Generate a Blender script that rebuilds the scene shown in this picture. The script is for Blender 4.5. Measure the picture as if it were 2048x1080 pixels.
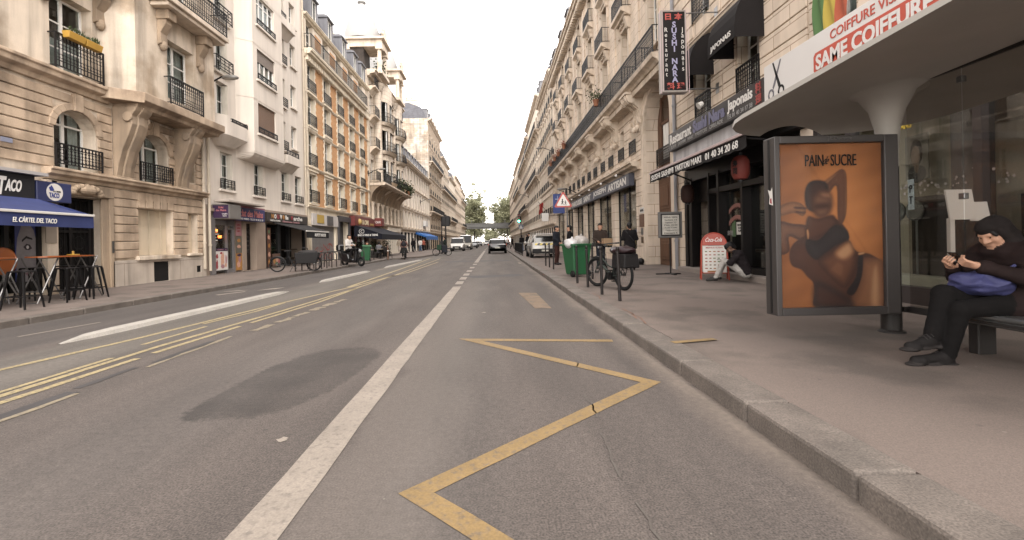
import bpy, bmesh, math, random
import numpy as np
from mathutils import Vector, Matrix
random.seed(11)
PI = math.pi
SC = bpy.context.scene
COL = SC.collection
for o in list(bpy.data.objects):
 bpy.data.objects.remove(o)

# ------------------------------------------------------------------ camera
cam = bpy.data.cameras.new('camera')
cam.sensor_width = 36.0
cam.lens = 930.0 / 2048 * 36.0
cam.shift_x = (1024 - 988) / 2048
cam.shift_y = (483 - 540) / 2048
cam.clip_start = 0.05
cam.clip_end = 3000
co = bpy.data.objects.new('camera', cam)
COL.objects.link(co)
co.location = (0, 0, 1.25)
co.rotation_euler = (Matrix.Rotation(math.radians(90), 3, 'X') @ Matrix.Rotation(math.radians(-1.2), 3, 'Z')).to_euler()
SC.camera = co

# ------------------------------------------------------------------ sky, sun, exposure
SUN_EL, SUN_ROT = math.radians(52), math.radians(160)
w = bpy.data.worlds.new('World')
SC.world = w
w.use_nodes = True
nt = w.node_tree
nt.nodes.clear()
sky = nt.nodes.new('ShaderNodeTexSky')
sky.sky_type = 'NISHITA'
sky.sun_disc = False
sky.sun_elevation = SUN_EL
sky.sun_rotation = SUN_ROT
sky.air_density = 1.0
sky.dust_density = 0.3
sky.ozone_density = 1.0
hs = nt.nodes.new('ShaderNodeHueSaturation')      # an overcast sky: the blue is washed out by cloud
hs.inputs['Saturation'].default_value = 0.12
tint = nt.nodes.new('ShaderNodeMixRGB')
tint.blend_type = 'MULTIPLY'
tint.inputs[0].default_value = 1.0
tint.inputs[2].default_value = (1.0, 0.925, 0.86, 1)
bg = nt.nodes.new('ShaderNodeBackground')
bg.inputs['Strength'].default_value = 0.15
wo = nt.nodes.new('ShaderNodeOutputWorld')
nt.links.new(sky.outputs[0], hs.inputs['Color'])
nt.links.new(hs.outputs[0], tint.inputs[1])
nt.links.new(tint.outputs[0], bg.inputs['Color'])
nt.links.new(bg.outputs[0], wo.inputs['Surface'])
sl = bpy.data.lights.new('sun', 'SUN')
sl.energy = 0.5
sl.angle = math.radians(25)
sl.color = (1.0, 0.95, 0.88)
so = bpy.data.objects.new('sun', sl)
COL.objects.link(so)
so.rotation_euler = (PI / 2 - SUN_EL, 0, PI - SUN_ROT)
SC.view_settings.view_transform = 'Standard'
SC.view_settings.look = 'None'
SC.view_settings.gamma = 1
SC.view_settings.exposure = 2.5
SC.cycles.max_bounces = 8
SC.cycles.transparent_max_bounces = 12
SC.cycles.use_denoising = True

# ------------------------------------------------------------------ materials
MATS = {}
GAIN = [1.0]
KEEP = ('limestone', 'stone', 'trim', 'cream', 'salon', 'foliage', 'bark', 'white', 'pale', 'menu_', 'panel', 'plinth', 'party', 'shelter_metal', 'skin', 'neon', 'signal', 'bag_grey', 'hazard', 'ledge', 'statue', 'stain', 'worn', 'curt', 'asphalt', 'crack', 'seam', 'ochre', 'rust')
def mat(name, col, rough=.8, metal=0., var=.12, vs=1.5, fine=0., fs=120., bump=0., bs=60., brick=None, streak=0., spec=.5, emit=0., col2=None, c2s=3., c2t=(.45, .6), stretch=(1, 1, 1), coat=0.):
 if name in MATS:
  return MATS[name]
 if GAIN[0] != 1 and not any(k in name for k in KEEP):
  mx = max(col)
  g = GAIN[0] * min(1, .6 + mx * 4)
  col = tuple(c * g for c in col)
  if mx < .1 and not coat: spec = min(spec, .28)
 m = bpy.data.materials.new(name)
 m.use_nodes = True
 t = m.node_tree
 t.nodes.clear()
 L = t.links.new
 def N(kind, **kw):
  n = t.nodes.new(kind)
  for k, v in kw.items():
   if k.startswith('i_'):
    n.inputs[k[2:]].default_value = v
   else:
    setattr(n, k, v)
  return n
 out = N('ShaderNodeOutputMaterial')
 p = N('ShaderNodeBsdfPrincipled')
 L(p.outputs[0], out.inputs[0])
 p.inputs['Roughness'].default_value = rough
 p.inputs['Metallic'].default_value = metal
 p.inputs['Specular IOR Level'].default_value = spec
 if coat:
  p.inputs['Coat Weight'].default_value = coat
  p.inputs['Coat Roughness'].default_value = .05
 tc = N('ShaderNodeTexCoord')
 mp = N('ShaderNodeMapping')
 mp.inputs['Scale'].default_value = stretch
 L(tc.outputs['Object'], mp.inputs[0])
 v = mp.outputs[0]
 base = N('ShaderNodeRGB')
 base.outputs[0].default_value = (*col, 1)
 c = base.outputs[0]
 def noise(scale, detail=4., vec=None):
  n = N('ShaderNodeTexNoise', i_Scale=scale, i_Detail=detail)
  L(vec or v, n.inputs['Vector'])
  return n.outputs['Fac']
 def ramp(fac, a, b):
  r = N('ShaderNodeMapRange')
  r.inputs[1].default_value, r.inputs[2].default_value = a, b
  L(fac, r.inputs[0])
  return r.outputs[0]
 def mul(c, fac, lo, hi, a=.3, b=.7):
  r = N('ShaderNodeMapRange')
  r.inputs[1].default_value, r.inputs[2].default_value, r.inputs[3].default_value, r.inputs[4].default_value = a, b, lo, hi
  L(fac, r.inputs[0])
  x = N('ShaderNodeMixRGB', blend_type='MULTIPLY')
  x.inputs[0].default_value = 1
  L(c, x.inputs[1])
  L(r.outputs[0], x.inputs[2])
  return x.outputs[0]
 if col2:
  x = N('ShaderNodeMixRGB')
  L(ramp(noise(c2s, 6.), *c2t), x.inputs[0])
  L(c, x.inputs[1])
  x.inputs[2].default_value = (*col2, 1)
  c = x.outputs[0]
 bh = None
 if brick:
  mc, bw, bhh, ms, bvar = brick
  sx = N('ShaderNodeSeparateXYZ')
  L(tc.outputs['Object'], sx.inputs[0])
  ad = N('ShaderNodeMath', operation='ADD')
  L(sx.outputs[0], ad.inputs[0]); L(sx.outputs[1], ad.inputs[1])
  cb = N('ShaderNodeCombineXYZ')
  L(ad.outputs[0], cb.inputs[0]); L(sx.outputs[2], cb.inputs[1])
  b = N('ShaderNodeTexBrick')
  b.inputs['Scale'].default_value = 1
  b.inputs['Brick Width'].default_value = bw
  b.inputs['Row Height'].default_value = bhh
  b.inputs['Mortar Size'].default_value = ms
  b.inputs['Mortar Smooth'].default_value = .2
  b.inputs['Color1'].default_value = (1 - bvar, 1 - bvar, 1 - bvar, 1)
  b.inputs['Color2'].default_value = (1 + bvar * .4, 1 + bvar * .4, 1 + bvar * .4, 1)
  b.inputs['Mortar'].default_value = (*mc, 1)
  L(cb.outputs[0], b.inputs['Vector'])
  x = N('ShaderNodeMixRGB', blend_type='MULTIPLY')
  x.inputs[0].default_value = 1
  L(c, x.inputs[1]); L(b.outputs[0], x.inputs[2])
  c = x.outputs[0]
  bh = b.outputs['Fac']
 if var:
  c = mul(c, noise(vs, 5.), 1 - var, 1 + var * .6)
 if fine:
  c = mul(c, noise(fs, 2.), 1 - fine, 1 + fine)
 if streak:
  m2 = N('ShaderNodeMapping')
  m2.inputs['Scale'].default_value = (2.2, 2.2, .18)
  L(tc.outputs['Object'], m2.inputs[0])
  c = mul(c, noise(1.5, 6., m2.outputs[0]), 1 - streak, 1.0, .28, .55)
 L(c, p.inputs['Base Color'])
 if emit:
  L(c, p.inputs['Emission Color'])
  p.inputs['Emission Strength'].default_value = emit
 if bump or bh:
  b = N('ShaderNodeBump', i_Strength=bump or .4, i_Distance=.012)
  h = noise(bs, 4.)
  if bh:
   s = N('ShaderNodeMath', operation='MULTIPLY_ADD')
   L(bh, s.inputs[0]); s.inputs[1].default_value = -1.2; L(h, s.inputs[2])
   h = s.outputs[0]
  L(h, b.inputs['Height'])
  L(b.outputs[0], p.inputs['Normal'])
 MATS[name] = m
 return m

def glass(name, tint=(.75, .8, .8), rough=.01, ior=1.5, boost=0.):
 if name in MATS:
  return MATS[name]
 m = bpy.data.materials.new(name)
 m.use_nodes = True
 t = m.node_tree
 t.nodes.clear()
 out = t.nodes.new('ShaderNodeOutputMaterial')
 mx = t.nodes.new('ShaderNodeMixShader')
 tr = t.nodes.new('ShaderNodeBsdfTransparent')
 tr.inputs[0].default_value = (*tint, 1)
 gl = t.nodes.new('ShaderNodeBsdfGlossy')
 gl.inputs['Roughness'].default_value = rough
 fr = t.nodes.new('ShaderNodeLayerWeight')      # same reflectance on both faces of the pane
 fr.inputs[0].default_value = .5
 pw = t.nodes.new('ShaderNodeMath')
 pw.operation = 'POWER'
 pw.inputs[1].default_value = 5
 t.links.new(fr.outputs['Facing'], pw.inputs[0])
 ad = t.nodes.new('ShaderNodeMath')
 ad.operation = 'MULTIPLY_ADD'
 ad.use_clamp = True
 ad.inputs[1].default_value = .9
 ad.inputs[2].default_value = .045 + boost
 t.links.new(pw.outputs[0], ad.inputs[0])
 t.links.new(ad.outputs[0], mx.inputs[0])
 t.links.new(tr.outputs[0], mx.inputs[1])
 t.links.new(gl.outputs[0], mx.inputs[2])
 t.links.new(mx.outputs[0], out.inputs[0])
 MATS[name] = m
 return m

# ------------------------------------------------------------------ mesh builder
class MB:
 def __init__(s):
  s.v, s.f, s.m = [], [], []
  s.X = None
 def add(s, vs, fs, m=0):
  k = len(s.v)
  s.v += [tuple(s.X @ Vector(p)) for p in vs] if s.X else [tuple(p) for p in vs]
  for f in fs:
   s.f.append(tuple(i + k for i in f)); s.m.append(m)
  return s
 def box(s, x0, x1, y0, y1, z0, z1, m=0):
  return s.add([(x0, y0, z0), (x1, y0, z0), (x1, y1, z0), (x0, y1, z0), (x0, y0, z1), (x1, y0, z1), (x1, y1, z1), (x0, y1, z1)],
      [(0, 3, 2, 1), (4, 5, 6, 7), (0, 1, 5, 4), (1, 2, 6, 5), (2, 3, 7, 6), (3, 0, 4, 7)], m)
 def hexa(s, p, m=0):      # eight corners: bottom ring then top ring
  return s.add(p, [(0, 3, 2, 1), (4, 5, 6, 7), (0, 1, 5, 4), (1, 2, 6, 5), (2, 3, 7, 6), (3, 0, 4, 7)], m)
 def quad(s, a, b, c, d, m=0):
  return s.add([a, b, c, d], [(0, 1, 2, 3)], m)
 def tube(s, pts, r, seg=8, m=0, closed=False, cap=True):
  pts = [Vector(p) for p in pts]
  n = len(pts)
  rs = r if isinstance(r, (list, tuple)) else [r] * n
  up = None
  vs, fs = [], []
  for i, p in enumerate(pts):
   if closed:
    d = pts[(i + 1) % n] - pts[i - 1]
   else:
    d = pts[min(i + 1, n - 1)] - pts[max(i - 1, 0)]
   if d.length < 1e-9:
    d = Vector((0, 0, 1))
   d.normalize()
   if up is None:
    up = Vector((0, 0, 1)) if abs(d.z) < .9 else Vector((1, 0, 0))
   a = d.cross(up)
   if a.length < 1e-6:
    a = d.cross(Vector((.3, 1, .2)))
   a.normalize()
   b = a.cross(d).normalized()
   up = b
   for k in range(seg):
    t = 2 * PI * k / seg + PI / seg
    vs.append(p + (a * math.cos(t) + b * math.sin(t)) * rs[i])
  for i in range(n if closed else n - 1):
   j = (i + 1) % n
   for k in range(seg):
    l = (k + 1) % seg
    fs.append((i * seg + k, i * seg + l, j * seg + l, j * seg + k))
  if not closed and cap:
   fs.append(tuple(range(seg))[::-1])
   fs.append(tuple((n - 1) * seg + k for k in range(seg)))
  return s.add(vs, fs, m)
 def cyl(s, a, b, r, r2=None, seg=12, m=0):
  return s.tube([a, b], [r, r if r2 is None else r2], seg, m)
 def prism(s, poly, fn, d0, d1, m=0):       # polygon (p,q) swept from d0 to d1; fn(p,q,d) -> xyz
  n = len(poly)
  vs = [fn(p, q, d0) for p, q in poly] + [fn(p, q, d1) for p, q in poly]
  fs = [tuple(range(n)), tuple(range(2 * n - 1, n - 1, -1))] + [(i, (i + 1) % n, n + (i + 1) % n, n + i) for i in range(n)]
  return s.add(vs, fs, m)
 def lathe(s, prof, c, seg=16, m=0):
  vs, fs = [], []
  for r, z in prof:
   for k in range(seg):
    t = 2 * PI * k / seg
    vs.append((c[0] + r * math.cos(t), c[1] + r * math.sin(t), c[2] + z))
  for i in range(len(prof) - 1):
   for k in range(seg):
    l = (k + 1) % seg
    fs.append((i * seg + k, i * seg + l, (i + 1) * seg + l, (i + 1) * seg + k))
  fs.append(tuple(range(seg))[::-1]); fs.append(tuple((len(prof) - 1) * seg + k for k in range(seg)))
  return s.add(vs, fs, m)
 def ball(s, c, r, seg=12, rings=8, m=0):
  r = r if isinstance(r, (tuple, list)) else (r, r, r)
  vs, fs = [], []
  for i in range(rings + 1):
   a = PI * i / rings
   for k in range(seg):
    t = 2 * PI * k / seg
    vs.append((c[0] + r[0] * math.sin(a) * math.cos(t), c[1] + r[1] * math.sin(a) * math.sin(t), c[2] + r[2] * math.cos(a)))
  for i in range(rings):
   for k in range(seg):
    l = (k + 1) % seg
    fs.append((i * seg + k, (i + 1) * seg + k, (i + 1) * seg + l, i * seg + l))
  return s.add(vs, fs, m)
 def mesh(s, name, mats, origin=(0, 0, 0), bevel=0., smooth=False, merge=False, bseg=1):
  me = bpy.data.meshes.new(name)
  o = origin
  me.from_pydata([(a - o[0], b - o[1], c - o[2]) for a, b, c in s.v], [], s.f)
  for x in (mats if isinstance(mats, (list, tuple)) else [mats]):
   me.materials.append(x)
  me.polygons.foreach_set('material_index', s.m)
  if bevel or merge or smooth:
   bm = bmesh.new()
   bm.from_mesh(me)
   if merge or smooth:
    bmesh.ops.remove_doubles(bm, verts=bm.verts, dist=1e-4)
   bmesh.ops.recalc_face_normals(bm, faces=bm.faces)
   if bevel:
    es = [e for e in bm.edges if len(e.link_faces) == 2 and e.calc_face_angle(0) > .6]
    bmesh.ops.bevel(bm, geom=es, offset=bevel, segments=bseg, affect='EDGES', profile=.5)
   bm.to_mesh(me)
   bm.free()
  if smooth:
   me.polygons.foreach_set('use_smooth', [True] * len(me.polygons))
   try:
    me.set_sharp_from_angle(angle=math.radians(smooth if smooth is not True else 40))
   except Exception:
    pass
  me.update()
  return me
 def build(s, name, mats, parent=None, origin=None, **kw):
  o = bpy.data.objects.new(name, s.mesh(name, mats, origin or (worldloc(parent) if parent else (0, 0, 0)), **kw))
  COL.objects.link(o)
  if parent:
   o.parent = parent
  elif origin:
   o.location = origin
  return o

def worldloc(o):
 v = Vector((0, 0, 0))
 while o:
  v += o.location
  o = o.parent
 return v

def tag(o, label, cat, group=None, kind=None):
 o['label'] = label
 if cat: o['category'] = cat
 if group: o['group'] = group
 if kind: o['kind'] = kind
 return o
def thing(name, label, cat, loc=(0, 0, 0), rz=0., group=None, kind=None):
 o = bpy.data.objects.new(name, None)
 COL.objects.link(o)
 o.location = loc
 o.rotation_euler = (0, 0, rz)
 o.empty_display_size = .1
 return tag(o, label, cat, group, kind)
def struct(name, mb, m, **kw):
 o = mb.build(name, m, **kw)
 o['kind'] = 'structure'
 return o
def inst(name, me, parent, loc, rz=0.):
 o = bpy.data.objects.new(name, me)
 COL.objects.link(o)
 o.parent = parent
 o.location = loc
 if rz: o.rotation_euler = (0, 0, rz)
 return o
def copy_tree(o, parent=None):
 c = o.copy()
 COL.objects.link(c)
 if parent: c.parent = parent
 for ch in o.children:
  copy_tree(ch, c)
 return c
def dup(o, loc, rz=None, label=None):
 c = copy_tree(o)
 c.location = loc
 if rz is not None: c.rotation_euler = (0, 0, rz)
 if label: c['label'] = label
 return c

def text_mesh(s, bold=0., ext=.004, spacing=1., font_scale=1., line=1.):
 cu = bpy.data.curves.new('txt', 'FONT')
 cu.body = s
 cu.align_x = 'CENTER'
 cu.extrude = ext
 cu.offset = bold
 cu.space_character = spacing
 cu.space_line = line
 cu.resolution_u = 3
 ob = bpy.data.objects.new('txt', cu)
 COL.objects.link(ob)
 dg = bpy.context.evaluated_depsgraph_get()
 me = bpy.data.meshes.new_from_object(ob.evaluated_get(dg))
 bpy.data.objects.remove(ob)
 return me
def lettering(parent, s, c, right, up, wd, ht, m, bold=.02, name='lettering', spacing=1., line=1., arc=0., slant=0.):
 """writing laid flat on a face: c centre, right/up unit vectors, wd x ht metres"""
 me = text_mesh(s, bold, .5, spacing, line=line)
 n = len(me.vertices)
 a = np.empty(n * 3, 'f')
 me.vertices.foreach_get('co', a)
 a = a.reshape(-1, 3)
 lo, hi = a.min(0), a.max(0)
 sc = (hi - lo); sc[sc < 1e-6] = 1
 q = (a - (lo + hi) / 2) / sc
 r, u = Vector(right).normalized(), Vector(up).normalized()
 nn = r.cross(u)
 par = worldloc(parent)
 px, py = q[:, 0] * wd, q[:, 1] * ht
 px = px + slant * py
 if arc:
  py = py - arc * (px / wd * 2) ** 2
 pz = np.where(a[:, 2] > 0, .006, -.002)
 pts = np.array(c) - np.array(par) + px[:, None] * np.array(r) + py[:, None] * np.array(u) + pz[:, None] * np.array(nn)
 me.vertices.foreach_set('co', pts.astype('f').ravel())
 me.materials.clear()
 me.materials.append(m)
 me.name = name
 me.update()
 o = bpy.data.objects.new(name, me)
 COL.objects.link(o)
 o.parent = parent
 return o

# a facade plane: s runs along the street, n points out over the pavement
class Fac:
 def __init__(s, X, sg):
  s.X, s.sg = X, sg
 def p(s, a, n, z):
  return (s.X + s.sg * n, a, z)
 def loc(s, a, n, z):
  return (s.sg * n, a, z)
 def box(s, mb, a0, a1, n0, n1, z0, z1, m=0):
  x0, x1 = s.X + s.sg * n0, s.X + s.sg * n1
  return mb.box(min(x0, x1), max(x0, x1), a0, a1, z0, z1, m)
 def right(s):
  return (0, s.sg, 0)
 def wall(s, mb, a0, a1, z0, z1, ops, n=0., dep=.3, m=0, mr=None):
  """sheet of wall with openings (a,b,c,d) and their reveals"""
  mr = m if mr is None else mr
  A = sorted({a0, a1} | {min(max(x, a0), a1) for o in ops for x in o[:2]})
  Z = sorted({z0, z1} | {min(max(x, z0), z1) for o in ops for x in o[2:4]})
  for i in range(len(A) - 1):
   for j in range(len(Z) - 1):
    ca, cz = (A[i] + A[i + 1]) / 2, (Z[j] + Z[j + 1]) / 2
    if any(o[0] < ca < o[1] and o[2] < cz < o[3] for o in ops):
     continue
    mb.quad(s.p(A[i], n, Z[j]), s.p(A[i + 1], n, Z[j]), s.p(A[i + 1], n, Z[j + 1]), s.p(A[i], n, Z[j + 1]), m)
  dep0 = dep
  for o in ops:
   a, b, c, d = o[:4]
   dep = o[4] if len(o) > 4 else dep0
   P = s.p
   mb.quad(P(a, n, c), P(a, n, d), P(a, n - dep, d), P(a, n - dep, c), mr)
   mb.quad(P(b, n, c), P(b, n, d), P(b, n - dep, d), P(b, n - dep, c), mr)
   mb.quad(P(a, n, d), P(b, n, d), P(b, n - dep, d), P(a, n - dep, d), mr)
   mb.quad(P(a, n, c), P(b, n, c), P(b, n - dep, c), P(a, n - dep, c), mr)
  return mb
 def arch(s, mb, a, b, zs, zt, n=0., dep=.3, m=0, seg=10):
  """fills the corners of an opening above its springing line so that it reads as an arch"""
  c, r = (a + b) / 2, (b - a) / 2
  pts = [(c - r * math.cos(PI * k / seg), zs + (zt - zs) * math.sin(PI * k / seg)) for k in range(seg + 1)]
  for k in range(seg):
   p, q = pts[k], pts[k + 1]
   mb.quad(s.p(p[0], n, p[1]), s.p(q[0], n, q[1]), s.p(q[0], n, zt + .001), s.p(p[0], n, zt + .001), m)
   mb.quad(s.p(p[0], n, p[1]), s.p(q[0], n, q[1]), s.p(q[0], n - dep, q[1]), s.p(p[0], n - dep, p[1]), m)
 def archring(s, mb, a, b, zs, zt, wd, n0, n1, m=0, seg=12):
  c, r = (a + b) / 2, (b - a) / 2
  def pt(t, e):
   return (c - (r + e) * math.cos(t), zs + (zt - zs + e) * math.sin(t))
  for k in range(seg):
   t, u = PI * k / seg, PI * (k + 1) / seg
   A, B, C, D = pt(t, .004), pt(u, .004), pt(u, wd), pt(t, wd)
   mb.hexa([s.p(*A[:1], n0, A[1]), s.p(B[0], n0, B[1]), s.p(C[0], n0, C[1]), s.p(D[0], n0, D[1]),
      s.p(A[0], n1, A[1]), s.p(B[0], n1, B[1]), s.p(C[0], n1, C[1]), s.p(D[0], n1, D[1])], m)
 def courses(s, mb, a0, a1, z0, z1, step, gap, ops, n0=0., n1=.05, m=0):
  z = z0
  while z < z1 - .06:
   t = min(z + step, z1)
   segs = [(a0, a1)]
   for o in ops:
    if o[2] < t - .02 and o[3] > z + .02:
     nx = []
     for p, q in segs:
      if o[0] > p: nx.append((p, min(q, o[0])))
      if o[1] < q: nx.append((max(p, o[1]), q))
     segs = [x for x in nx if x[1] - x[0] > .02]
   for p, q in segs:
    s.box(mb, p, q, n0 - .01, n1, z + gap / 2, t - gap / 2, m)
   z = t
 def prism_s(s, mb, poly, a0, a1, m=0):     # polygon in (n,z) swept along the street
  return mb.prism(poly, lambda p, q, d: s.p(d, p, q), a0, a1, m)
 def cornice(s, mb, a0, a1, z, h, pr, m=0, n=0.):
  poly = [(n - .02, z), (n + pr * .25, z), (n + pr * .35, z + h * .3), (n + pr * .8, z + h * .45), (n + pr * .85, z + h * .75), (n + pr, z + h * .8), (n + pr, z + h), (n - .02, z + h)]
  return s.prism_s(mb, poly, a0, a1, m)
# ------------------------------------------------------------------ materials in common
def asphalt_mat():
 m = mat('asphalt', (.07, .0575, .0505), rough=.88, var=.12, vs=.5, fine=.5, fs=95, bump=.25, bs=170)
 t = m.node_tree
 L = t.links.new
 p = next(n for n in t.nodes if n.type == 'BSDF_PRINCIPLED')
 src = p.inputs['Base Color'].links[0].from_socket
 tc = next(n for n in t.nodes if n.type == 'TEX_COORD')
 sx = t.nodes.new('ShaderNodeSeparateXYZ')
 L(tc.outputs['Object'], sx.inputs[0])
 nz = t.nodes.new('ShaderNodeTexNoise')
 nz.inputs['Scale'].default_value = 1.6
 nz.inputs['Detail'].default_value = 7
 L(tc.outputs['Object'], nz.inputs['Vector'])
 def band(x0, x1, x2, x3, wob, amt, c, src):
  """soft band across the road between x1 and x2, with a ragged edge"""
  a = t.nodes.new('ShaderNodeMath'); a.operation = 'MULTIPLY_ADD'
  L(nz.outputs['Fac'], a.inputs[0]); a.inputs[1].default_value = wob; 
  L(sx.outputs[0], a.inputs[2])
  up = t.nodes.new('ShaderNodeMapRange'); up.inputs[1].default_value = x0 + wob / 2; up.inputs[2].default_value = x1 + wob / 2
  dn = t.nodes.new('ShaderNodeMapRange'); dn.inputs[1].default_value = x3 + wob / 2; dn.inputs[2].default_value = x2 + wob / 2
  L(a.outputs[0], up.inputs[0]); L(a.outputs[0], dn.inputs[0])
  q = t.nodes.new('ShaderNodeMath'); q.operation = 'MULTIPLY'
  L(up.outputs[0], q.inputs[0]); L(dn.outputs[0], q.inputs[1])
  q2 = t.nodes.new('ShaderNodeMath'); q2.operation = 'MULTIPLY'
  L(q.outputs[0], q2.inputs[0]); q2.inputs[1].default_value = amt
  x = t.nodes.new('ShaderNodeMixRGB')
  L(q2.outputs[0], x.inputs[0]); L(src, x.inputs[1]); x.inputs[2].default_value = (*c, 1)
  return x.outputs[0]
 c = band(1.38, 1.62, 1.68, 1.75, .5, .75, (0.136, 0.11, 0.09), src)       # dust in the gutter
 c = band(-5.9, -5.6, -4.6, -4.1, .25, .6, (0.1, 0.09, 0.078), c)            # pale worn strip beside the cycle lane
 c = band(-8.2, -8.0, -6.1, -5.9, .12, .45, (0.045, 0.04, 0.038), c)         # newer asphalt of the cycle lane
 c = band(-3.2, -2.6, -2.2, -1.7, .3, .3, (0.08, 0.071, 0.065), c)            # wheel tracks
 c = band(-.75, -.45, -.2, .2, .3, .3, (0.078, 0.07, 0.064), c)
 mo = t.nodes.new('ShaderNodeTexNoise'); mo.inputs['Scale'].default_value = 22; mo.inputs['Detail'].default_value = 3
 L(tc.outputs['Object'], mo.inputs['Vector'])
 st = t.nodes.new('ShaderNodeMapping'); st.inputs['Scale'].default_value = (1.5, .22, 1)
 L(tc.outputs['Object'], st.inputs[0])
 sn = t.nodes.new('ShaderNodeTexNoise'); sn.inputs['Scale'].default_value = 1.4; sn.inputs['Detail'].default_value = 8
 L(st.outputs[0], sn.inputs['Vector'])
 for src_, a0, a1, b0, b1 in ((mo, .3, .7, .84, 1.16), (sn, .32, .66, .8, 1.14)):
  r = t.nodes.new('ShaderNodeMapRange')
  for q, v_ in enumerate((a0, a1, b0, b1)): r.inputs[q + 1].default_value = v_
  L(src_.outputs['Fac'], r.inputs[0])
  x = t.nodes.new('ShaderNodeMixRGB'); x.blend_type = 'MULTIPLY'; x.inputs[0].default_value = 1
  L(c, x.inputs[1]); L(r.outputs[0], x.inputs[2]); c = x.outputs[0]
 c = band(-1.0, -.9, -.5, -.15, .5, .3, (.13, .112, .098), c)              # paint dust beside the white line
 def mth(op, a, b=None, cl=False):
  m_ = t.nodes.new('ShaderNodeMath'); m_.operation = op; m_.use_clamp = cl
  for q, v_ in enumerate((a, b)):
   if v_ is None: continue
   if isinstance(v_, (int, float)): m_.inputs[q].default_value = v_
   else: L(v_, m_.inputs[q])
  return m_.outputs[0]
 yy = mth('SUBTRACT', sx.outputs[1], 4.5)
 uu = mth('DIVIDE', mth('SUBTRACT', mth('ADD', sx.outputs[0], 1.85), mth('MULTIPLY', yy, .08)), .5)
 vv = mth('DIVIDE', mth('ADD', yy, mth('MULTIPLY', uu, -.12)), 1.13)
 rr_ = mth('ADD', mth('ADD', mth('POWER', mth('ABSOLUTE', uu), 3.), mth('POWER', mth('ABSOLUTE', vv), 3.)), mth('MULTIPLY', mth('SUBTRACT', nz.outputs['Fac'], .5), .9))
 rr_ = mth('ADD', rr_, mth('MULTIPLY', mth('SUBTRACT', mo.outputs['Fac'], .5), .5))
 mk = t.nodes.new('ShaderNodeMapRange'); mk.inputs[1].default_value = 1.12; mk.inputs[2].default_value = .86; mk.inputs[3].default_value = 0; mk.inputs[4].default_value = .95
 L(rr_, mk.inputs[0])
 x = t.nodes.new('ShaderNodeMixRGB'); x.blend_type = 'MULTIPLY'
 L(mk.outputs[0], x.inputs[0]); L(c, x.inputs[1])
 dk = t.nodes.new('ShaderNodeMapRange'); dk.inputs[1].default_value = .35; dk.inputs[2].default_value = .65; dk.inputs[3].default_value = .44; dk.inputs[4].default_value = .68
 L(nz.outputs['Fac'], dk.inputs[0]); L(dk.outputs[0], x.inputs[2]); c = x.outputs[0]
 # pale aggregate chips and dark specks
 vo = t.nodes.new('ShaderNodeTexVoronoi'); vo.inputs['Scale'].default_value = 9
 L(tc.outputs['Object'], vo.inputs['Vector'])
 for lo, hi, col_, am in ((.055, .03, (0.176, 0.16, 0.136), .8),):
  r = t.nodes.new('ShaderNodeMapRange'); r.inputs[1].default_value = lo; r.inputs[2].default_value = hi
  L(vo.outputs['Distance'], r.inputs[0])
  s2 = t.nodes.new('ShaderNodeSeparateXYZ'); L(vo.outputs['Color'], s2.inputs[0])
  g = t.nodes.new('ShaderNodeMath'); g.operation = 'GREATER_THAN'; g.inputs[1].default_value = .86
  L(s2.outputs[0], g.inputs[0])
  q = t.nodes.new('ShaderNodeMath'); q.operation = 'MULTIPLY'; L(r.outputs[0], q.inputs[0]); L(g.outputs[0], q.inputs[1])
  q2 = t.nodes.new('ShaderNodeMath'); q2.operation = 'MULTIPLY'; L(q.outputs[0], q2.inputs[0]); q2.inputs[1].default_value = am
  x = t.nodes.new('ShaderNodeMixRGB'); L(q2.outputs[0], x.inputs[0]); L(c, x.inputs[1]); x.inputs[2].default_value = (*col_, 1)
  c = x.outputs[0]
 L(c, p.inputs['Base Color'])
 return m
ASPH = asphalt_mat()
def paint_mat(name, c, wear=.35, under=(.085, .073, .066)):
 m = mat(name, c, rough=.75, var=.16, vs=3., fine=.14, fs=90, col2=tuple(u * .6 + q * .4 for u, q in zip(under, c)), c2s=26., c2t=(.62 - wear * .3, .78 - wear * .2), bump=.12, bs=120)
 return m
WHITEP = paint_mat('road_paint_white', (.21, .18, .15), .34)
YELP = paint_mat('road_paint_yellow', (.19, .125, .05), .4)
YELP2 = paint_mat('road_paint_pale_yellow', (.28, .225, .118), .62)
WORNP = paint_mat('road_paint_worn', (.2, .165, .11), .75)
PAVE = mat('pavement_asphalt', (.128, .1, .085), rough=.9, var=.12, vs=.7, fine=.2, fs=130, bump=.2, bs=150, col2=(.088, .07, .059), c2s=1.1, c2t=(.5, .62))
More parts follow.
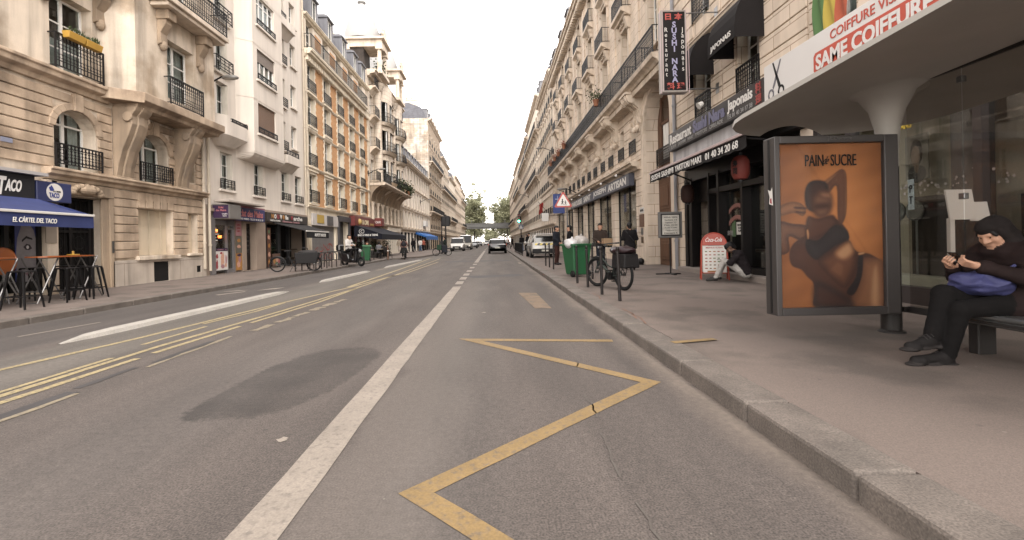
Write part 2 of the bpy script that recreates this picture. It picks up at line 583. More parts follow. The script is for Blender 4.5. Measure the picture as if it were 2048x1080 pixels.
def spots(m, scale, thr, size, c_, amt):
 t = m.node_tree; L = t.links.new
 p = next(n for n in t.nodes if n.type == 'BSDF_PRINCIPLED'); tc = next(n for n in t.nodes if n.type == 'TEX_COORD')
 src = p.inputs['Base Color'].links[0].from_socket
 vo = t.nodes.new('ShaderNodeTexVoronoi'); vo.inputs['Scale'].default_value = scale
 L(tc.outputs['Object'], vo.inputs['Vector'])
 r = t.nodes.new('ShaderNodeMapRange'); r.inputs[1].default_value = size; r.inputs[2].default_value = size * .6; r.inputs[4].default_value = amt
 L(vo.outputs['Distance'], r.inputs[0])
 s2 = t.nodes.new('ShaderNodeSeparateXYZ'); L(vo.outputs['Color'], s2.inputs[0])
 g = t.nodes.new('ShaderNodeMath'); g.operation = 'GREATER_THAN'; g.inputs[1].default_value = thr; L(s2.outputs[0], g.inputs[0])
 q = t.nodes.new('ShaderNodeMath'); q.operation = 'MULTIPLY'; L(r.outputs[0], q.inputs[0]); L(g.outputs[0], q.inputs[1])
 x = t.nodes.new('ShaderNodeMixRGB'); L(q.outputs[0], x.inputs[0]); L(src, x.inputs[1]); x.inputs[2].default_value = (*c_, 1)
 L(x.outputs[0], p.inputs['Base Color'])
spots(PAVE, 3.5, .72, .085, (.075, .06, .052), .6)
spots(PAVE, 6.0, .86, .07, (.2, .17, .145), .7)
spots(PAVE, .55, .6, .42, (.11, .087, .074), .5)
spots(ASPH, 4.5, .8, .09, (.03, .026, .024), .6)
GRAN = mat('granite_kerb', (.108, .09, .077), rough=.82, var=.28, vs=3.5, fine=.3, fs=90, bump=.3, bs=90, col2=(.1, .085, .073), c2s=2.3, c2t=(.52, .66))
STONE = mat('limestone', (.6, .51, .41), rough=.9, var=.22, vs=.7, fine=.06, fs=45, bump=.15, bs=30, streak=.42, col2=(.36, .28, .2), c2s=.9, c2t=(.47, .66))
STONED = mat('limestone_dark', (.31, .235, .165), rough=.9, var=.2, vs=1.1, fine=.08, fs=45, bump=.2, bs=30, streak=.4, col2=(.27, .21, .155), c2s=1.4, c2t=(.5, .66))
STONEJ = mat('limestone_blocks', (.6, .515, .42), rough=.9, var=.13, vs=.8, brick=((.45, .4, .36), 1.1, .42, .012, .1), streak=.25, col2=(.46, .38, .295), c2s=.7, c2t=(.52, .7))
STONEY = mat('limestone_warm', (.62, .52, .42), rough=.9, var=.12, vs=.6, brick=((.5, .45, .4), 1.2, .45, .012, .07), streak=.22, col2=(.5, .415, .325), c2s=.5, c2t=(.54, .72))
TRIM = mat('limestone_trim', (.58, .49, .395), rough=.88, var=.16, vs=1.2, streak=.3, col2=(.42, .34, .255), c2s=1.6, c2t=(.54, .7), bump=.1, bs=25)
RENDER_W = mat('white_render', (.6, .54, .475), rough=.92, var=.07, vs=.5, streak=.14, bump=.08, bs=40)
CREAM = mat('cream_render', (.68, .6, .5), rough=.92, var=.08, vs=.5, streak=.2)
ORANGE = mat('ochre_brick', (.5, .27, .125), rough=.92, var=.1, vs=.8, brick=((1.1, 1.2, 1.35), .22, .065, .004, .12), streak=.12)
ZINC = mat('zinc_roof', (.16, .16, .175), rough=.55, var=.15, vs=.8, streak=.2)
SLATE = mat('slate_roof', (.1, .1, .115), rough=.65, var=.15, vs=1.2, brick=((.6, .6, .6), .22, .14, .004, .2))
GAIN[0] = .66
IRON = mat('wrought_iron', (.022, .02, .021), rough=.5, var=.1, vs=4)
STEEL = mat('grey_steel', (.3, .3, .3), rough=.35, metal=.9, var=.08)
BLACKP = mat('black_plastic', (.02, .019, .02), rough=.45, var=.1, vs=5)
RUBBER = mat('rubber', (.018, .017, .017), rough=.8, var=.1)
DARK = mat('dark_room', (.016, .014, .013), rough=.9, var=.3, vs=1.)
DARK2 = mat('dim_room', (.085, .07, .06), rough=.9, var=.5, vs=1.4)
GLASS = glass('window_glass', (.72, .76, .76))
SHOPGLASS = glass('shop_glass', (.8, .82, .8), boost=.02)
WFRAME = mat('white_frame', (.72, .7, .66), rough=.6, var=.08)
GFRAME = mat('grey_frame', (.3, .285, .265), rough=.6, var=.1)
SHUT = mat('pale_shutter', (.56, .52, .45), rough=.75, var=.14, vs=2)
SHUTG = mat('grey_shutter', (.42, .4, .37), rough=.75, var=.1, vs=2)
CURT = mat('net_curtain', (.68, .66, .62), rough=.95, var=.25, vs=6, stretch=(1, 3, .3))
WOOD = mat('oak_door', (.15, .07, .036), rough=.55, var=.25, vs=2.5, stretch=(6, 6, .6), fine=.1, fs=30)
WHITE = mat('white_board', (.55, .53, .5), rough=.55, var=.04)
BLACKT = mat('black_letter', (.02, .02, .022), rough=.6, var=0)
WHITET = mat('white_letter', (.6, .58, .55), rough=.5, var=0)

# ------------------------------------------------------------------ road, kerbs, pavements
b = MB()
b.quad((-700, -60, 0), (700, -60, 0), (700, 1600, 0), (-700, 1600, 0))
struct('road', b, ASPH)
def kerb(x0, x1, y0, y1, z, seed, st=1.05):
 r = random.Random(seed)
 b = MB()
 y = y0
 while y < y1:
  l = st * r.uniform(.85, 1.2)
  e = min(y + l, y1)
  dz, dx = r.uniform(-.006, .006), r.uniform(-.008, .008)
  b.box(x0 + dx, x1, y + .006, e - .006, -.05, z + dz)
  y = e
  if y > 60: st = 6
 return b
struct('kerb', kerb(1.66, 1.97, -3, 240, .135, 3), GRAN, bevel=.022, bseg=2)
struct('kerb', kerb(-8.3, -8.0, -3, 240, .12, 4), GRAN, bevel=.015)
b = MB()
b.box(1.96, 7.6, -6, 240, -.05, .128)
struct('pavement', b, PAVE)
b = MB()
b.box(-12.6, -8.29, -6, 240, -.05, .112)
struct('pavement', b, PAVE)
b = MB()      # widened pavement farther up the street
b.prism([(-8.02, 36.5), (-7.4, 36.9), (-6.4, 40), (-6.2, 43), (-6.2, 220), (-8.02, 220)], lambda p, q, d: (p, q, d), -.02, .108)
struct('pavement', b, PAVE)
b = MB()
b.prism([(-8.05, 36.3), (-7.3, 36.6), (-6.22, 39.9), (-6.0, 43), (-6.0, 220), (-6.25, 220), (-6.25, 43), (-6.45, 40.1), (-7.45, 37), (-8.05, 36.7)], lambda p, q, d: (p, q, d), -.02, .12)
struct('kerb', b, GRAN)

# ------------------------------------------------------------------ painted markings (sheets 4 mm up)
def sheet(b, poly, z=.004, m=0):
 return b.add([(x, y, z) for x, y in poly], [tuple(range(len(poly)))], m)
def lane(b, pts, wd, z=.004, jit=.006, step=.35, seed=1):
 """mitred stripe of width wd along pts with slightly ragged edges"""
 r = random.Random(seed)
 P = [Vector((x, y)) for x, y in pts]
 L_, R_ = [], []
 for i, p in enumerate(P):
  d0 = (P[i] - P[i - 1]).normalized() if i else (P[1] - P[0]).normalized()
  d1 = (P[i + 1] - P[i]).normalized() if i < len(P) - 1 else d0
  n0, n1 = Vector((-d0.y, d0.x)), Vector((-d1.y, d1.x))
  mm = (n0 + n1)
  mm = mm / max(mm.length, 1e-6)
  k = wd / 2 / max(.18, mm.dot(n1))
  L_.append(p + mm * k); R_.append(p - mm * k)
 for i in range(len(P) - 1):
  n = max(1, int((P[i + 1] - P[i]).length / step))
  pa = pb = None
  for j in range(n + 1):
   t = j / n
   e = 0 if j in (0, n) else jit
   nn = (L_[i] - R_[i]).normalized()
   a = L_[i].lerp(L_[i + 1], t) + nn * r.uniform(-e, e)
   c = R_[i].lerp(R_[i + 1], t) + nn * r.uniform(-e, e)
   if pa is not None:
    b.quad((pa.x, pa.y, z), (pb.x, pb.y, z), (c.x, c.y, z), (a.x, a.y, z))
   pa, pb = a, c
 return b
b = MB()
lane(b, [(-1.06, -1), (-1.06, 13.1)], .225, seed=2)
for y in (13.8, 15.5, 17.3, 19.4, 22., 25.2):
 lane(b, [(-1.08, y), (-1.09, y + .8 + y * .02)], .22)
lane(b, [(-1.1, 28), (-1.3, 64)], .24, step=2)
for y in (70, 82, 96, 112):
 lane(b, [(-1.35, y), (-1.4, y + 5)], .25, step=2)
lane(b, [(-6.99, 6.8), (-6.8, 8.0)], .06)
struct('lane_line_markings', b, WHITEP)
b = MB()
lane(b, [(1.43, 5.71), (-.33, 5.93), (1.335, 4.03), (-.415, 2.32), (1.33, .62), (-.42, -1.1)], .125, seed=5, step=.25)
lane(b, [(1.87, 4.93), (2.38, 5.06)], .095, z=.142)
struct('bus_stop_markings', b, YELP)
b = MB()
lane(b, [(-5.25, 2), (-5.25, 4.92), (-5., 6.5), (-4.83, 8.3), (-4.66, 10.3), (-4.22, 13.5), (-3.95, 18)], .09, seed=7)
lane(b, [(-4.78, 7.6), (-4.6, 8.9), (-4.62, 10.2)], .07, seed=8)
lane(b, [(-4.29, 1.5), (-4.3, 6), (-4.1, 9), (-3.95, 13), (-3.95, 20), (-4.2, 36)], .085, seed=9)
lane(b, [(-4.11, 3.0), (-4.09, 5.3)], .085, seed=10)
lane(b, [(-4.09, 5.55), (-4.02, 7.3)], .085, seed=11)
lane(b, [(-4.42, 3.4), (-4.42, 5.35)], .07, seed=12)
lane(b, [(-4.6, 6.05), (-4.58, 7.35)], .07, seed=13)
lane(b, [(-4.0, 7.6), (-3.86, 10.2), (-3.92, 13.2)], .08, seed=14)
lane(b, [(-4.3, 13.6), (-4.62, 24), (-5.1, 37)], .12, seed=15)
lane(b, [(-3.95, 18), (-3.7, 20), (-3.62, 30)], .09, seed=16)
struct('lane_edge_markings', b, YELP2)
b = MB()
lane(b, [(-3.66, 2.2), (-3.66, 4.05)], .05, seed=20, jit=.02)
lane(b, [(-3.68, 4.9), (-3.7, 6.5)], .05, seed=21, jit=.02, step=.2)
for i, y in enumerate((6.9, 7.6, 8.2, 8.9, 9.5, 10.1)):
 lane(b, [(-3.6 + .03 * i, y), (-3.57 + .03 * i, y + .5)], .14, seed=30 + i, jit=.05, step=.12)
lane(b, [(1.42, 25.5), (1.4, 27)], .12)
lane(b, [(-5.6, 22), (-5.5, 24)], .1)
struct('worn_markings', b, WORNP)
b = MB()
sheet(b, [(.56, 11.18), (.98, 11.1), (1.03, 8.52), (.73, 8.57)])
struct('road_patch', b, mat('ochre_patch', (.15, .105, .068), rough=.9, var=.2, vs=4, fine=.2, fs=90, col2=(.11, .085, .064), c2s=5))
b = MB()
for pts in ([(-7.7, 13.0), (-7.35, 13.35), (-7.05, 13.4), (-7.3, 13.1)], [(-6.75, 13.15), (-6.6, 13.75), (-6.3, 14.0), (-6.35, 13.5)], [(-7.35, 12.2), (-7.0, 13.), (-6.9, 12.9), (-7.2, 12.1)]):
 sheet(b, pts)
for x, y, r_, k in ((-1.39, 3.0, .04, 1), (-.2, 8.2, .04, 3), (.65, 10.3, .05, 4)):
 rr = random.Random(k)
 sheet(b, [(x + r_ * rr.uniform(.5, 1.2) * math.cos(t * PI / 5), y + r_ * rr.uniform(.5, 1.2) * math.sin(t * PI / 5)) for t in range(10)])
struct('white_spot_markings', b, WHITEP)
# dark seams and crack filler
b = MB()
lane(b, [(-3.8, 1.8), (-3.76, 3.2), (-3.74, 4.1)], .12, z=.003, jit=.015)
lane(b, [(-3.8, 4.2), (-3.8, 4.9)], .07, z=.003, jit=.02, step=.15)
lane(b, [(-3.75, 5.1), (-3.78, 6.2)], .08, z=.003, jit=.02)
lane(b, [(-.9, 16.5), (1.0, 17.2)], .9, z=.0025, jit=.2, step=.3)
lane(b, [(-3.2, 30), (1.0, 30.4)], 1.2, z=.0025, jit=.3, step=.4)
struct('road_seam', b, mat('dark_seam', (.04, .036, .036), rough=.8, var=.2))
b = MB()
r = random.Random(5)
fx = lambda y: 1.08 - .39 * min(1, max(0, (6.8 - y) / 3.0)) - .03 * max(0, 3.6 - y) + .02 * math.sin(y * 4.1)
for y0, y1 in ((6.7, 6.0), (5.6, 5.3), (4.9, 4.2), (3.75, 3.2), (3.05, 2.35), (2.2, 1.7)):
 lane(b, [(fx(y) + r.uniform(-.012, .012), y) for y in np.arange(y0, y1, -.07)], .012, jit=.008, step=.05)
struct('road_crack', b, mat('crack_filler', (.088, .076, .066), rough=.9, var=.3, vs=9, col2=(.064, .054, .047), c2s=9., c2t=(.45, .55)))
b = MB()
for y in (6.1, 6.5, 8.7):       # red and ochre dribbles on the pavement edge
 lane(b, [(1.97, y), (2.05, y + .5), (2.03, y + 1.)], .02, z=.1325, jit=.008, step=.1)
struct('pavement_stain', b, mat('rust_stain', (.15, .085, .06), rough=.9, var=.3))

# low white kerbs that set the cycle lane apart
def separator(name, y0, y1, x0, x1, label):
 b = MB()
 n = 14
 prof = []
 for i in range(n + 1):
  t = i / n
  y = y0 + (y1 - y0) * t
  e = min(1, min(t, 1 - t) * 9 + .12)
  x = x0 + (x1 - x0) * t
  hw, hh = .15 * e, .055 * min(1, e * 1.2)
  prof.append([(x - hw, y, .0), (x - hw * .8, y, hh), (x + hw * .8, y, hh), (x + hw, y, .0)])
 for i in range(n):
  for k in range(3):
   b.quad(prof[i][k], prof[i][k + 1], prof[i + 1][k + 1], prof[i + 1][k])
 o = b.build(name, mat('white_concrete', (.3, .28, .25), rough=.85, var=.18, vs=2.5, fine=.15, fs=70, col2=(.2, .18, .16), c2s=2.5, c2t=(.55, .7)), smooth=True)
 tag(o, label, 'lane separator', 'low white kerbs along the cycle lane')
separator('lane_separator', 6.2, 12.7, -5.83, -5.64, 'low pale lane kerb nearest the camera, opposite the shuttered stone house')
separator('lane_separator', 15.5, 21.3, -5.85, -5.7, 'low pale lane kerb opposite the cargo bike and hoop stands')
separator('lane_separator', 24, 34, -5.7, -5.3, 'low pale lane kerb farthest up the street, opposite the scooter and café')
b = MB()       # pale granite gutter slabs of the pavement seam
LF, RF = Fac(-11.6, 1), Fac(6.6, -1)
CACHE = {}
WM = [WFRAME, GLASS, DARK2, CURT, SHUT]
def win_mesh(sg, w, h, style='case', dep=.28, var=0, arch=0.):
 k = ('w', sg, round(w, 2), round(h, 2), style, dep, var, arch)
 if k in CACHE: return CACHE[k]
 F, b = Fac(0, sg), MB()
 n = -dep
 fw = .055
 x0, x1 = -w / 2, w / 2
 F.box(b, x0, x1, n - .62, n - .6, 0, h, 2)                       # room behind
 F.box(b, x0 + .01, x1 - .01, n + .012, n + .016, .01, h - .01, 1)
 F.box(b, x0, x0 + fw, n, n + .05, 0, h); F.box(b, x1 - fw, x1, n, n + .05, 0, h)
 F.box(b, x0 + fw, x1 - fw, n, n + .05, 0, fw); F.box(b, x0 + fw, x1 - fw, n, n + .05, h - fw, h)
 F.box(b, -.045, .045, n + .002, n + .055, fw, h - fw)
 if style in ('case', 'pers'):
  for t in ((.36, .68) if h > 1.5 else (.5,)):
   F.box(b, x0 + fw, x1 - fw, n + .004, n + .035, h * t - .018, h * t + .018)
 if style == 'trans':
  F.box(b, x0 + fw, x1 - fw, n + .004, n + .05, h * .76 - .025, h * .76 + .025)
 r = random.Random(var + int(w * 100))
 if var % 3 == 1:
  F.box(b, x0, x1, n - .13, n - .12, 0, h, 3)
 elif var % 3 == 2:
  F.box(b, x0, x0 + w * .3, n - .13, n - .12, 0, h, 3); F.box(b, x1 - w * .24, x1, n - .13, n - .12, 0, h, 3)
 else:
  F.box(b, x0, x1, n - .13, n - .12, 0, h * .5, 3)
 if style == 'pers':      # folded metal shutters standing in the reveals
  for e in (-1, 1):
   a = e * (w / 2 - .02)
   F.box(b, min(a, a - e * .03), max(a, a - e * .03), n + .06, -.02, .02, h - .02, 4)
   F.box(b, min(a - e * .035, a - e * .06), max(a - e * .035, a - e * .06), n + .06, -.05, .02, h - .02, 4)
 me = b.mesh('window', WM)
 CACHE[k] = me
 return me
def rail_mesh(sg, w, h, style='scroll', d=.12, seg=6):
 k = ('r', sg, round(w, 2), round(h, 2), style, d)
 if k in CACHE: return CACHE[k]
 F, b = Fac(0, sg), MB()
 x0, x1 = -w / 2, w / 2
 t = .014
 F.box(b, x0, x1, d - .025, d + .025, h - .035, h)
 F.box(b, x0, x1, d - .018, d + .018, .06, .085)
 for e in (x0, x1):
  F.box(b, e - .018, e + .018, d - .018, d + .018, 0, h)
  if d > .15:
   F.box(b, e - .012, e + .012, .0, d, h - .03, h); F.box(b, e - .012, e + .012, 0, d, .06, .085)
   for q in range(1, int(d / .12)):
    F.box(b, e - .008, e + .008, q * .12 - .008, q * .12 + .008, .08, h - .03)
 if style == 'modern':
  for z in (.3, .55, .78):
   F.box(b, x0, x1, d - .012, d + .012, h * z - .012, h * z + .012)
  for q in np.linspace(x0, x1, 5)[1:-1]:
   F.box(b, q - .01, q + .01, d - .012, d + .012, .06, h)
 else:
  n = max(4, int(w / (.105 if style == 'scroll' else .11)))
  for i in range(1, n):
   q = x0 + w * i / n
   F.box(b, q - .009, q + .009, d - .009, d + .009, .08, h - .03)
  if style == 'scroll':
   F.box(b, x0, x1, d - .012, d + .012, h * .8 - .01, h * .8 + .01)
   F.box(b, x0, x1, d - .012, d + .012, h * .22, h * .22 + .02)
   for i in range(n):
    q = x0 + w * (i + .5) / n
    R = w / n * .42
    for zc in (h * .89, h * .36, h * .64):
     rr = R if zc > h * .8 else R * 1.15
     b.tube([F.p(q + rr * math.cos(a), d, zc + rr * 1.2 * math.sin(a)) for a in np.linspace(0, 2 * PI, 7)[:-1]], .008, 4, closed=True)
 me = b.mesh('railing', [IRON])
 CACHE[k] = me
 return me
class Bld:
 def __init__(s, name, label, F, s0, s1, cat='building'):
  s.F, s.s0, s.s1 = F, s0, s1
  s.t = thing(name, label, cat, (F.X, s0, 0))
  s.cut = []
 def at(s, a, n, z):
  return (s.F.sg * n, a - s.s0, z)
 def win(s, a, z, w, h, style='case', var=None, n=0., dep=.28, rail=None, rh=.95, rd=.1, cut=True, rw=.1, arch=0.):
  if var is None: var = random.randrange(3)
  inst('window', win_mesh(s.F.sg, w, h, style, dep, var, arch), s.t, s.at(a, n, z))
  if cut: s.cut.append((a - w / 2, a + w / 2, z, z + h))
  if rail: inst('railing', rail_mesh(s.F.sg, w + rw, rh, rail, rd), s.t, s.at(a, n, z + .02))
 def rail(s, a, z, w, h, style='scroll', d=.1, n=0.):
  inst('railing', rail_mesh(s.F.sg, w, h, style, d), s.t, s.at(a, n, z))
 def part(s, name, b, m, **kw):
  return b.build(name, m, s.t, **kw)
 def shell(s, z1, m, z0=.1, depth=9., dep=.3, b=None, ends=True, n=0.):
  """front sheet with all openings cut so far, party walls and a top"""
  b = b or MB()
  F = s.F
  F.wall(b, s.s0, s.s1, z0, z1, s.cut, n, dep)
  if ends:
   for a in (s.s0, s.s1):
    b.quad(F.p(a, n, z0), F.p(a, -depth, z0), F.p(a, -depth, z1), F.p(a, n, z1))
   b.quad(F.p(s.s0, n, z1), F.p(s.s1, n, z1), F.p(s.s1, -depth, z1), F.p(s.s0, -depth, z1))
  return s.part('wall', b, m)
 def mansard(s, z, h=2.6, m=None, back=9., lip=.25, dormers=(), dw=1.1, dh=1.7, a0=None, a1=None, dm=None, fr=None):
  F = s.F
  a0, a1 = a0 or s.s0, a1 or s.s1
  b = MB()
  F.prism_s(b, [(-lip, z), (-lip - .5, z + h * .6), (-lip - .95, z + h), (-3.5, z + h + .9), (-back, z + h + .4), (-back, z)], a0, a1)
  rf = s.part('roof', b, m or ZINC)
  key = ('d', F.sg, dw, dh)
  if key not in CACHE:
   b = MB()
   G = Fac(0, F.sg)
   G.box(b, -dw / 2 - .12, -dw / 2, -1.2, .05, 0, dh, 0); G.box(b, dw / 2, dw / 2 + .12, -1.2, .05, 0, dh, 0)
   G.prism_s(b, [(.14, dh), (.14, dh + .09), (-.1, dh + .2), (-1.3, dh + .2), (-1.3, dh)], -dw / 2 - .2, dw / 2 + .2, 0)
   G.box(b, -dw / 2, dw / 2, -.3, -.28, 0, dh, 2)
   G.box(b, -dw / 2, dw / 2, -.1, -.09, 0, dh, 1)
   for e in (-dw / 2 + .03, 0, dw / 2 - .03):
    G.box(b, e - .03, e + .03, -.088, -.05, 0, dh, 3)
   G.box(b, -dw / 2, dw / 2, -.088, -.05, dh * .98 - .06, dh, 3); G.box(b, -dw / 2, dw / 2, -.088, -.05, .0, .07, 3)
   CACHE[key] = b.mesh('dormer', [ZINC, GLASS, DARK, WFRAME])
  for a in dormers:
   inst('dormer', CACHE[key], s.t, s.at(a, -lip, z + .15))
  return rf
 def chimney(s, a, z, wd=.7, ln=2.2, h=2., n=-3., pots=5, m=None):
  b = MB()
  F = s.F
  F.box(b, a - wd / 2, a + wd / 2, n - ln / 2, n + ln / 2, z - 2, z + h, 0)
  F.box(b, a - wd / 2 - .06, a + wd / 2 + .06, n - ln / 2 - .06, n + ln / 2 + .06, z + h - .25, z + h - .1, 0)
  for i in range(pots):
   q = n - ln / 2 + ln * (i + .5) / pots
   b.cyl(F.p(a, q, z + h), F.p(a, q, z + h + .45), .12, .1, 8, 1)
  s.part('chimney', b, [m or STONEJ, mat('terracotta_pot', (.36, .15, .08), rough=.85, var=.2)])
 def band(s, z, h, pr, m=None, a0=None, a1=None, name='cornice', b=None, n=0.):
  b = b or MB()
  s.F.cornice(b, s.s0 if a0 is None else a0, s.s1 if a1 is None else a1, z, h, pr, 0, n)
  s.part(name, b, m or TRIM)
 def surround(s, mb, a0, z0, w, h, t=.16, pr=.05, head=True, n=0., m=None):
  k = ('s', s.F.sg, w, h, t, pr, n, (m or TRIM).name)
  if k in CACHE:
   inst('window_surround', CACHE[k], s.t, s.at(a0, 0, z0)); return
  F, mb, a, z = Fac(0, s.F.sg), MB(), 0, 0
  F.box(mb, a - w / 2 - t, a - w / 2, n - .01, n + pr, z - .05, z + h + (t if head else 0))
  F.box(mb, a + w / 2, a + w / 2 + t, n - .01, n + pr, z - .05, z + h + (t if head else 0))
  F.box(mb, a - w / 2, a + w / 2, n - .01, n + pr, z + h, z + h + t)
  F.box(mb, a - w / 2 - t - .05, a + w / 2 + t + .05, n - .01, n + pr + .07, z + h + t, z + h + t + .09)
  F.box(mb, a - w / 2 - t - .04, a + w / 2 + t + .04, n - .01, n + pr + .08, z - .17, z - .05)
  CACHE[k] = mb.mesh('window_surround', [m or TRIM])
  inst('window_surround', CACHE[k], s.t, s.at(a0, 0, z0))
 def downpipe(s, a, z0, z1, n=.09, r=.055, m=None):
  b = MB()
  F = s.F
  b.cyl(F.p(a, n, z0), F.p(a, n, z1), r, seg=8)
  for z in np.arange(z0 + 1, z1, 2.4):
   b.cyl(F.p(a, n, z), F.p(a, n, z + .08), r + .018, seg=8)
  s.part('downpipe', b, m or mat('cream_pipe', (.5, .43, .34), rough=.6, var=.15, streak=.2), smooth=True)
def console_mesh(sg, h=1.1, d=.65, w=.42):
 """scrolled stone bracket hanging under a balcony: top at z=0"""
 k = ('c', sg, h, d, w)
 if k in CACHE: return CACHE[k]
 F, b = Fac(0, sg), MB()
 prof = [(0, -h), (d * .12, -h * .98), (d * .26, -h * .88), (d * .3, -h * .74), (d * .24, -h * .6), (d * .3, -h * .45), (d * .55, -h * .34), (d * .8, -h * .3), (d * .95, -h * .2), (d, -h * .1), (d, 0), (0, 0)]
 F.prism_s(b, prof, -w / 2, w / 2)
 F.prism_s(b, [(p + .035, q - .015) if i not in (0, 10, 11) else (p, q) for i, (p, q) in enumerate(prof)], -w * .22, w * .22)
 F.box(b, -w / 2 - .05, w / 2 + .05, 0, d + .06, -.1, -.001)
 for e in (-1, 1):
  b.cyl(F.p(e * w * .5, d * .72, -h * .2), F.p(e * (w * .5 + .05), d * .72, -h * .2), h * .12, seg=10)
  b.cyl(F.p(e * w * .5, d * .2, -h * .8), F.p(e * (w * .5 + .05), d * .2, -h * .8), h * .1, seg=10)
 b.ball(F.p(0, d * .3, -h * 1.0), (.1, .12, .14), 8, 6)
 me = b.mesh('console', [TRIM])
 CACHE[k] = me
 return me
def panel(parent, F, a0, a1, n0, n1, z0, z1, m, name='panel', bevel=0.):
 b = MB()
 F.box(b, a0, a1, n0, n1, z0, z1)
 return b.build(name, m, parent, bevel=bevel)
def write(parent, F, s, a, n, z, wd, ht, m, **kw):
 """writing on a face of the facade side F"""
 return lettering(parent, s, F.p(a, n, z), F.right(), (0, 0, 1), wd, ht, m, **kw)
# ================================================================== left side, house 1: stone corner house over the taco bar
A = Bld('stone_house', 'stained limestone apartment house with rounded consoles and arched windows above the blue taco awning', LF, 3.5, 18.65)
F = LF
A.cut += [(12.3, 13.95, .1, 2.75), (15.14, 16.82, 1.02, 2.58), (17.6, 18.2, 1.05, 2.55), (5.2, 11.9, .25, 2.5, .5)]
for a, w_, z, h_ in ((12.97, 1.3, 3.5, 1.62), (15.95, 1.35, 3.5, 1.62), (9.4, 1.3, 3.5, 1.62), (6.2, 1.3, 3.5, 1.62)):
 A.win(a, z, w_, h_, 'trans', 2, dep=.42)
A.win(17.85, 3.75, .5, 1.25, 'trans', 1)
for a in (12.9, 9.3, 6.1):
 A.win(a, 6.05, 1.3, 2.15, 'case', 0, dep=.34)
 A.win(a, 9.4, 1.3, 2.15, 'case', 1, dep=.34)
 A.win(a, 12.6, 1.3, 2.1, 'case', 2, dep=.34)
b = MB()
F.wall(b, 3.5, 18.65, .1, 16.5, A.cut, 0, .45)
for a, w_, z, h_ in ((12.97, 1.3, 3.5, 1.62), (15.95, 1.35, 3.5, 1.62), (9.4, 1.3, 3.5, 1.62), (6.2, 1.3, 3.5, 1.62)):
 F.arch(b, a - w_ / 2, a + w_ / 2, z + h_ - .55, z + h_, 0, .4)
for a in (3.5, 18.65):
 b.quad(F.p(a, 0, .1), F.p(a, -9, .1), F.p(a, -9, 16.5), F.p(a, 0, 16.5))
b.quad(F.p(3.5, 0, 16.5), F.p(18.65, 0, 16.5), F.p(18.65, -9, 16.5), F.p(3.5, -9, 16.5))
A.part('wall', b, [STONE])
SOOT = mat('limestone_sooty', (.45, .345, .25), rough=.9, var=.2, vs=.8, fine=.08, fs=45, bump=.15, bs=30, streak=.42, col2=(.22, .16, .11), c2s=1.1, c2t=(.46, .68))
# rusticated courses
b = MB()
ops = [(14.1, 14.16, 0, 3), (15.14, 16.82, .95, 2.6), (17.6, 18.2, 1., 2.56)]
F.courses(b, 14.16, 18.6, .95, 3.12, .268, .035, ops)
F.courses(b, 3.6, 18.6, 3.45, 5.6, .262, .035, [(a - w_ / 2 - .06, a + w_ / 2 + .06, 3.4, 5.2) for a, w_ in ((12.97, 1.3), (15.95, 1.35), (9.4, 1.3), (6.2, 1.3))] + [(17.55, 18.15, 3.7, 5.06), (14.15, 14.95, 3.3, 5.7), (17.0, 17.5, 3.3, 5.7)])
A.part('rusticated_blocks', b, [SOOT], bevel=.012)
for a, w_ in ((12.97, 1.3), (15.95, 1.35), (9.4, 1.3), (6.2, 1.3)):
 b = MB(); F.archring(b, a - w_ / 2, a + w_ / 2, 4.57, 5.12, .2, .0, .075)
 F.box(b, a - .13, a + .13, .0, .13, 5.1, 5.58); A.part('window_surround', b, [SOOT], bevel=.01)
for k in range(-2, 3):      # flat arch of the shuttered window
 b = MB(); F.prism_s(b, [(.0, 2.6), (.06, 2.6), (.06, 3.1), (0, 3.1)], 15.98 + k * .34 - .15, 15.98 + k * .34 + .15); A.part('voussoir', b, [SOOT], bevel=.01)
for q in ((15.0, 17.0, .16, .88, 1.01), (17.5, 18.3, .14, .95, 1.04)):
 b = MB(); F.box(b, q[0], q[1], .0, q[2], q[3], q[4]); A.part('sill', b, [STONE], bevel=.01)
# plinth
b = MB()
F.wall(b, 14.05, 18.62, .1, .9, [(15.75, 16.5, .12, .8), (18.02, 18.3, .3, .55)], .07, .3)
b.quad(F.p(14.05, .07, .9), F.p(18.62, .07, .9), F.p(18.62, 0, .9), F.p(14.05, 0, .9)); b.quad(F.p(14.05, .07, .1), F.p(14.05, 0, .1), F.p(14.05, 0, .9), F.p(14.05, .07, .9))
F.box(b, 14.05, 14.6, .072, .1, .1, .88)
A.part('plinth', b, [mat('pale_plinth', (.43, .37, .31), rough=.9, var=.2, vs=1.3, streak=.3, brick=((.5, .45, .42), 1.3, .8, .008, .05))])
for q in ((15.75, 16.5, .12, .8), (18.02, 18.3, .3, .55)):
 b = MB(); F.box(b, q[0], q[1], .012, .03, q[2], q[3]); A.part('cellar_grille', b, [DARK])
# shutters of the ground floor
b = MB()
for i in range(6):
 b = MB(); a = 15.15 + i * .278
 F.box(b, a, a + .262, -.3 + (.02 if i % 2 else 0), -.26 + (.02 if i % 2 else 0), 1.03, 2.57)
 for z in np.arange(2.0, 2.54, .045):
  F.box(b, a + .03, a + .235, -.262 + (.02 if i % 2 else 0), -.25 + (.02 if i % 2 else 0), z, z + .018)
 A.part('shutter', b, [mat('cream_shutter', (.56, .47, .35), rough=.7, var=.1, streak=.2)])
for i in range(2):
 b = MB(); a = 17.62 + i * .29
 F.box(b, a, a + .275, -.25, -.22, 1.06, 2.54); A.part('shutter', b, [MATS['cream_shutter']])
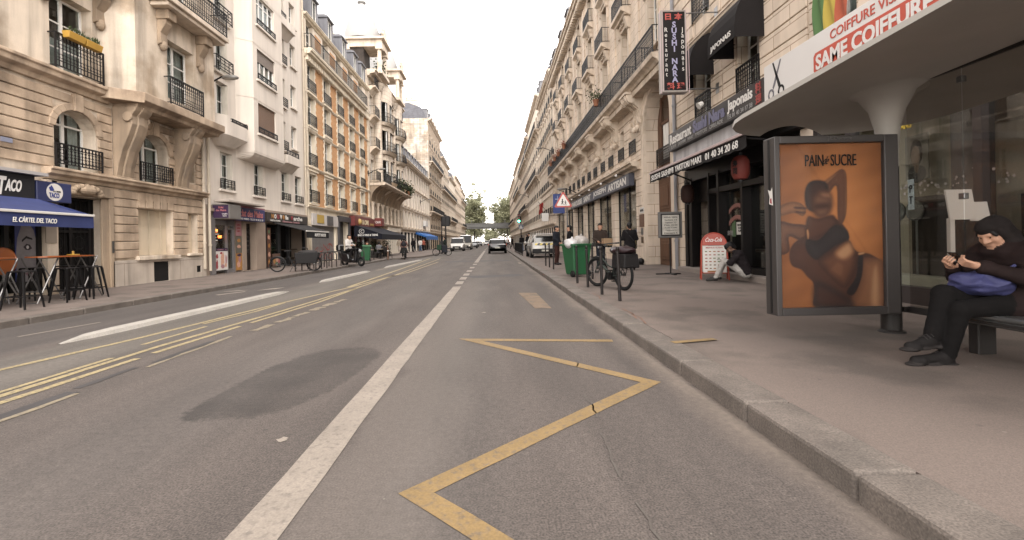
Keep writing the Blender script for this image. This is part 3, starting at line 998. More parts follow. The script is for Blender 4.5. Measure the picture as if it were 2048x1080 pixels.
# strings and bay
b = MB()
F.cornice(b, 11.95, 18.6, 3.13, .3, .3)
F.cornice(b, 3.5, 14.02, 5.62, .4, .34)
F.prism_s(b, [(-.02, 5.62), (.75, 5.62), (.8, 5.72), (1.0, 5.8), (1.0, 6.05), (-.02, 6.05)], 14.25, 18.5)
b.prism([(13.6, .0), (13.7, .34), (14.25, 1.0), (14.25, .0)], lambda p, q, d: F.p(p, q, d), 5.72, 6.05)
A.part('string_course', b, [SOOT], bevel=.012)
b = MB()      # bay that stands on the consoles
bay = [(15.75, 17.15, 6.35, 8.35), (15.75, 17.15, 9.7, 11.7), (15.75, 17.15, 12.9, 14.8)]
F.wall(b, 14.35, 18.4, 6.05, 16.4, bay, .66, .4)
b.quad(F.p(13.75, 0, 6.05), F.p(14.35, .66, 6.05), F.p(14.35, .66, 16.4), F.p(13.75, 0, 16.4))
b.quad(F.p(18.4, 0, 6.05), F.p(18.4, .66, 6.05), F.p(18.4, .66, 16.4), F.p(18.4, 0, 16.4))
b.quad(F.p(13.75, 0, 16.4), F.p(14.35, .66, 16.4), F.p(18.4, .66, 16.4), F.p(18.4, 0, 16.4))
A.part('bay', b, [STONE])
for z, r_ in ((6.35, 1), (9.7, 0), (12.9, 1)):
 A.win(16.45, z, 1.4, 2.0, 'case', 1, n=.66, dep=.36, cut=False)
A.rail(16.45, 6.08, 1.75, .95, 'scroll', .22, n=.66)
A.rail(12.95, 6.07, 1.5, .95, 'scroll', .2)
A.rail(9.35, 6.07, 1.5, .95, 'scroll', .2)
A.rail(12.97, 3.5, 1.45, .62, 'scroll', .12)
A.rail(15.95, 3.5, 1.5, .62, 'scroll', .12)
A.rail(9.4, 3.5, 1.45, .62, 'scroll', .12)
# consoles
for a in (14.55, 17.25):
 b = MB()
 pr = [(0, 3.42), (.1, 3.42), (.16, 3.8), (.3, 4.3), (.5, 4.75), (.62, 5.1), (.6, 5.35), (.72, 5.5), (.78, 5.62), (0, 5.62)]
 F.prism_s(b, pr, a - .34, a + .34)
 F.prism_s(b, [(p + (.05 if 0 < i < 9 else 0), q) for i, (p, q) in enumerate(pr)], a - .13, a + .13)
 for e in (-1, 1):
  b.cyl(F.p(a + e * .34, .5, 5.3), F.p(a + e * .4, .5, 5.3), .15, seg=12)
 F.box(b, a - .42, a + .42, -.01, .2, 3.4, 3.5)
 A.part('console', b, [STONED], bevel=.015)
# balcony of the third floor and corbels
b = MB()
F.box(b, 14.9, 18.3, .66, 1.35, 9.25, 9.42); F.box(b, 15.0, 18.2, .66, 1.25, 9.12, 9.25)
F.box(b, 11.7, 14.0, .0, .55, 9.05, 9.3)
A.part('balcony', b, [TRIM], bevel=.015)
A.rail(16.6, 9.42, 3.3, .95, 'scroll', .62, n=.66)
A.rail(12.85, 9.3, 2.1, .95, 'scroll', .5)
for a, n_, z in ((15.45, .66, 9.12), (17.45, .66, 9.12), (12.05, 0, 9.05), (13.75, 0, 9.05), (8.5, 0, 9.05), (10.1, 0, 9.05)):
 b = MB()
 F.prism_s(b, [(n_, z - 1.15), (n_ + .14, z - 1.1), (n_ + .12, z - .75), (n_ + .3, z - .45), (n_ + .34, z), (n_, z)], a - .16, a + .16)
 F.box(b, a - .2, a + .2, n_, n_ + .42, z - .32, z - .002)
 b.ball(F.p(a, n_ + .1, z - 1.15), (.12, .13, .17), 8, 6)
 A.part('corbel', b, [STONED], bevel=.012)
A.downpipe(18.5, .4, 16)
A.band(16.1, .4, .5)
A.mansard(16.5, 2.6)
# carved doorway
b = MB()
F.box(b, 13.95, 14.1, 0, .1, .1, 2.95); F.box(b, 12.1, 12.3, 0, .1, .1, 2.95); F.box(b, 12.1, 14.1, 0, .12, 2.78, 3.1)
F.box(b, 13.72, 13.95, -.02, .05, .1, 2.8)
for i in range(9):
 t = i / 8 * PI
 b.ball(F.p(13.1 + .45 * math.cos(t), .16, 2.83 + .2 * math.sin(t)), (.1, .1, .09), 8, 5)
b.ball(F.p(13.1, .18, 2.92), (.14, .28, .14), 10, 7)
A.part('door_surround', b, [STONED], bevel=.012)
b = MB()
F.box(b, 12.3, 13.95, -.42, -.4, .1, 2.75, 1)
for a in (12.32, 13.1, 13.72):
 F.box(b, a - .03, a + .05, -.4, -.33, .1, 2.72)
for z in (.12, .75, 1.75, 2.68):
 F.box(b, 12.3, 13.75, -.39, -.34, z, z + .06)
for a in np.arange(12.42, 13.7, .13):
 F.box(b, a, a + .016, -.38, -.36, .8, 2.7)
for a in (12.72, 13.4):
 for zz in (1.1, 1.45, 2.1):
  b.tube([F.p(a + .17 * math.cos(t), -.36, zz + .2 * math.sin(t)) for t in np.linspace(0, 2 * PI, 11)[:-1]], .012, 4, closed=True)
A.part('door', b, [IRON, DARK])
b = MB(); F.box(b, 14.0, 14.07, .1, .115, 1.15, 1.5)
A.part('intercom', b, [STEEL])
b = MB(); F.box(b, 10.93, 11.2, .05, .062, 3.86, 3.97)
A.part('name_plate', b, [mat('enamel_plate', (.3, .32, .42), rough=.4)])
# taco bar front (part of the house)
b = MB()
F.box(b, 5.2, 11.9, -.5, -.48, .25, 2.5, 0)
for a in (5.25, 7.6, 9.4, 11.05, 11.86):
 F.box(b, a - .05, a + .05, -.12, .02, .25, 2.5, 1)
F.box(b, 5.2, 11.9, -.12, .02, .25, .5, 1)
F.box(b, 5.25, 11.9, -.06, -.05, .5, 2.5, 2)
A.part('shop_window', b, [DARK2, BLACKP, SHOPGLASS])
b = MB()
F.box(b, 11.9, 12.2, .12, .14, 1.45, 2.3)
A.part('notice_board', b, [mat('beige_board', (.36, .3, .24), rough=.8)])
b = MB(); F.box(b, 11.95, 12.25, .0, .12, .1, 3.1)
A.part('pilaster', b, [STONE])

def face_poster(a0, a1, z0, z1, n):
 """mural of a grey face: eye, brow and blue ground, each a flat shape"""
 t = thing('window_poster', 'blue window mural with one grey painted face and eye behind the taco bar stools', 'poster', F.p(a0, n, z0))
 def sh(name, poly, m, dn):
  b = MB(); b.prism(poly, lambda p, q, d: F.p(a0 + p * (a1 - a0), d, z0 + q * (z1 - z0)), n + dn - .003, n + dn)
  b.build(name, m, t)
 sh('backing', [(0, 0), (1, 0), (1, 1), (0, 1)], mat('mural_blue', (.035, .05, .2), rough=.5), .004)
 sh('face', [(.08, .0), (.92, .0), (1, .3), (.97, .52), (.85, .66), (.6, .75), (.3, .72), (.1, .55), (.02, .3)], mat('mural_grey', (.26, .24, .25), rough=.5, var=.25, vs=4), .008)
 sh('brow', [(.3, .5), (.5, .55), (.78, .53), (.78, .55), (.5, .58), (.3, .53)], BLACKT, .012)
 sh('eye', [(.36, .44), (.5, .48), (.66, .47), (.76, .42), (.62, .4), (.46, .405)], mat('mural_dark', (.05, .04, .05), rough=.5), .012)
 sh('iris', [(.55 + .06 * math.cos(k * .6), .437 + .022 * math.sin(k * .6)) for k in range(10)], mat('mural_pale', (.5, .48, .47), rough=.5), .016)
 sh('mouth', [(.4, .1), (.6, .13), (.8, .1), (.6, .06)], mat('mural_lip', (.2, .12, .14), rough=.5), .012)
face_poster(11.3, 11.84, .5, 2.45, -.045)
sg = thing('shop_sign', 'black fascia sign with white taco lettering above the blue awning', 'sign', F.p(8, 0, 2.5))
panel(sg, F, 3.6, 11.28, .02, .5, 2.5, 3.08, mat('fascia_black', (.028, .028, .032), rough=.5), 'board', .01)
panel(sg, F, 3.6, 11.5, .02, .62, 3.085, 3.16, mat('pale_ledge', (.33, .31, .3), rough=.7, var=.2), 'ledge')
write(sg, F, 'EL CARTEL DEL', 8.1, .505, 2.79, 3.0, .28, WHITET, bold=.03)
write(sg, F, 'T', 10.5, .505, 2.76, .17, .42, WHITET, bold=.035, slant=.15)
write(sg, F, 'ACO', 10.77, .505, 2.78, .36, .28, WHITET, bold=.035, slant=.15)
sg = thing('round_logo_sign', 'small blue lightbox with a round white taco logo beside the carved doorway', 'sign', F.p(11.3, 0, 2.45))
panel(sg, F, 11.32, 12.25, .1, .5, 2.48, 2.98, mat('sign_blue', (.03, .04, .13), rough=.45), 'box', .01)
b = MB(); b.cyl(F.p(11.78, .5, 2.73), F.p(11.78, .506, 2.73), .22, seg=28); b.build('disc', WHITE, sg)
write(sg, F, 'TACO', 11.76, .508, 2.65, .27, .13, mat('letter_blue', (.04, .06, .26), rough=.5, var=0), bold=.03)
write(sg, F, 'EL CARTEL', 11.84, .508, 2.75, .2, .04, BLACKT, bold=.0)
b = MB()       # little bird-like mark
b.prism([(11.65, 2.76), (11.72, 2.75), (11.76, 2.79), (11.72, 2.86), (11.69, 2.9), (11.66, 2.86), (11.62, 2.84)], lambda p, q, d: F.p(p, d, q), .505, .51)
b.build('emblem', mat('letter_blue', (.04, .06, .26)), sg)
aw = thing('shop_awning', 'blue fabric awning with a white edge and taco bar name on its valance', 'awning', F.p(8, 0, 2))
AWB = mat('awning_blue', (.03, .045, .16), rough=.85, var=.14, vs=2.5, fine=.06, fs=80)
b = MB()
for i in range(14):
 a, c = 3.2 + i * .583, 3.2 + (i + 1) * .583
 sag = lambda t: -.05 * math.sin(PI * t)
 for j in range(5):
  t, u = j / 5, (j + 1) / 5
  b.quad(F.p(a, .5 + 1.3 * t, 2.52 - .42 * t + sag(t)), F.p(c, .5 + 1.3 * t, 2.52 - .42 * t + sag(t)), F.p(c, .5 + 1.3 * u, 2.52 - .42 * u + sag(u)), F.p(a, .5 + 1.3 * u, 2.52 - .42 * u + sag(u)))
for k in (3.2, 11.36):
 b.add([F.p(k, .5, 2.52), F.p(k, 1.8, 2.1), F.p(k, 1.8, 1.78), F.p(k, .5, 2.36)], [(0, 1, 2, 3)])
b.build('canopy', AWB, aw, smooth=True)
b = MB(); F.box(b, 3.2, 11.38, 1.79, 1.85, 2.055, 2.11); b.build('front_bar', mat('white_metal', (.55, .53, .5), rough=.4), aw, bevel=.008)
b = MB()
for i in range(60):
 a, c = 3.22 + i * .136, 3.22 + (i + 1) * .136
 wv = lambda q: 1.81 + .012 * math.sin(q * 9)
 b.quad(F.p(a, 1.815, 2.06), F.p(c, 1.815, 2.06), F.p(c, wv(c), 1.78), F.p(a, wv(a), 1.78))
b.build('valance', AWB, aw, smooth=True)
write(aw, F, 'EL CÁRTEL DEL TACO', 9.93, 1.832, 1.92, .95, .13, WHITET, bold=.015, slant=.15)
# yellow flower boxes on the railing
for i, (a, lab) in enumerate(((12.65, 'yellow flower box on the iron railing of the stone house, nearer of the pair'), (13.2, 'yellow flower box on the iron railing of the stone house, farther of the pair'))):
 t = thing('flower_box', lab, 'flower box', F.p(a, .28, 6.95), group='yellow flower boxes on the stone house')
 b = MB(); b.hexa([F.p(a - .25, .22, 6.94), F.p(a + .25, .22, 6.94), F.p(a + .25, .38, 6.94), F.p(a - .25, .38, 6.94), F.p(a - .27, .2, 7.12), F.p(a + .27, .2, 7.12), F.p(a + .27, .42, 7.12), F.p(a - .27, .42, 7.12)])
 b.build('planter', mat('yellow_plastic', (.62, .36, .06), rough=.5, var=.08), t, bevel=.01)
 b = MB(); b.box(-.1, .1, -.2, .2, 0, .02); rr = random.Random(i)
 b = MB()
 for k in range(60):
  p = Vector(F.p(a + rr.uniform(-.22, .22), .31 + rr.uniform(-.06, .06), 7.13))
  d = Vector((rr.uniform(-.08, .08), rr.uniform(-.08, .08), rr.uniform(.06, .2)))
  s_ = Vector((rr.uniform(-.02, .02), rr.uniform(-.02, .02), .01))
  b.quad(p, p + d * .6 + s_, p + d, p + d * .6 - s_)
 b.build('plant', mat('leaf_green', (.06, .085, .03), rough=.7, var=.3, vs=8), t)

# ================================================================== house 2: white rendered house with oriel
B = Bld('white_house', 'pale rendered modernist apartment house with oriel windows above the nail salon', LF, 18.65, 28.75)
SR = 'modern'
for a, w_, st in ((20.28, .95, 'pers'), (23.05, .95, 'pers'), (26.0, .95, 'pers'), (27.75, .95, 'pers')):
 B.win(a, 3.75, w_, 1.6, st, random.randrange(3), rail=SR, rh=.42, rd=.06)
for z in (6.85, 8.75, 11.0, 13.4):
 B.win(20.05, z, .9, 1.5, 'pers', 1, dep=.3)
 if z > 7: B.rail(20.05, z + .0, 1.25, .62, 'modern', .16)
for z in (6.6, 9.0, 11.4, 13.8):
 B.win(25.95, z, .55, 1.6, 'case', 0, dep=.25)
 B.rail(25.95, z, .7, .5, 'modern', .1)
 B.win(27.3, z + .3, .75, 1.3, 'case', 1, dep=.25)
B.cut += [(19.2, 20.75, .12, 2.45), (20.85, 21.35, .1, 2.45), (21.75, 22.6, .12, 2.35), (23.6, 28.6, .12, 2.45, .9)]
b = MB()
F.wall(b, 18.65, 28.75, 3.0, 19, [c for c in B.cut if c[2] > 3], 0, .3); F.wall(b, 18.65, 28.75, .1, 3.0, [c for c in B.cut if c[2] < 3], .01, .5, 1)
for a in (18.65, 28.75):
 b.quad(F.p(a, 0, .1), F.p(a, -9, .1), F.p(a, -9, 19), F.p(a, 0, 19))
b.quad(F.p(18.65, 0, 19), F.p(28.75, 0, 19), F.p(28.75, -9, 19), F.p(18.65, -9, 19))
B.part('wall', b, [RENDER_W, mat('brown_stone', (.27, .21, .165), rough=.85, var=.12)])
b = MB()
for a in (20.28, 23.05, 26.0, 27.75):
 b = MB(); F.box(b, a - .62, a + .62, 0, .1, 3.64, 3.74); B.part('sill', b, [RENDER_W], bevel=.01)
for a, w_, zs in ((20.05, 1.2, (8.75, 11.0, 13.4)), (25.95, .7, (6.6, 9, 11.4)), (27.3, .9, (6.9, 9.3, 11.7, 14.1))):
 for z in zs:
  b = MB(); F.box(b, a - w_ / 2, a + w_ / 2, 0, .12, z - .1, z - .005); B.part('sill', b, [RENDER_W], bevel=.01)
pass
# oriel over three floors
b = MB()
prof = [(21.1, 0), (21.55, .6), (24.6, .6), (24.95, 0)]
ow = [(21.95, 23.75, z, z + 1.45) for z in (6.6, 9.15, 11.75, 14.3)]
F.wall(b, 21.55, 24.6, 5.7, 17.5, ow, .6, .18)
for p, q in ((0, 1), (2, 3)):
 b.quad(F.p(*prof[p], 5.7), F.p(*prof[q], 5.7), F.p(*prof[q], 17.5), F.p(*prof[p], 17.5))
b.add([F.p(p, q, 17.5) for p, q in prof], [(0, 1, 2, 3)])
cc = (23.0, 0)
for k in range(6):       # curved underside
 t, u = k / 6 * PI / 2, (k + 1) / 6 * PI / 2
 f = lambda x, th: (x[0], x[1] * math.cos(th))
 zz = lambda th: 5.7 - .42 * math.sin(th)
 for p, q in ((0, 1), (1, 2), (2, 3)):
  A1, B1 = prof[p], prof[q]
  b.quad(F.p(A1[0], A1[1] * math.cos(t), zz(t)), F.p(B1[0], B1[1] * math.cos(t), zz(t)), F.p(B1[0], B1[1] * math.cos(u), zz(u)), F.p(A1[0], A1[1] * math.cos(u), zz(u)))
for z in (6.5, 9.05, 11.65, 14.2):
 F.box(b, 21.85, 23.85, .6, .7, z, z + .09)
 for p, q in ((0, 1), (1, 2), (2, 3)):
  A1, B1 = prof[p], prof[q]
  b.quad(F.p(A1[0], A1[1] + .02, z - .9), F.p(B1[0], B1[1] + .02, z - .9), F.p(B1[0], B1[1] + .02, z - .86), F.p(A1[0], A1[1] + .02, z - .86))
B.part('oriel', b, [RENDER_W])
BLIND = mat('brown_roller_shutter', (.24, .15, .1), rough=.7, var=.08, brick=((.65, .6, .6), 30, .055, .006, .0))
BLIND2 = mat('grey_roller_shutter', (.3, .25, .21), rough=.7, var=.08, brick=((.65, .6, .6), 30, .055, .006, .0))
for z, hb, bm_ in ((6.6, 1.45, BLIND), (9.15, .55, BLIND2), (11.75, .0, BLIND2), (14.3, .3, BLIND2)):
 if hb < 1.4:
  B.win(22.85, z, 1.8, 1.45, 'trans', 1, n=.6, dep=.16, cut=False)
  b = MB()
  for a in (22.4, 23.3): F.box(b, a - .03, a + .03, .44, .5, z, z + 1.45)
  B.part('mullion', b, [WFRAME])
 if hb:
  b = MB(); F.box(b, 21.96, 23.74, .49, .52, z + 1.45 - hb, z + 1.449); B.part('roller_shutter', b, [bm_])
 B.rail(22.85, z, 1.8, .3, 'modern', .05, n=.6)
# curved balconies
def curved_balcony(a0, a1, z0, z1, d, bot, gap):
 b = MB()
 n = 10
 r_ = min(d, (a1 - a0) / 2)
 pts = [(a0, 0)] + [(a0 + r_ - r_ * math.cos(PI / 2 * k / 5), d * math.sin(PI / 2 * k / 5)) for k in range(1, 6)] + [(a1 - .15, d), (a1, d - .1), (a1, 0)]
 for i in range(len(pts) - 1):
  P_, Q_ = pts[i], pts[i + 1]
  zt = z1 - (gap if 5 <= i <= 5 else 0)
  b.quad(F.p(*P_, z0), F.p(*Q_, z0), F.p(*Q_, zt), F.p(*P_, zt))
  b.quad(F.p(P_[0], P_[1], z0), F.p(*Q_, z0), F.p((Q_[0] + 19.9) / 2, Q_[1] * .45, z0 - bot), F.p((P_[0] + 19.9) / 2, P_[1] * .45, z0 - bot))
  b.quad(F.p(P_[0], P_[1] * .88, zt), F.p(Q_[0], Q_[1] * .88, zt), F.p(*Q_, zt), F.p(*P_, zt))
 b.add([F.p(p, q * .45, z0 - bot) for p, q in [((x + 19.9) / 2, y) for x, y in pts]], [tuple(range(len(pts)))])
 b.add([F.p(p, q, z0 + .1) for p, q in pts], [tuple(range(len(pts)))])
 B.part('balcony', b, [RENDER_W])
curved_balcony(18.95, 21.05, 5.95, 6.75, .62, .4, .22)
B.rail(20.35, 6.5, 1.2, .2, 'modern', .6)
for a0, a1, z in ((25.2, 26.9, 5.75), (24.75, 26.6, 13.2)):
 b = MB()
 F.prism_s(b, [(0, z - .4), (.4, z), (.5, z), (.5, z + .45), (0, z + .45)], a0, a1); B.part('balcony', b, [RENDER_W], bevel=.02)
B.rail(26.05, 6.2, 1.5, .3, 'modern', .45)
B.downpipe(18.85, .3, 18.5, m=mat('cream_pipe', (.5, .43, .34)))
B.downpipe(28.62, 2.7, 18.5)
b = MB()
F.box(b, 18.9, 22.9, .0, .16, 2.72, 2.86); F.box(b, 23.4, 28.6, 0, .14, 2.98, 3.1)
F.box(b, 21.38, 21.72, 0, .05, .12, 2.5); F.box(b, 22.62, 23.55, 0, .05, .12, 2.75); F.box(b, 21.72, 22.62, 0, .05, 2.36, 2.75)
B.part('shop_surround', b, [mat('brown_stone', (.32, .235, .18), rough=.85, var=.12)], bevel=.01)
b = MB()       # street door
F.box(b, 21.75, 22.6, -.3, -.26, .12, 2.35, 0)
for z in np.arange(.9, 2.2, .22):
 F.box(b, 21.85, 22.5, -.255, -.245, z, z + .14, 1)
B.part('door', b, [mat('dark_brown_door', (.03, .022, .02), rough=.5), mat('door_glass', (.05, .05, .055), rough=.1)])
# nail salon shop front
b = MB()
F.box(b, 19.2, 20.75, -.48, -.46, .12, 2.45, 0)
for a in (19.24, 20.2, 20.72):
 F.box(b, a - .04, a + .04, -.12, .03, .12, 2.45, 1)
F.box(b, 19.2, 20.75, -.12, .03, 2.2, 2.45, 1); F.box(b, 20.2, 20.75, -.1, .0, 2.0, 2.06, 1); F.box(b, 20.2, 20.75, -.1, .0, .12, .3, 1)
F.box(b, 19.25, 20.75, -.06, -.05, .2, 2.2, 2)
F.box(b, 18.95, 19.18, -.0, .12, .12, 2.5, 1)
B.part('shop_window', b, [DARK2, mat('alu_frame', (.27, .25, .25), rough=.45, metal=.3), SHOPGLASS])
def poster(label, a0, a1, n, z0, z1, base, spots, cat='poster', seed=1, name='window_poster', Fx=None, group=None):
 """printed sheet with irregular coloured shapes standing for its picture"""
 Fx = Fx or F
 t = thing(name, label, cat, Fx.p((a0 + a1) / 2, n, z0), group=group)
 panel(t, Fx, a0, a1, n, n + .006, z0, z1, base, 'sheet')
 r = random.Random(seed)
 for i, (p, q, sp, sq, m) in enumerate(spots):
  b = MB()
  poly = [(a0 + (a1 - a0) * min(.99, max(.01, p + sp * math.cos(k * PI / 6) * r.uniform(.7, 1.15))), z0 + (z1 - z0) * min(.99, max(.01, q + sq * math.sin(k * PI / 6) * r.uniform(.7, 1.15)))) for k in range(12)]
  b.prism(poly, lambda p, q, d: Fx.p(p, d, q), n + .006, n + .0085 + .0006 * i)
  b.build('picture', m, t)
 return t
PK = [mat('print_skin', (.5, .28, .2), rough=.6, var=.15, vs=12), mat('print_red', (.42, .06, .07), rough=.6), mat('print_pink', (.5, .26, .28), rough=.6), mat('print_orange', (.55, .26, .07), rough=.6), mat('print_purple', (.06, .03, .08), rough=.6), mat('print_green', (.12, .2, .1), rough=.6)]
poster('white nail salon window poster with pink hands and red roses', 19.28, 20.16, .04, .28, 1.08, WHITE, [(.1, .3, .1, .28, PK[1]), (.12, .75, .1, .14, PK[1]), (.5, .5, .1, .42, PK[0]), (.62, .6, .09, .34, PK[0]), (.55, .2, .16, .12, PK[2]), (.85, .55, .08, .3, PK[2]), (.82, .25, .1, .12, PK[0]), (.45, .9, .1, .06, PK[1])])
poster('narrow purple strip on the nail salon window above its hand poster', 19.28, 20.16, .04, 1.085, 1.2, PK[4], [(.4, .5, .3, .14, PK[2]), (.85, .5, .08, .1, PK[2])])
poster('small colourful pastry poster low on the wall beside the salon door', 20.86, 21.34, .02, .2, .95, PK[3], [(.4, .35, .3, .22, PK[0]), (.6, .65, .25, .2, PK[2]), (.5, .9, .4, .08, PK[4])])
poster('tall pink poster high beside the nail salon door', 20.86, 21.34, .02, 1.75, 2.45, PK[2], [(.5, .7, .3, .05, PK[1]), (.5, .5, .34, .05, PK[1]), (.45, .3, .3, .05, PK[1])])
poster('grey price list panel between pink and pastry posters', 20.86, 21.34, .02, .98, 1.72, mat('print_grey', (.17, .15, .12), rough=.6), [(.5, .75, .3, .12, PK[3]), (.5, .4, .34, .12, PK[0])])
for a, z, m_, lab in ((19.62, 1.95, (1., .3, .06), 'glowing orange neon sign in the nail salon window'), (19.9, 1.7, (1., .22, .05), 'small red neon sign under the orange one in the salon')):
 b = MB(); F.box(b, a - .13, a + .13, -.14, -.12, z - .06, z + .06)
 tag(b.build('neon_sign', mat('neon%d' % int(m_[1] * 100), m_, emit=1.2, var=.3, vs=12), origin=F.p(a, -.13, z), bevel=.02), lab, 'neon sign')
b = MB()
for i, z in enumerate((2.02, 1.9, 1.78, 1.64, 1.52)):
 F.box(b, 19.32, 19.5 + .1 * (i % 3), -.045, -.042, z, z + .045)
b.build('window_lettering', WHITET, B.t)
sg = thing('salon_sign', 'navy and pink nail salon fascia sign with flowing pink script', 'sign', F.p(19.6, 0, 2.4))
panel(sg, F, 20.05, 22.75, .17, .42, 2.42, 3.0, mat('sign_navy', (.035, .04, .15), rough=.45), 'board', .01)
panel(sg, F, 20.0, 22.8, .16, .4, 3.005, 3.08, mat('sign_rim', (.3, .1, .13), rough=.5), 'rim')
write(sg, F, 'Eclat des Mains', 21.45, .425, 2.76, 2.2, .32, mat('letter_pink', (.62, .22, .22), rough=.5, var=0), bold=.02, slant=.12)
write(sg, F, 'SOINS MAINS - TEL 01 40 34 21 50', 21.45, .425, 2.5, 2.2, .09, WHITET, bold=.0)
panel(sg, F, 19.1, 20.0, .05, .75, 2.42, 3.02, mat('sign_side', (.2, .185, .17), rough=.6), 'side_box', .01)
b = MB(); b.box(-11.5, -10.88, 19.08, 19.1, 2.46, 2.98); b.build('side_panel', PK[4], sg)
lettering(sg, 'Eclat\ndes Mains', (-11.17, 19.075, 2.83), (1, 0, 0), (0, 0, 1), .42, .2, mat('letter_pink', (.62, .22, .22)), bold=.01)
lettering(sg, 'Ongles\nSoins', (-11.02, 19.075, 2.58), (1, 0, 0), (0, 0, 1), .22, .14, WHITET, bold=.0)
panel(sg, F, 18.95, 22.0, .2, .8, 3.1, 3.2, mat('awning_case', (.55, .48, .42), rough=.6), 'awning_case', .02)
# grocery front and awning
b = MB()
F.box(b, 23.6, 28.6, -.9, -.88, .12, 2.45, 0)
for a in (23.65, 25.2, 26.3, 28.5):
 F.box(b, a - .06, a + .06, -.15, .03, .12, 2.45, 1)
F.box(b, 25.2, 28.6, -.85, -.5, .5, .56, 3); F.box(b, 25.2, 28.6, -.85, -.5, 1.0, 1.06, 3)
F.box(b, 24.05, 25.15, -.1, -.09, .2, 2.4, 2)
B.part('shop_window', b, [DARK, BLACKP, SHOPGLASS, mat('shelf', (.12, .09, .06))])
poster('tall brown fruit poster strip at the grocery entrance', 23.72, 24.1, .03, .2, 2.2, mat('print_brown', (.12, .05, .03), rough=.6), [(.5, .12, .3, .07, PK[3]), (.5, .32, .32, .07, PK[0]), (.5, .54, .3, .06, PK[3]), (.45, .75, .3, .06, PK[0]), (.5, .9, .3, .05, PK[5])])
poster('low fruit display poster under the grocery window', 24.25, 25.1, .03, .2, .85, mat('print_brown2', (.18, .1, .07), rough=.6), [(.25, .4, .15, .25, PK[3]), (.6, .55, .2, .25, PK[0]), (.85, .35, .12, .2, PK[1]), (.5, .2, .2, .1, PK[5])])
sg = thing('grocery_sign', 'dark grocery fascia sign with white and orange letters', 'sign', F.p(25, 0, 2.5))
panel(sg, F, 23.45, 28.5, .02, .2, 2.5, 2.98, mat('fascia_brown', (.06, .05, .045), rough=.5), 'board', .01)
for s_, a, c_ in (('N', 24.0, PK[3]), ('o', 24.3, WHITET), ('U', 24.62, PK[1]), ('v', 24.95, WHITET), ('e', 25.25, PK[3]), ('lle', 25.65, WHITET), ('M', 26.3, PK[1]), ('arche', 27.1, WHITET)):
 write(sg, F, s_, a, .205, 2.8, .24 * len(s_) if s_ != 'lle' else .35, .24, c_, bold=.03)
write(sg, F, 'Alimentation Générale', 26.2, .205, 2.58, 2.2, .11, PK[2], bold=.01)
write(sg, F, 'FRUITS & LEGUMES', 24.3, .205, 2.58, 1.1, .08, WHITET, bold=.0)
aw = thing('grocery_awning', 'dark grey grocery awning with white valance lettering over the corner shop', 'awning', F.p(25, 0, 2))
b = MB()
b.hexa([F.p(24.2, .1, 2.45), F.p(28.7, .1, 2.45), F.p(28.4, 1.5, 2.02), F.p(25.0, 1.5, 2.02), F.p(24.2, .1, 2.5), F.p(28.7, .1, 2.5), F.p(28.4, 1.5, 2.06), F.p(25.0, 1.5, 2.06)])
b.build('canopy', mat('awning_grey', (.04, .037, .038), rough=.85, var=.1), aw)
b = MB(); F.box(b, 25.0, 28.4, 1.5, 1.55, 2.0, 2.07); b.build('front_bar', mat('white_metal', (.55, .53, .5)), aw)
b = MB(); F.box(b, 25.02, 28.38, 1.515, 1.53, 1.66, 2.0); b.build('valance', mat('awning_dark', (.02, .02, .022), rough=.85), aw)
write(aw, F, 'AU PETIT MARCHE', 27.0, 1.535, 1.83, 1.7, .18, WHITET, bold=.02)

# ================================================================== house 3: ochre brick
Cb = Bld('ochre_house', 'ochre brick apartment house with cream window surrounds and a long iron balcony under slate dormers', LF, 28.75, 43.6)
CREAMT = mat('cream_trim', (.66, .58, .46), rough=.9, var=.1, streak=.2)
bays = [29.9, 32.75, 35.55, 38.4, 41.3]
for a in bays:
 for z, h_ in ((3.95, 1.85), (6.3, 2.15), (8.85, 2.05), (11.0, 1.95)):
  Cb.win(a, z, 1.15, h_, 'case', None, rail='scroll', rh=.78, rd=.2 if z < 5 else .12, rw=.2)
 Cb.win(a, 13.75, 1.1, 1.75, 'case', 0)
Cb.cut += [(29.1, 29.4, .12, 3.0)]
Cb.cut += [(29.6, 34.0, .12, 2.55), (34.6, 37.0, .12, 3.3), (37.6, 43.0, .12, 3.2, .92)]
b = MB()
F.wall(b, 28.75, 43.6, 3.6, 13.5, [c for c in Cb.cut if 3.6 < c[2] < 13.4], 0, .3, 0, 1)
for a in (28.75, 43.6):
 b.quad(F.p(a, 0, .1), F.p(a, -9, .1), F.p(a, -9, 15.6), F.p(a, 0, 15.6))
Cb.part('wall', b, [ORANGE, CREAMT])
b = MB()
CREAMT = mat('cream_trim', (.66, .58, .46), rough=.9, var=.1, streak=.2)
F.wall(b, 28.75, 43.6, .1, 3.6, [c for c in Cb.cut if c[2] < 3.4], .03, .4)
rr = random.Random(2)
for a in bays:
 for z, h_ in ((3.95, 1.85), (6.3, 2.15), (8.85, 2.05), (11.0, 1.95)):
  q = z
  k = 0
  while q < z + h_ + .02:
   for e in (-1, 1):
    t = .13 if k % 2 else .23
    x0, x1 = sorted((a + e * .575, a + e * (.575 + t)))
    F.box(b, x0, x1, -.01, .045, q, min(q + .2, z + h_ + .15))
   q += .205; k += 1
  F.box(b, a - .575, a + .575, -.01, .045, z + h_, z + h_ + .16)
  F.box(b, a - .8, a + .8, -.01, .12, z + h_ + .16, z + h_ + .26)
  F.box(b, a - .75, a + .75, -.01, .16, z - .12, z - .01)
for a in (28.95, 43.4):
 q, k = 3.7, 0
 while q < 13:
  F.box(b, a - (.18 if k % 2 else .26), a + (.18 if k % 2 else .26), -.01, .05, q, q + .3); q += .31; k += 1
Cb.part('stone_trim', b, [CREAMT])
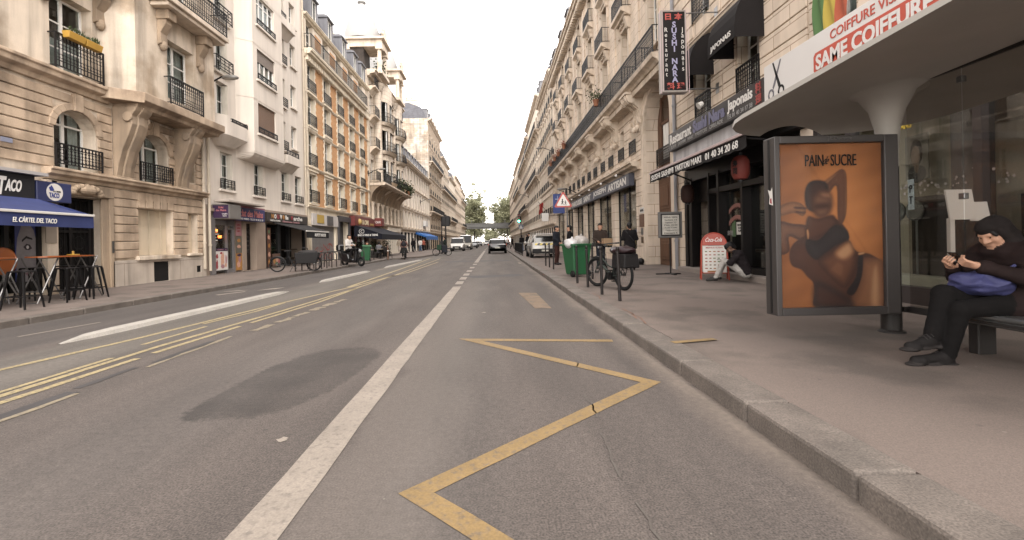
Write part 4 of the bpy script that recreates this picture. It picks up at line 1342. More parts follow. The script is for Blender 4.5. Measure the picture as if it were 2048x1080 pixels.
for z, h_, pr in ((3.55, .2, .22), (6.05, .18, .14), (8.45, .16, .1), (10.75, .16, .12)):
 Cb.band(z, h_, pr, CREAMT, name='string_course')
b = MB()
F.cornice(b, 28.75, 43.6, 13.0, .42, .3); F.cornice(b, 28.8, 41.7, 13.02, .4, .56)
for a in np.arange(28.9, 43.5, .3):
 F.box(b, a, a + .14, .0, .28, 12.82, 13.12)
F.box(b, 28.8, 41.7, .0, .58, 13.425, 13.5)
Cb.part('balcony', b, [CREAMT])
Cb.rail(35.2, 13.5, 12.8, .9, 'bars', .52)
b = MB()
F.wall(b, 28.75, 43.6, 13.5, 15.6, [(a - .55, a + .55, 13.75, 15.5) for a in bays], .0, .25)
for a in (31.3, 34.15, 37.0, 39.85):
 F.box(b, a - .5, a + .5, .0, .03, 14.3, 15.2, 1)
Cb.part('attic_wall', b, [CREAM, ORANGE])
Cb.band(15.5, .25, .3, CREAMT)
Cb.mansard(15.7, 2.4, SLATE, lip=.1, dormers=[a for a in (31.0, 34.0, 37.2, 40.2, 42.6)], dw=1.0, dh=1.75)
b = MB(); b.prism([(0.05, 14), (.05, 15.6), (-1.4, 18.6), (-3, 21.2), (-3.4, 21.4), (-9, 21.4), (-9, 14)], lambda p, q, d: F.p(d, p, q), 42.95, 43.58)
Cb.part('party_wall', b, [STONEY])
Cb.downpipe(28.95, 2.6, 15.4, m=mat('cream_pipe', (.5, .43, .34)))
# shutter shop, doorway
b = MB(); F.box(b, 29.6, 34.0, -.12, -.1, .12, 2.55)
Cb.part('roller_shutter', b, [mat('steel_shutter', (.3, .285, .28), rough=.5, metal=.2, var=.1, brick=((.55, .55, .55), 40, .085, .014, 0))])
def squiggle(parent, Fx, a0, a1, z0, z1, n, m, seed, k=7, r_=.03):
 rr = random.Random(seed)
 for _ in range(k):
  x, z = rr.uniform(a0, a1), rr.uniform(z0, z1)
  b = MB(); pts = []
  ph = rr.uniform(0, 6)
  for i in range(22):
   t = i / 21
   pts.append(Fx.p(min(a1, max(a0, x + (t - .5) * (a1 - a0) * .5 + .22 * math.sin(t * 15 + ph))), n, min(z1, max(z0, z + .25 * math.sin(t * 11 + ph * 2)))))
  b.tube(pts, r_, 4)
  for i, v in enumerate(b.v): b.v[i] = (Fx.X + Fx.sg * (n + .002 * ((v[1] * 37) % 1)), v[1], v[2])
  b.build('graffiti', m, parent)
squiggle(Cb.t, F, 30.0, 33.6, .3, 1.35, -.094, mat('graffiti_red', (.42, .07, .05), rough=.7), 4, 9)
b = MB()
F.box(b, 29.5, 34.3, .035, .14, 2.55, 3.3); 
Cb.part('fascia', b, [mat('pale_fascia', (.45, .42, .4), rough=.6, var=.15)])
b = MB(); F.box(b, 30.2, 31.4, .145, .17, 2.7, 3.25); Cb.part('panel', b, [mat('yellow_board', (.6, .4, .08), rough=.6)])
b = MB(); F.box(b, 32.0, 33.2, .145, .17, 2.6, 3.25); Cb.part('vent_grille', b, [mat('vent_grey', (.13, .12, .12), rough=.5, brick=((.4, .4, .4), 30, .07, .02, 0))])
b = MB(); F.box(b, 34.6, 37.0, -.4, -.38, .12, 3.3); F.box(b, 34.4, 34.7, 0.035, .15, .12, 3.4); F.box(b, 36.9, 37.2, .035, .15, .12, 3.4); F.box(b, 34.4, 37.2, .035, .2, 3.0, 3.4)
Cb.part('door', b, [mat('grey_doorway', (.085, .08, .085), rough=.6, var=.15)])
b = MB(); F.box(b, 37.6, 43.0, -.9, -.88, .12, 3.2, 0)
for a in (37.65, 39.2, 40.8, 42.4, 42.95): F.box(b, a - .08, a + .08, -.2, .04, .12, 3.2, 1)
F.box(b, 37.6, 43, -.1, -.09, .6, 3, 2)
for a in np.arange(40.0, 41.6, .25): F.box(b, a, a + .1, -.14, -.12, .7, 1.7, 3)
Cb.part('shop_window', b, [DARK2, mat('dark_red_wood', (.13, .03, .025), rough=.5), SHOPGLASS, WHITE])
sg = thing('cafe_sign', 'dark red café fascia with cream lettering above the navy awning', 'sign', F.p(40, 0, 2.6))
panel(sg, F, 37.2, 43.4, .05, .5, 2.75, 3.55, mat('cafe_red', (.17, .028, .024), rough=.5, var=.08), 'board', .02)
write(sg, F, 'LA CAVE', 40.3, .51, 3.12, 1.9, .42, mat('cream_letter', (.7, .6, .4), rough=.5, var=0), bold=.03)
write(sg, F, 'DE PARIS', 42.4, .51, 3.0, 1.2, .22, mat('gold_letter', (.5, .34, .12), rough=.5, var=0), bold=.02)
b = MB(); b.lathe([(.001, 0), (.14, .05), (.2, .14), (.22, .26), (.18, .4), (.08, .5), (.001, .52)], F.p(38.4, .52, 2.85), 10)
b.build('emblem', mat('gold_letter', (.5, .34, .12)), sg)
aw = thing('cafe_awning', 'navy café awning with white valance lettering and a round emblem', 'awning', F.p(40, 0, 2))
NAVY = mat('awning_navy', (.008, .009, .02), rough=.85, var=.12, vs=2)
b = MB()
b.hexa([F.p(37.3, .4, 2.78), F.p(46.5, .4, 2.78), F.p(47.6, 2.6, 2.0), F.p(37.3, 2.6, 2.0), F.p(37.3, .4, 2.82), F.p(46.5, .4, 2.82), F.p(47.6, 2.6, 2.05), F.p(37.3, 2.6, 2.05)])
b.add([F.p(37.3, .4, 2.8), F.p(37.3, 2.6, 2.02), F.p(37.3, 2.6, 1.6), F.p(37.3, .4, 1.9)], [(0, 1, 2, 3)])
b.build('canopy', NAVY, aw)
b = MB(); F.box(b, 37.3, 47.6, 2.6, 2.62, 1.6, 2.0); b.build('valance', NAVY, aw)
lettering(aw, 'BAR A VINS & TAPAS', F.p(37.29, 1.5, 1.98), (1, 0, 0), (0, 0, 1), 1.6, .17, WHITET, bold=.02)
b = MB(); b.tube([F.p(37.285, 1.0 + .2 * math.cos(t), 2.28 + .2 * math.sin(t)) for t in np.linspace(0, 2 * PI, 17)[:-1]], .014, 4, closed=True); b.build('emblem', WHITET, aw)
lettering(aw, 'C', F.p(37.285, 1.0, 2.28), (1, 0, 0), (0, 0, 1), .14, .22, WHITET, bold=.0)
# ================================================================== house 4: ornate stone house with domes
D = Bld('ornate_house', 'ornate stone house with bowed iron balconies, coved arches and two pale rooftop domes', LF, 43.6, 57.6)
b = MB()
side = [45.0, 51.9, 56.9]
for a in side:
 for z in (7.4, 10.6, 13.6):
  D.win(a, z, 1.1, 2.0, 'case', None)
for a in (44.8, 46.3, 47.8, 49.3, 50.8, 52.3, 53.8, 55.3, 56.7):
 D.win(a, 3.4, .95, 1.7, 'case', 0, dep=.4)
D.cut += [(44.2, 50.2, .12, 3.0, .5), (50.8, 57.3, .12, 2.7)]
D.shell(17.6, [STONEJ], dep=.4)
def bow(c, r, d, z0, z1, wins, st=10):
 """bowed bay window column"""
 b = MB(); g = MB()
 pts = [(c - r * math.cos(PI * k / st), d * math.sin(PI * k / st) ** .7) for k in range(st + 1)]
 def run(z0, z1, mb, m=0, off=0., i0=0, i1=st):
  for k in range(i0, i1):
   p, q = pts[k], pts[k + 1]
   mb.quad(F.p(p[0], p[1] + off, z0), F.p(q[0], q[1] + off, z0), F.p(q[0], q[1] + off, z1), F.p(p[0], p[1] + off, z1), m)
 zz = z0
 for z, h_ in wins:
  run(zz, z, b)
  for k in range(st):
   if k % 3 == 0 or k == st - 1: run(z, z + h_, b, 0, 0, k, k + 1)
   else:
    run(z, z + h_, g, 0, -.16, k, k + 1); run(z, z + h_, g, 1, -.55, k, k + 1); run(z, z + h_, g, 3, -.3, k, k + 1) if k % 2 else None
    for e in (0, 1):
     p = pts[k + e]
     g.box(F.X + p[1] - .2, F.X + p[1] - .1, p[0] - .05, p[0] + .05, z, z + h_, 2)
  zz = z + h_
 run(zz, z1, b)
 for k in range(1, st):
  b.add([F.p(c, 0, z1), F.p(*pts[k], z1), F.p(*pts[k + 1], z1)], [(0, 1, 2)])
  b.add([F.p(c, 0, z0 - .8), F.p(*pts[k], z0), F.p(*pts[k + 1], z0)], [(0, 1, 2)])
 D.part('bow_window', b, [STONEJ], smooth=35)
 D.part('window', g, [GLASS, DARK2, WFRAME, CURT])
 for z, h_ in wins:      # bowed iron balcony in front of each floor
  b = MB(); e = .42
  pp = [(c - (r + .35) * math.cos(PI * k / 14), (d + e) * math.sin(PI * k / 14) ** .7) for k in range(15)]
  for k in range(14):
   p, q = pp[k], pp[k + 1]
   b.hexa([F.p(p[0], 0, z - .34), F.p(q[0], 0, z - .34), F.p(q[0], q[1] * .8, z - .4), F.p(p[0], p[1] * .8, z - .4), F.p(p[0], 0, z - .12), F.p(q[0], 0, z - .12), F.p(*q, z - .12), F.p(*p, z - .12)])
  D.part('balcony', b, [TRIM])
  b = MB()
  for zz in (z - .05, z + .45, z + .82):
   b.tube([F.p(p[0], p[1] - .05, zz) for p in pp], .025, 4)
  for k in range(14):
   for t in (0, .33, .66):
    x = pp[k][0] + (pp[k + 1][0] - pp[k][0]) * t; y = pp[k][1] + (pp[k + 1][1] - pp[k][1]) * t - .05
    b.tube([F.p(x, y, z - .1), F.p(x, y + .1, z + .2), F.p(x, y, z + .82)], .017, 4)
  D.part('railing', b, [IRON])
fl = [(7.6, 2.1), (10.7, 2.0), (13.6, 2.0)]
bow(48.6, 1.9, 1.15, 6.9, 17.3, fl)
bow(54.6, 1.6, 1.05, 6.9, 17.3, fl)
for a in (46.2, 51.0, 52.75):      # giant engaged columns
 b = MB()
 b.tube([F.p(a, .25, 6.9), F.p(a, .25, 16.4)], [.48, .4], 12)
 b.tube([F.p(a, .3, 16.4), F.p(a, .35, 17.1)], [.42, .75], 12); D.part('column', b, [STONEJ], smooth=40)
for a in side:
 for z in (7.4, 10.6, 13.6, 16.4):
  b = MB()
  F.prism_s(b, [(0, z - .7), (.35, z - .3), (.62, z - .18), (.62, z - .06), (0, z - .06)], a - .85, a + .85)
  D.part('balcony', b, [TRIM])
  D.rail(a, z - .06, 1.6, .9, 'bars', .58)
# coved arcade under the main balcony
b = MB()
cw = 1.95
n_ = int((57.5 - 43.8) / cw)
for i in range(n_):
 a0 = 43.9 + i * cw
 c = a0 + cw / 2
 S = 8
 for k in range(S):
  for j in range(8):
   def pt(kk, jj):
    t = PI / 2 * kk / S
    n0 = 1.35 * (1 - math.cos(t)) ** 1.0
    zz = 5.25 + 1.55 * math.sin(t)
    u = jj / 8
    bulge = math.sin(PI * u)
    return F.p(a0 + cw * u, n0 * (1 - .32 * bulge) + .02, zz + .0)
   b.quad(pt(k, j), pt(k + 1, j), pt(k + 1, j + 1), pt(k, j + 1))
 for k in range(8):       # rib between the coves
  t, u = PI / 2 * k / 8, PI / 2 * (k + 1) / 8
  q = [(1.35 * (1 - math.cos(x)) + .09, 5.25 + 1.55 * math.sin(x)) for x in (t, u)]
  b.hexa([F.p(a0 - .14, 0, q[0][1]), F.p(a0 + .14, 0, q[0][1]), F.p(a0 + .14, q[0][0], q[0][1]), F.p(a0 - .14, q[0][0], q[0][1]),
    F.p(a0 - .14, 0, q[1][1]), F.p(a0 + .14, 0, q[1][1]), F.p(a0 + .14, q[1][0], q[1][1]), F.p(a0 - .14, q[1][0], q[1][1])])
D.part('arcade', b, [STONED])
for i in range(n_ + 1):
 b = MB()
 a = 43.9 + i * cw
 b.tube([F.p(a, .22, 3.3), F.p(a, .22, 3.5), F.p(a, .22, 4.9), F.p(a, .25, 5.25)], [.2, .13, .12, .26], 8); D.part('colonnette', b, [TRIM], smooth=40)
b = MB()
F.prism_s(b, [(0, 6.78), (1.4, 6.78), (1.55, 6.9), (1.55, 7.02), (0, 7.02)], 43.7, 57.5)
F.cornice(b, 43.65, 57.55, 3.05, .28, .3)
D.part('balcony', b, [TRIM])
D.rail(45.2, 7.02, 2.8, .95, 'bars', 1.45); D.rail(51.8, 7.02, 2.4, .95, 'bars', 1.45); D.rail(56.9, 7.02, 1.2, .95, 'bars', 1.45)
D.band(17.1, .6, .9)
# rooftop belvederes with pillars, pediment and dome
DOME = mat('pale_dome', (.29, .286, .28), rough=.6, var=.06, vs=1)
for c, R_ in ((46.0, 1.35), (54.4, 1.35)):
 b = MB()
 F.box(b, c - R_ - .2, c + R_ + .2, -2.6, 1.25, 17.6, 17.9)
 for e in (-1, 1):
  for n__ in (.9, -2.2):
   b.tube([F.p(c + e * (R_ - .3), n__, 17.9), F.p(c + e * (R_ - .3), n__, 20.0)], [.24, .19], 10)
   F.box(b, c + e * (R_ - .3) - .32, c + e * (R_ - .3) + .32, n__ - .32, n__ + .32, 20.0, 20.25)
 F.box(b, c - R_, c + R_, -2.6, 1.2, 20.25, 20.9)
 F.box(b, c - R_ - .3, c + R_ + .3, -2.9, 1.5, 20.9, 21.1)
 F.prism_s(b, [(1.1, 21.1), (1.3, 21.1), (1.3, 22.2), (1.1, 22.2)], c - .6, c + .6)
 for k in range(7): b.ball(F.p(c + 1.0 * math.cos(PI * k / 6), 1.2, 21.15 + 1.15 * math.sin(PI * k / 6)), (.16, .2, .2), 7, 5)
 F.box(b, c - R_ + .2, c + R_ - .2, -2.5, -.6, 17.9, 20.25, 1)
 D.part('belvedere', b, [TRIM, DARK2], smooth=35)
 b = MB()
 b.lathe([(R_ + .3, 0), (R_ + .35, .8), (R_ + .0, 2.0), (R_ * .7, 2.9), (R_ * .45, 3.4), (.3, 3.7), (.22, 3.8), (.42, 3.9), (.42, 4.0), (.2, 4.1), (.16, 4.4), (.36, 4.5), (.36, 4.6), (.12, 4.8), (.1, 5.1), (.02, 5.4)], F.p(c, -1.0, 21.2), 24)
 D.part('dome', b, [DOME], smooth=50)
D.mansard(17.7, 1.6, SLATE, lip=1.8)
b = MB(); F.box(b, 50.8, 57.3, -.3, -.28, .12, 2.7, 0); F.box(b, 50.7, 57.4, .0, .16, 2.6, 3.05, 1)
for a in np.arange(50.8, 57.3, .95): F.box(b, a, a + .1, -.15, .04, .12, 2.7, 1)
F.box(b, 50.8, 57.3, -.12, -.11, .5, 2.6, 2)
F.box(b, 44.2, 50.2, -.5, -.48, .12, 3, 0)
for a in np.arange(44.2, 50.3, 1.65): F.box(b, a - .1, a + .1, -.3, .1, .12, 3., 3)
D.part('shop_window', b, [DARK2, mat('cream_shopfront', (.56, .5, .42), rough=.6), SHOPGLASS, STONED])

# ================================================================== further houses on the left
def terrace(name, label, Fx, s0, s1, H, wallm, floors, nb, ww=1.1, roof=2.4, roofm=None, bands=(), shutters=False, rails='bars', balc=(), ground=3.2, dorm=True, trimm=None, set_=0., chim=1, shop=None, sur=True):
 t = Bld(name, label, Fx, s0, s1)
 t.t.location.x += 0
 step = (s1 - s0) / nb
 xs = [s0 + step * (i + .5) for i in range(nb)]
 style = 'pers' if shutters else 'case'
 sb = MB()
 for z, h_ in floors:
  for a in xs:
   t.win(a, z, ww, h_, style, None, dep=.25, rail=rails if z > ground else None, rh=.8 if h_ > 1.7 else .45, rd=.1)
   if sur: t.surround(sb, a, z, ww, h_, .14, .05)
  g = MB()
 for i, a in enumerate(xs):
  t.cut.append((a - step * .4, a + step * .4, .12, ground - .5, .4))
  Fx.box(g, a - step * .4, a + step * .4, -.4, -.38, .12, ground - .5, 0)
  Fx.box(g, a - step * .4, a + step * .4, -.1, -.09, .5, ground - .5, 1)
  Fx.box(g, a - .05, a + .05, -.12, .02, .12, ground - .5, 2)
 t.part('shop_window', g, [DARK2, SHOPGLASS, BLACKP])
 t.shell(H, [wallm], dep=.28)
 t.band(ground - .3, .26, .25, trimm or TRIM, name='string_course')
 for z in bands: t.band(z, .2, .16, trimm or TRIM, name='string_course')
 t.band(H - .45, .5, .6, trimm or TRIM)
 for z in balc:
  b = MB(); Fx.box(b, s0 + .1, s1 - .1, 0, .75, z - .25, z - .08)
  for a in xs:
   for e in (-1, 1): Fx.prism_s(b, [(0, z - .95), (.15, z - .9), (.55, z - .25), (0, z - .25)], a + e * step * .33 - .12, a + e * step * .33 + .12)
  t.part('balcony', b, [trimm or TRIM])
  t.rail((s0 + s1) / 2, z - .08, s1 - s0 - .2, .95, 'bars', .7)
 if roof: t.mansard(H, roof, roofm or ZINC, dormers=xs if dorm else [])
 for i in range(chim):
  t.chimney(s1 - .4 if i == 0 else s0 + .5, H + roof, h=1.6)
 return t
terrace('white_low_house', 'low white house with tall narrow windows under a zinc attic, next to the domed house', LF, 57.6, 84.8, 12.2, RENDER_W, [(3.5, 1.9), (6.3, 2.3), (9.3, 2.1)], 11, 1.1, roof=1.5, bands=(5.7, 8.9), rails=None, dorm=True)
Fh = terrace('brown_house', 'tall brown stone house with a bare party wall over the white low house', LF, 84.8, 104, 24, STONED, [(3.8, 2), (7.2, 2.1), (10.3, 2.1), (13.4, 2), (16.4, 2), (19.4, 1.9)], 6, 1.2, balc=(7.1, 16.3), roof=2.0, bands=(10, 13.1), roofm=SLATE, chim=2)
b = MB()
b.quad(LF.p(84.72, -9, .1), LF.p(84.72, .0, .1), LF.p(84.72, .0, 24), LF.p(84.72, -9, 24))
LF.box(b, 84.3, 84.7, -6.5, -5.2, 12, 26.2); LF.box(b, 84.45, 84.7, -3.2, -2.2, 12, 19.5); LF.box(b, 84.3, 84.7, -6.7, -2.8, 17.3, 17.8)
Fh.part('party_wall', b, [mat('bare_party_wall', (.4, .33, .26), rough=.95, var=.3, vs=.6, streak=.3, brick=((.6, .55, .5), .8, .35, .02, .25), col2=(.5, .45, .39), c2s=.25, c2t=(.5, .54))])
terrace('grey_house', 'pale stone house with a slate mansard beyond the brown stone house', LF, 104, 122, 20.5, STONEJ, [(3.8, 2), (7.2, 2.1), (10.3, 2.1), (13.4, 2), (16.6, 2)], 6, 1.2, balc=(13.3,), roof=3.2, roofm=SLATE, chim=2)
terrace('cream_house', 'cream house with grey mansard halfway along the far terrace', LF, 122, 141, 18.5, CREAM, [(3.8, 2), (7.2, 2.1), (10.3, 2.1), (13.4, 2)], 6, 1.2, balc=(7.1, 13.3), roof=3.2, chim=2)
terrace('plain_house', 'plain pale stone house with few ornaments in the far terrace', LF, 141, 166, 21.5, STONEY, [(3.8, 2), (7.2, 2.1), (10.3, 2.1), (13.4, 2), (16.8, 2)], 7, 1.2, roof=1.0, dorm=False, bands=(10, 13.2), chim=2)
terrace('end_house', 'last cream house of the terrace before the tree by the railway bridge', LF, 166, 190, 20, CREAM, [(3.8, 2), (7.2, 2.1), (10.3, 2.1), (13.4, 2), (16.4, 2)], 7, 1.2, balc=(7.1, 16.3), roof=3., chim=2)
# blue shop awning on the white low house
aw = thing('shop_awning', 'small bright blue awning over the far shop on the white low house', 'awning', LF.p(74, 0, 2))
b = MB(); b.hexa([LF.p(69, 0, 2.6), LF.p(83, 0, 2.6), LF.p(83, 1.6, 2.05), LF.p(69, 1.6, 2.05), LF.p(69, 0, 2.9), LF.p(83, 0, 2.9), LF.p(83, 1.6, 2.3), LF.p(69, 1.6, 2.3)])
b.build('canopy', mat('awning_bright_blue', (.02, .13, .42), rough=.8), aw)
b = MB(); LF.box(b, 69, 83, 1.605, 1.62, 1.75, 2.25); b.build('valance', mat('awning_bright_blue', (.02, .13, .42)), aw)
sg = thing('shop_sign', 'pale projecting shop sign on the white low house above its blue awning', 'sign', LF.p(76, 0, 4))
panel(sg, LF, 76, 78.5, .1, .5, 4.0, 4.9, WHITE, 'board', .02); panel(sg, LF, 77, 77.2, 0, .1, 4.2, 4.6, IRON, 'bracket')
sg = thing('cafe_lightbox', 'small dark red hanging lightbox beside the red café fascia', 'sign', LF.p(44.2, 0, 3))
panel(sg, LF, 44.1, 45.1, .3, 1.0, 2.9, 3.7, mat('cafe_red', (.17, .028, .024)), 'box', .04); panel(sg, LF, 44.5, 44.6, 0, .3, 3.3, 3.4, IRON, 'bracket')
lettering(sg, 'CAVE', LF.p(44.095, .65, 3.3), (1, 0, 0), (0, 0, 1), .5, .2, WHITET)
# ================================================================== right side: sushi restaurant house and hair salon
F = RF
S = Bld('restaurant_house', 'pale stone house with ruled joints above the dark sushi restaurant and the hair salon', RF, .5, 16.6)
# openings
for a in (11.9, 14.45):
 S.win(a, 4.9, 1.0, 1.95, 'case', 0, dep=.32)
 S.rail(a, 4.92, 1.05, .8, 'scroll', .03)
 S.win(a, 8.1, 1.0, 2.0, 'case', 1, dep=.3); S.rail(a, 8.12, 1.1, .8, 'scroll', .06)
 S.win(a, 11.2, 1.0, 2.0, 'case', 2, dep=.3); S.rail(a, 11.22, 1.1, .8, 'scroll', .06)
for a in (8.85, 5.9, 3.0):
 S.win(a, 5.0, 1.0, 1.95, 'case', 1, dep=.25); S.win(a, 8.1, 1.0, 2.0, 'case', 1, dep=.3)
S.cut += [(9.95, 15.95, .12, 4.2, 1.6), (1.2, 9.5, .12, 3.9, 3)]
b = MB()
F.wall(b, .5, 16.6, .1, 15, S.cut, 0, .35)
for a in (.5, 16.6):
 b.quad(F.p(a, 0, .1), F.p(a, -9, .1), F.p(a, -9, 15), F.p(a, 0, 15))
b.quad(F.p(.5, 0, 15), F.p(16.6, 0, 15), F.p(16.6, -9, 15), F.p(.5, -9, 15))
S.part('wall', b, [STONEY])
b = MB()
ops = [(a - .58, a + .58, 4.2, 6.95) for a in (11.9, 14.45, 8.85, 5.9, 3.0)] + [(a - .6, a + .6, 8, 10.2) for a in (11.9, 14.45, 8.85, 5.9, 3.0)] + [(a - .6, a + .6, 11.1, 13.3) for a in (11.9, 14.45)] + [(9.55, 9.62, 4, 15), (13.15, 13.22, 4, 15)]
F.courses(b, .6, 16.5, 4.25, 14.9, .43, .03, ops, n1=.045)
S.part('rusticated_blocks', b, [STONEY], bevel=.01)
S.band(7.25, .22, .22, name='string_course')
S.band(14.6, .5, .6)
S.mansard(15, 2.5)
S.downpipe(16.5, .1, 15, n=.12, r=.06, m=mat('grey_pipe', (.3, .3, .32), rough=.5))
# restaurant recess
b = MB()
F.box(b, 9.95, 15.95, -1.6, -1.57, .12, 4.2, 0)
F.box(b, 9.95, 15.95, -1.6, 0.0, 3.55, 3.6, 0)
for a, w_ in ((10.0, .12), (11.1, .1), (12.3, .1), (13.6, .12), (14.2, .08), (15.5, .2), (15.85, .2)):
 F.box(b, a - w_ / 2, a + w_ / 2, -.28, .04, .12, 3.2, 1)
F.box(b, 9.95, 14.2, -.28, .03, 2.55, 2.7, 1); F.box(b, 9.95, 15.95, -.28, .02, 3.1, 3.5, 1)
F.box(b, 9.95, 13.6, -.28, .02, .12, .42, 1)
F.box(b, 10.0, 14.2, -.2, -.19, .4, 3.1, 2)
F.box(b, 14.2, 15.4, -.25, -.2, 2.4, 3.1, 1)
for a in np.arange(10.1, 11.1, .11): F.box(b, a, a + .012, -.15, -.14, .42, 1.35, 1)
for z in np.arange(.5, 1.35, .11): F.box(b, 10.05, 11.1, -.15, -.14, z, z + .012, 1)
S.part('shop_front', b, [DARK, mat('black_paint', (.016, .013, .013), rough=.4), SHOPGLASS], bevel=0)
b = MB(); F.box(b, 9.8, 15.95, -.35, .32, .1, .27); S.part('door_step', b, [mat('step_stone', (.19, .16, .14), rough=.8, var=.2)], bevel=.015)
b = MB()      # tables and a counter indoors
F.box(b, 10.4, 13.4, -1.3, -.7, .8, .88); F.box(b, 10.4, 13.4, -1.55, -1.5, 1.9, 2.5)
S.part('counter', b, [mat('counter_wood', (.1, .06, .035), rough=.5)])
def arc_sign(t, s, c, z, wd, ht, arc, m, n=-.185):
 write(t, F, s, c, n, z, wd, ht, m, arc=arc, bold=.01)
sg = thing('window_sign', 'arched pink window lettering on the dark sushi restaurant glass', 'sign', F.p(12.9, 0, 1.9))
b = MB()
for k in range(10):
 t = -.9 + 1.8 * k / 10; u = -.9 + 1.8 * (k + 1) / 10
 for zz in (2.05, 1.72):
  P_ = lambda x, dz: F.p(12.95 - x * .5, -.185, zz - .2 * x * x + dz)
  b.quad(P_(t, 0), P_(u, 0), P_(u, .13), P_(t, .13))
b.build('band', mat('pink_sticker', (.42, .2, .17), rough=.6), sg)
arc_sign(sg, 'RESTAURANT', 12.95, 2.04, .72, .08, .14, mat('sign_dark', (.05, .02, .02), rough=.6, var=0), -.183)
arc_sign(sg, 'JAPONAIS', 12.95, 1.71, .72, .08, .14, mat('sign_dark', (.05, .02, .02)), -.183)
write(sg, F, '寿司', 13.35, -.183, 1.35, .3, .15, mat('grey_letter', (.35, .34, .33), var=0))
sg = thing('open_sign', 'small white menu sheet taped inside the restaurant window', 'notice', F.p(12.8, 0, 1.3))
panel(sg, F, 12.65, 13.0, -.19, -.186, 1.3, 1.65, WHITE, 'sheet'); panel(sg, F, 13.05, 13.25, -.19, -.186, 1.25, 1.75, PK[5], 'green_sheet')
write(sg, F, 'MENU\n12,50\n15,80', 12.83, -.185, 1.48, .22, .22, BLACKT, bold=0)
# sushi fascia sign
FASC = mat('fascia_charcoal', (.055, .047, .045), rough=.45, var=.1)
sg = thing('restaurant_sign', 'charcoal fascia sign of the Japanese restaurant with white and blue letters', 'sign', F.p(13, 0, 4))
panel(sg, F, 10.74, 16.6, .02, .3, 4.3, 4.92, FASC, 'board', .01)
write(sg, F, 'Restaurant', 15.55, .305, 4.68, 1.75, .34, WHITET, bold=.02)
write(sg, F, 'Sushi Nara', 13.55, .305, 4.68, 2.0, .36, mat('letter_violet', (.13, .13, .24), rough=.5, var=0), bold=.05)
write(sg, F, 'Japonais', 11.8, .305, 4.68, 1.2, .36, WHITET, bold=.025)
write(sg, F, 'SUSHI   SASHIMI   MAKI   YAKITORI   GRILLADE', 14.5, .305, 4.41, 3.7, .11, mat('grey_letter', (.35, .34, .33)), bold=.01)
write(sg, F, 'TEL', 12.3, .305, 4.42, .22, .12, mat('grey_letter', (.35, .34, .33)), bold=.01); write(sg, F, '01 40 34 17 38', 11.68, .305, 4.42, .95, .12, mat('grey_letter', (.35, .34, .33)), bold=.01)
write(sg, F, '料\n理', 10.95, .305, 4.61, .24, .52, mat('letter_red', (.4, .06, .05), rough=.5, var=0), bold=.02)
panel(sg, F, 10.0, 16.55, .02, .12, 3.85, 4.29, mat('dirty_panel', (.42, .41, .42), rough=.6, var=.2, vs=1.2, streak=.35), 'lower_panel')
t = thing('sign_lamp', 'small white spotlight clamped above the restaurant fascia', 'lamp', F.p(13.3, .6, 5.0))
b = MB(); b.cyl(F.p(13.3, .3, 4.9), F.p(13.3, .62, 5.05), .012, seg=6); b.build('arm', STEEL, t)
b = MB(); b.tube([F.p(13.3, .55, 5.08), F.p(13.3, .68, 5.0)], [.06, .1], 10); b.build('head', WHITE, t)
# folded awning with dark valance and lettering
aw = thing('restaurant_awning', 'black restaurant awning with white sushi menu words and phone number on its valance', 'awning', F.p(13, 0, 3))
AWK = mat('awning_black', (.022, .018, .018), rough=.85, var=.15, vs=2)
b = MB()
F.box(b, 9.6, 15.7, .0, .25, 3.5, 3.8)
for i in range(12):
 a, c = 9.7 + i * .49, 9.7 + (i + 1) * .49
 b.quad(F.p(a, .2, 3.75), F.p(c, .2, 3.75), F.p(c, 1.3, 3.42), F.p(a, 1.3, 3.42))
b.build('canopy', AWK, aw)
b = MB(); F.box(b, 9.65, 15.62, 1.28, 1.35, 3.37, 3.44); b.build('front_bar', mat('pink_metal', (.62, .5, .5), rough=.3, metal=.3), aw, bevel=.01)
b = MB()
for i in range(60):
 a, c = 9.68 + i * .099, 9.68 + (i + 1) * .099
 sc = lambda q: 3.12 - .035 * abs(math.sin(q * 6.5))
 b.quad(F.p(a, 1.31, 3.38), F.p(c, 1.31, 3.38), F.p(c, 1.31 + .01 * math.sin(c * 5), sc(c)), F.p(a, 1.31 + .01 * math.sin(a * 5), sc(a)))
b.build('valance', AWK, aw)
for s_, a, w_ in (('SUSHI', 15.05, .8), ('SASHIMI', 14.05, .95), ('YAKITORI', 12.95, 1.0), ('MAKI', 12.05, .6), ('01 40 34 20 68', 10.75, 1.55)):
 write(aw, F, s_, a, 1.325, 3.235, w_, .17, WHITET, bold=.01, name='lettering')
for a in (10.1, 15.2):
 b = MB(); b.tube([F.p(a, .1, 3.1), F.p(a, .7, 3.35), F.p(a, 1.28, 3.4)], .025, 6); b.build('arm', IRON, aw)
# lanterns
def lantern(a, n, z, m, label, txt=None):
 t = thing('paper_lantern', label, 'lantern', F.p(a, n, z))
 b = MB(); b.lathe([(.06, 0), (.15, .03), (.2, .14), (.21, .3), (.2, .46), (.15, .56), (.07, .6)], F.p(a, n, z), 16); b.build('shade', m, t, smooth=True)
 b = MB(); b.cyl(F.p(a, n, z + .59), F.p(a, n, z + .66), .075, seg=12); b.cyl(F.p(a, n, z - .04), F.p(a, n, z + .01), .07, seg=12); b.cyl(F.p(a, n, z + .66), F.p(a, n, z + .95), .008, seg=5); b.build('cap', BLACKP, t)
 if txt: lettering(t, txt, F.p(a - .11, n + .19, z + .3), (.5, -.86, 0), (0, 0, 1), .12, .34, BLACKT, bold=.03)
lantern(11.35, .55, 2.62, mat('lantern_red', (.2, .03, .02), rough=.7, var=.1), 'red paper lantern hanging under the black restaurant awning', '寿\n司')
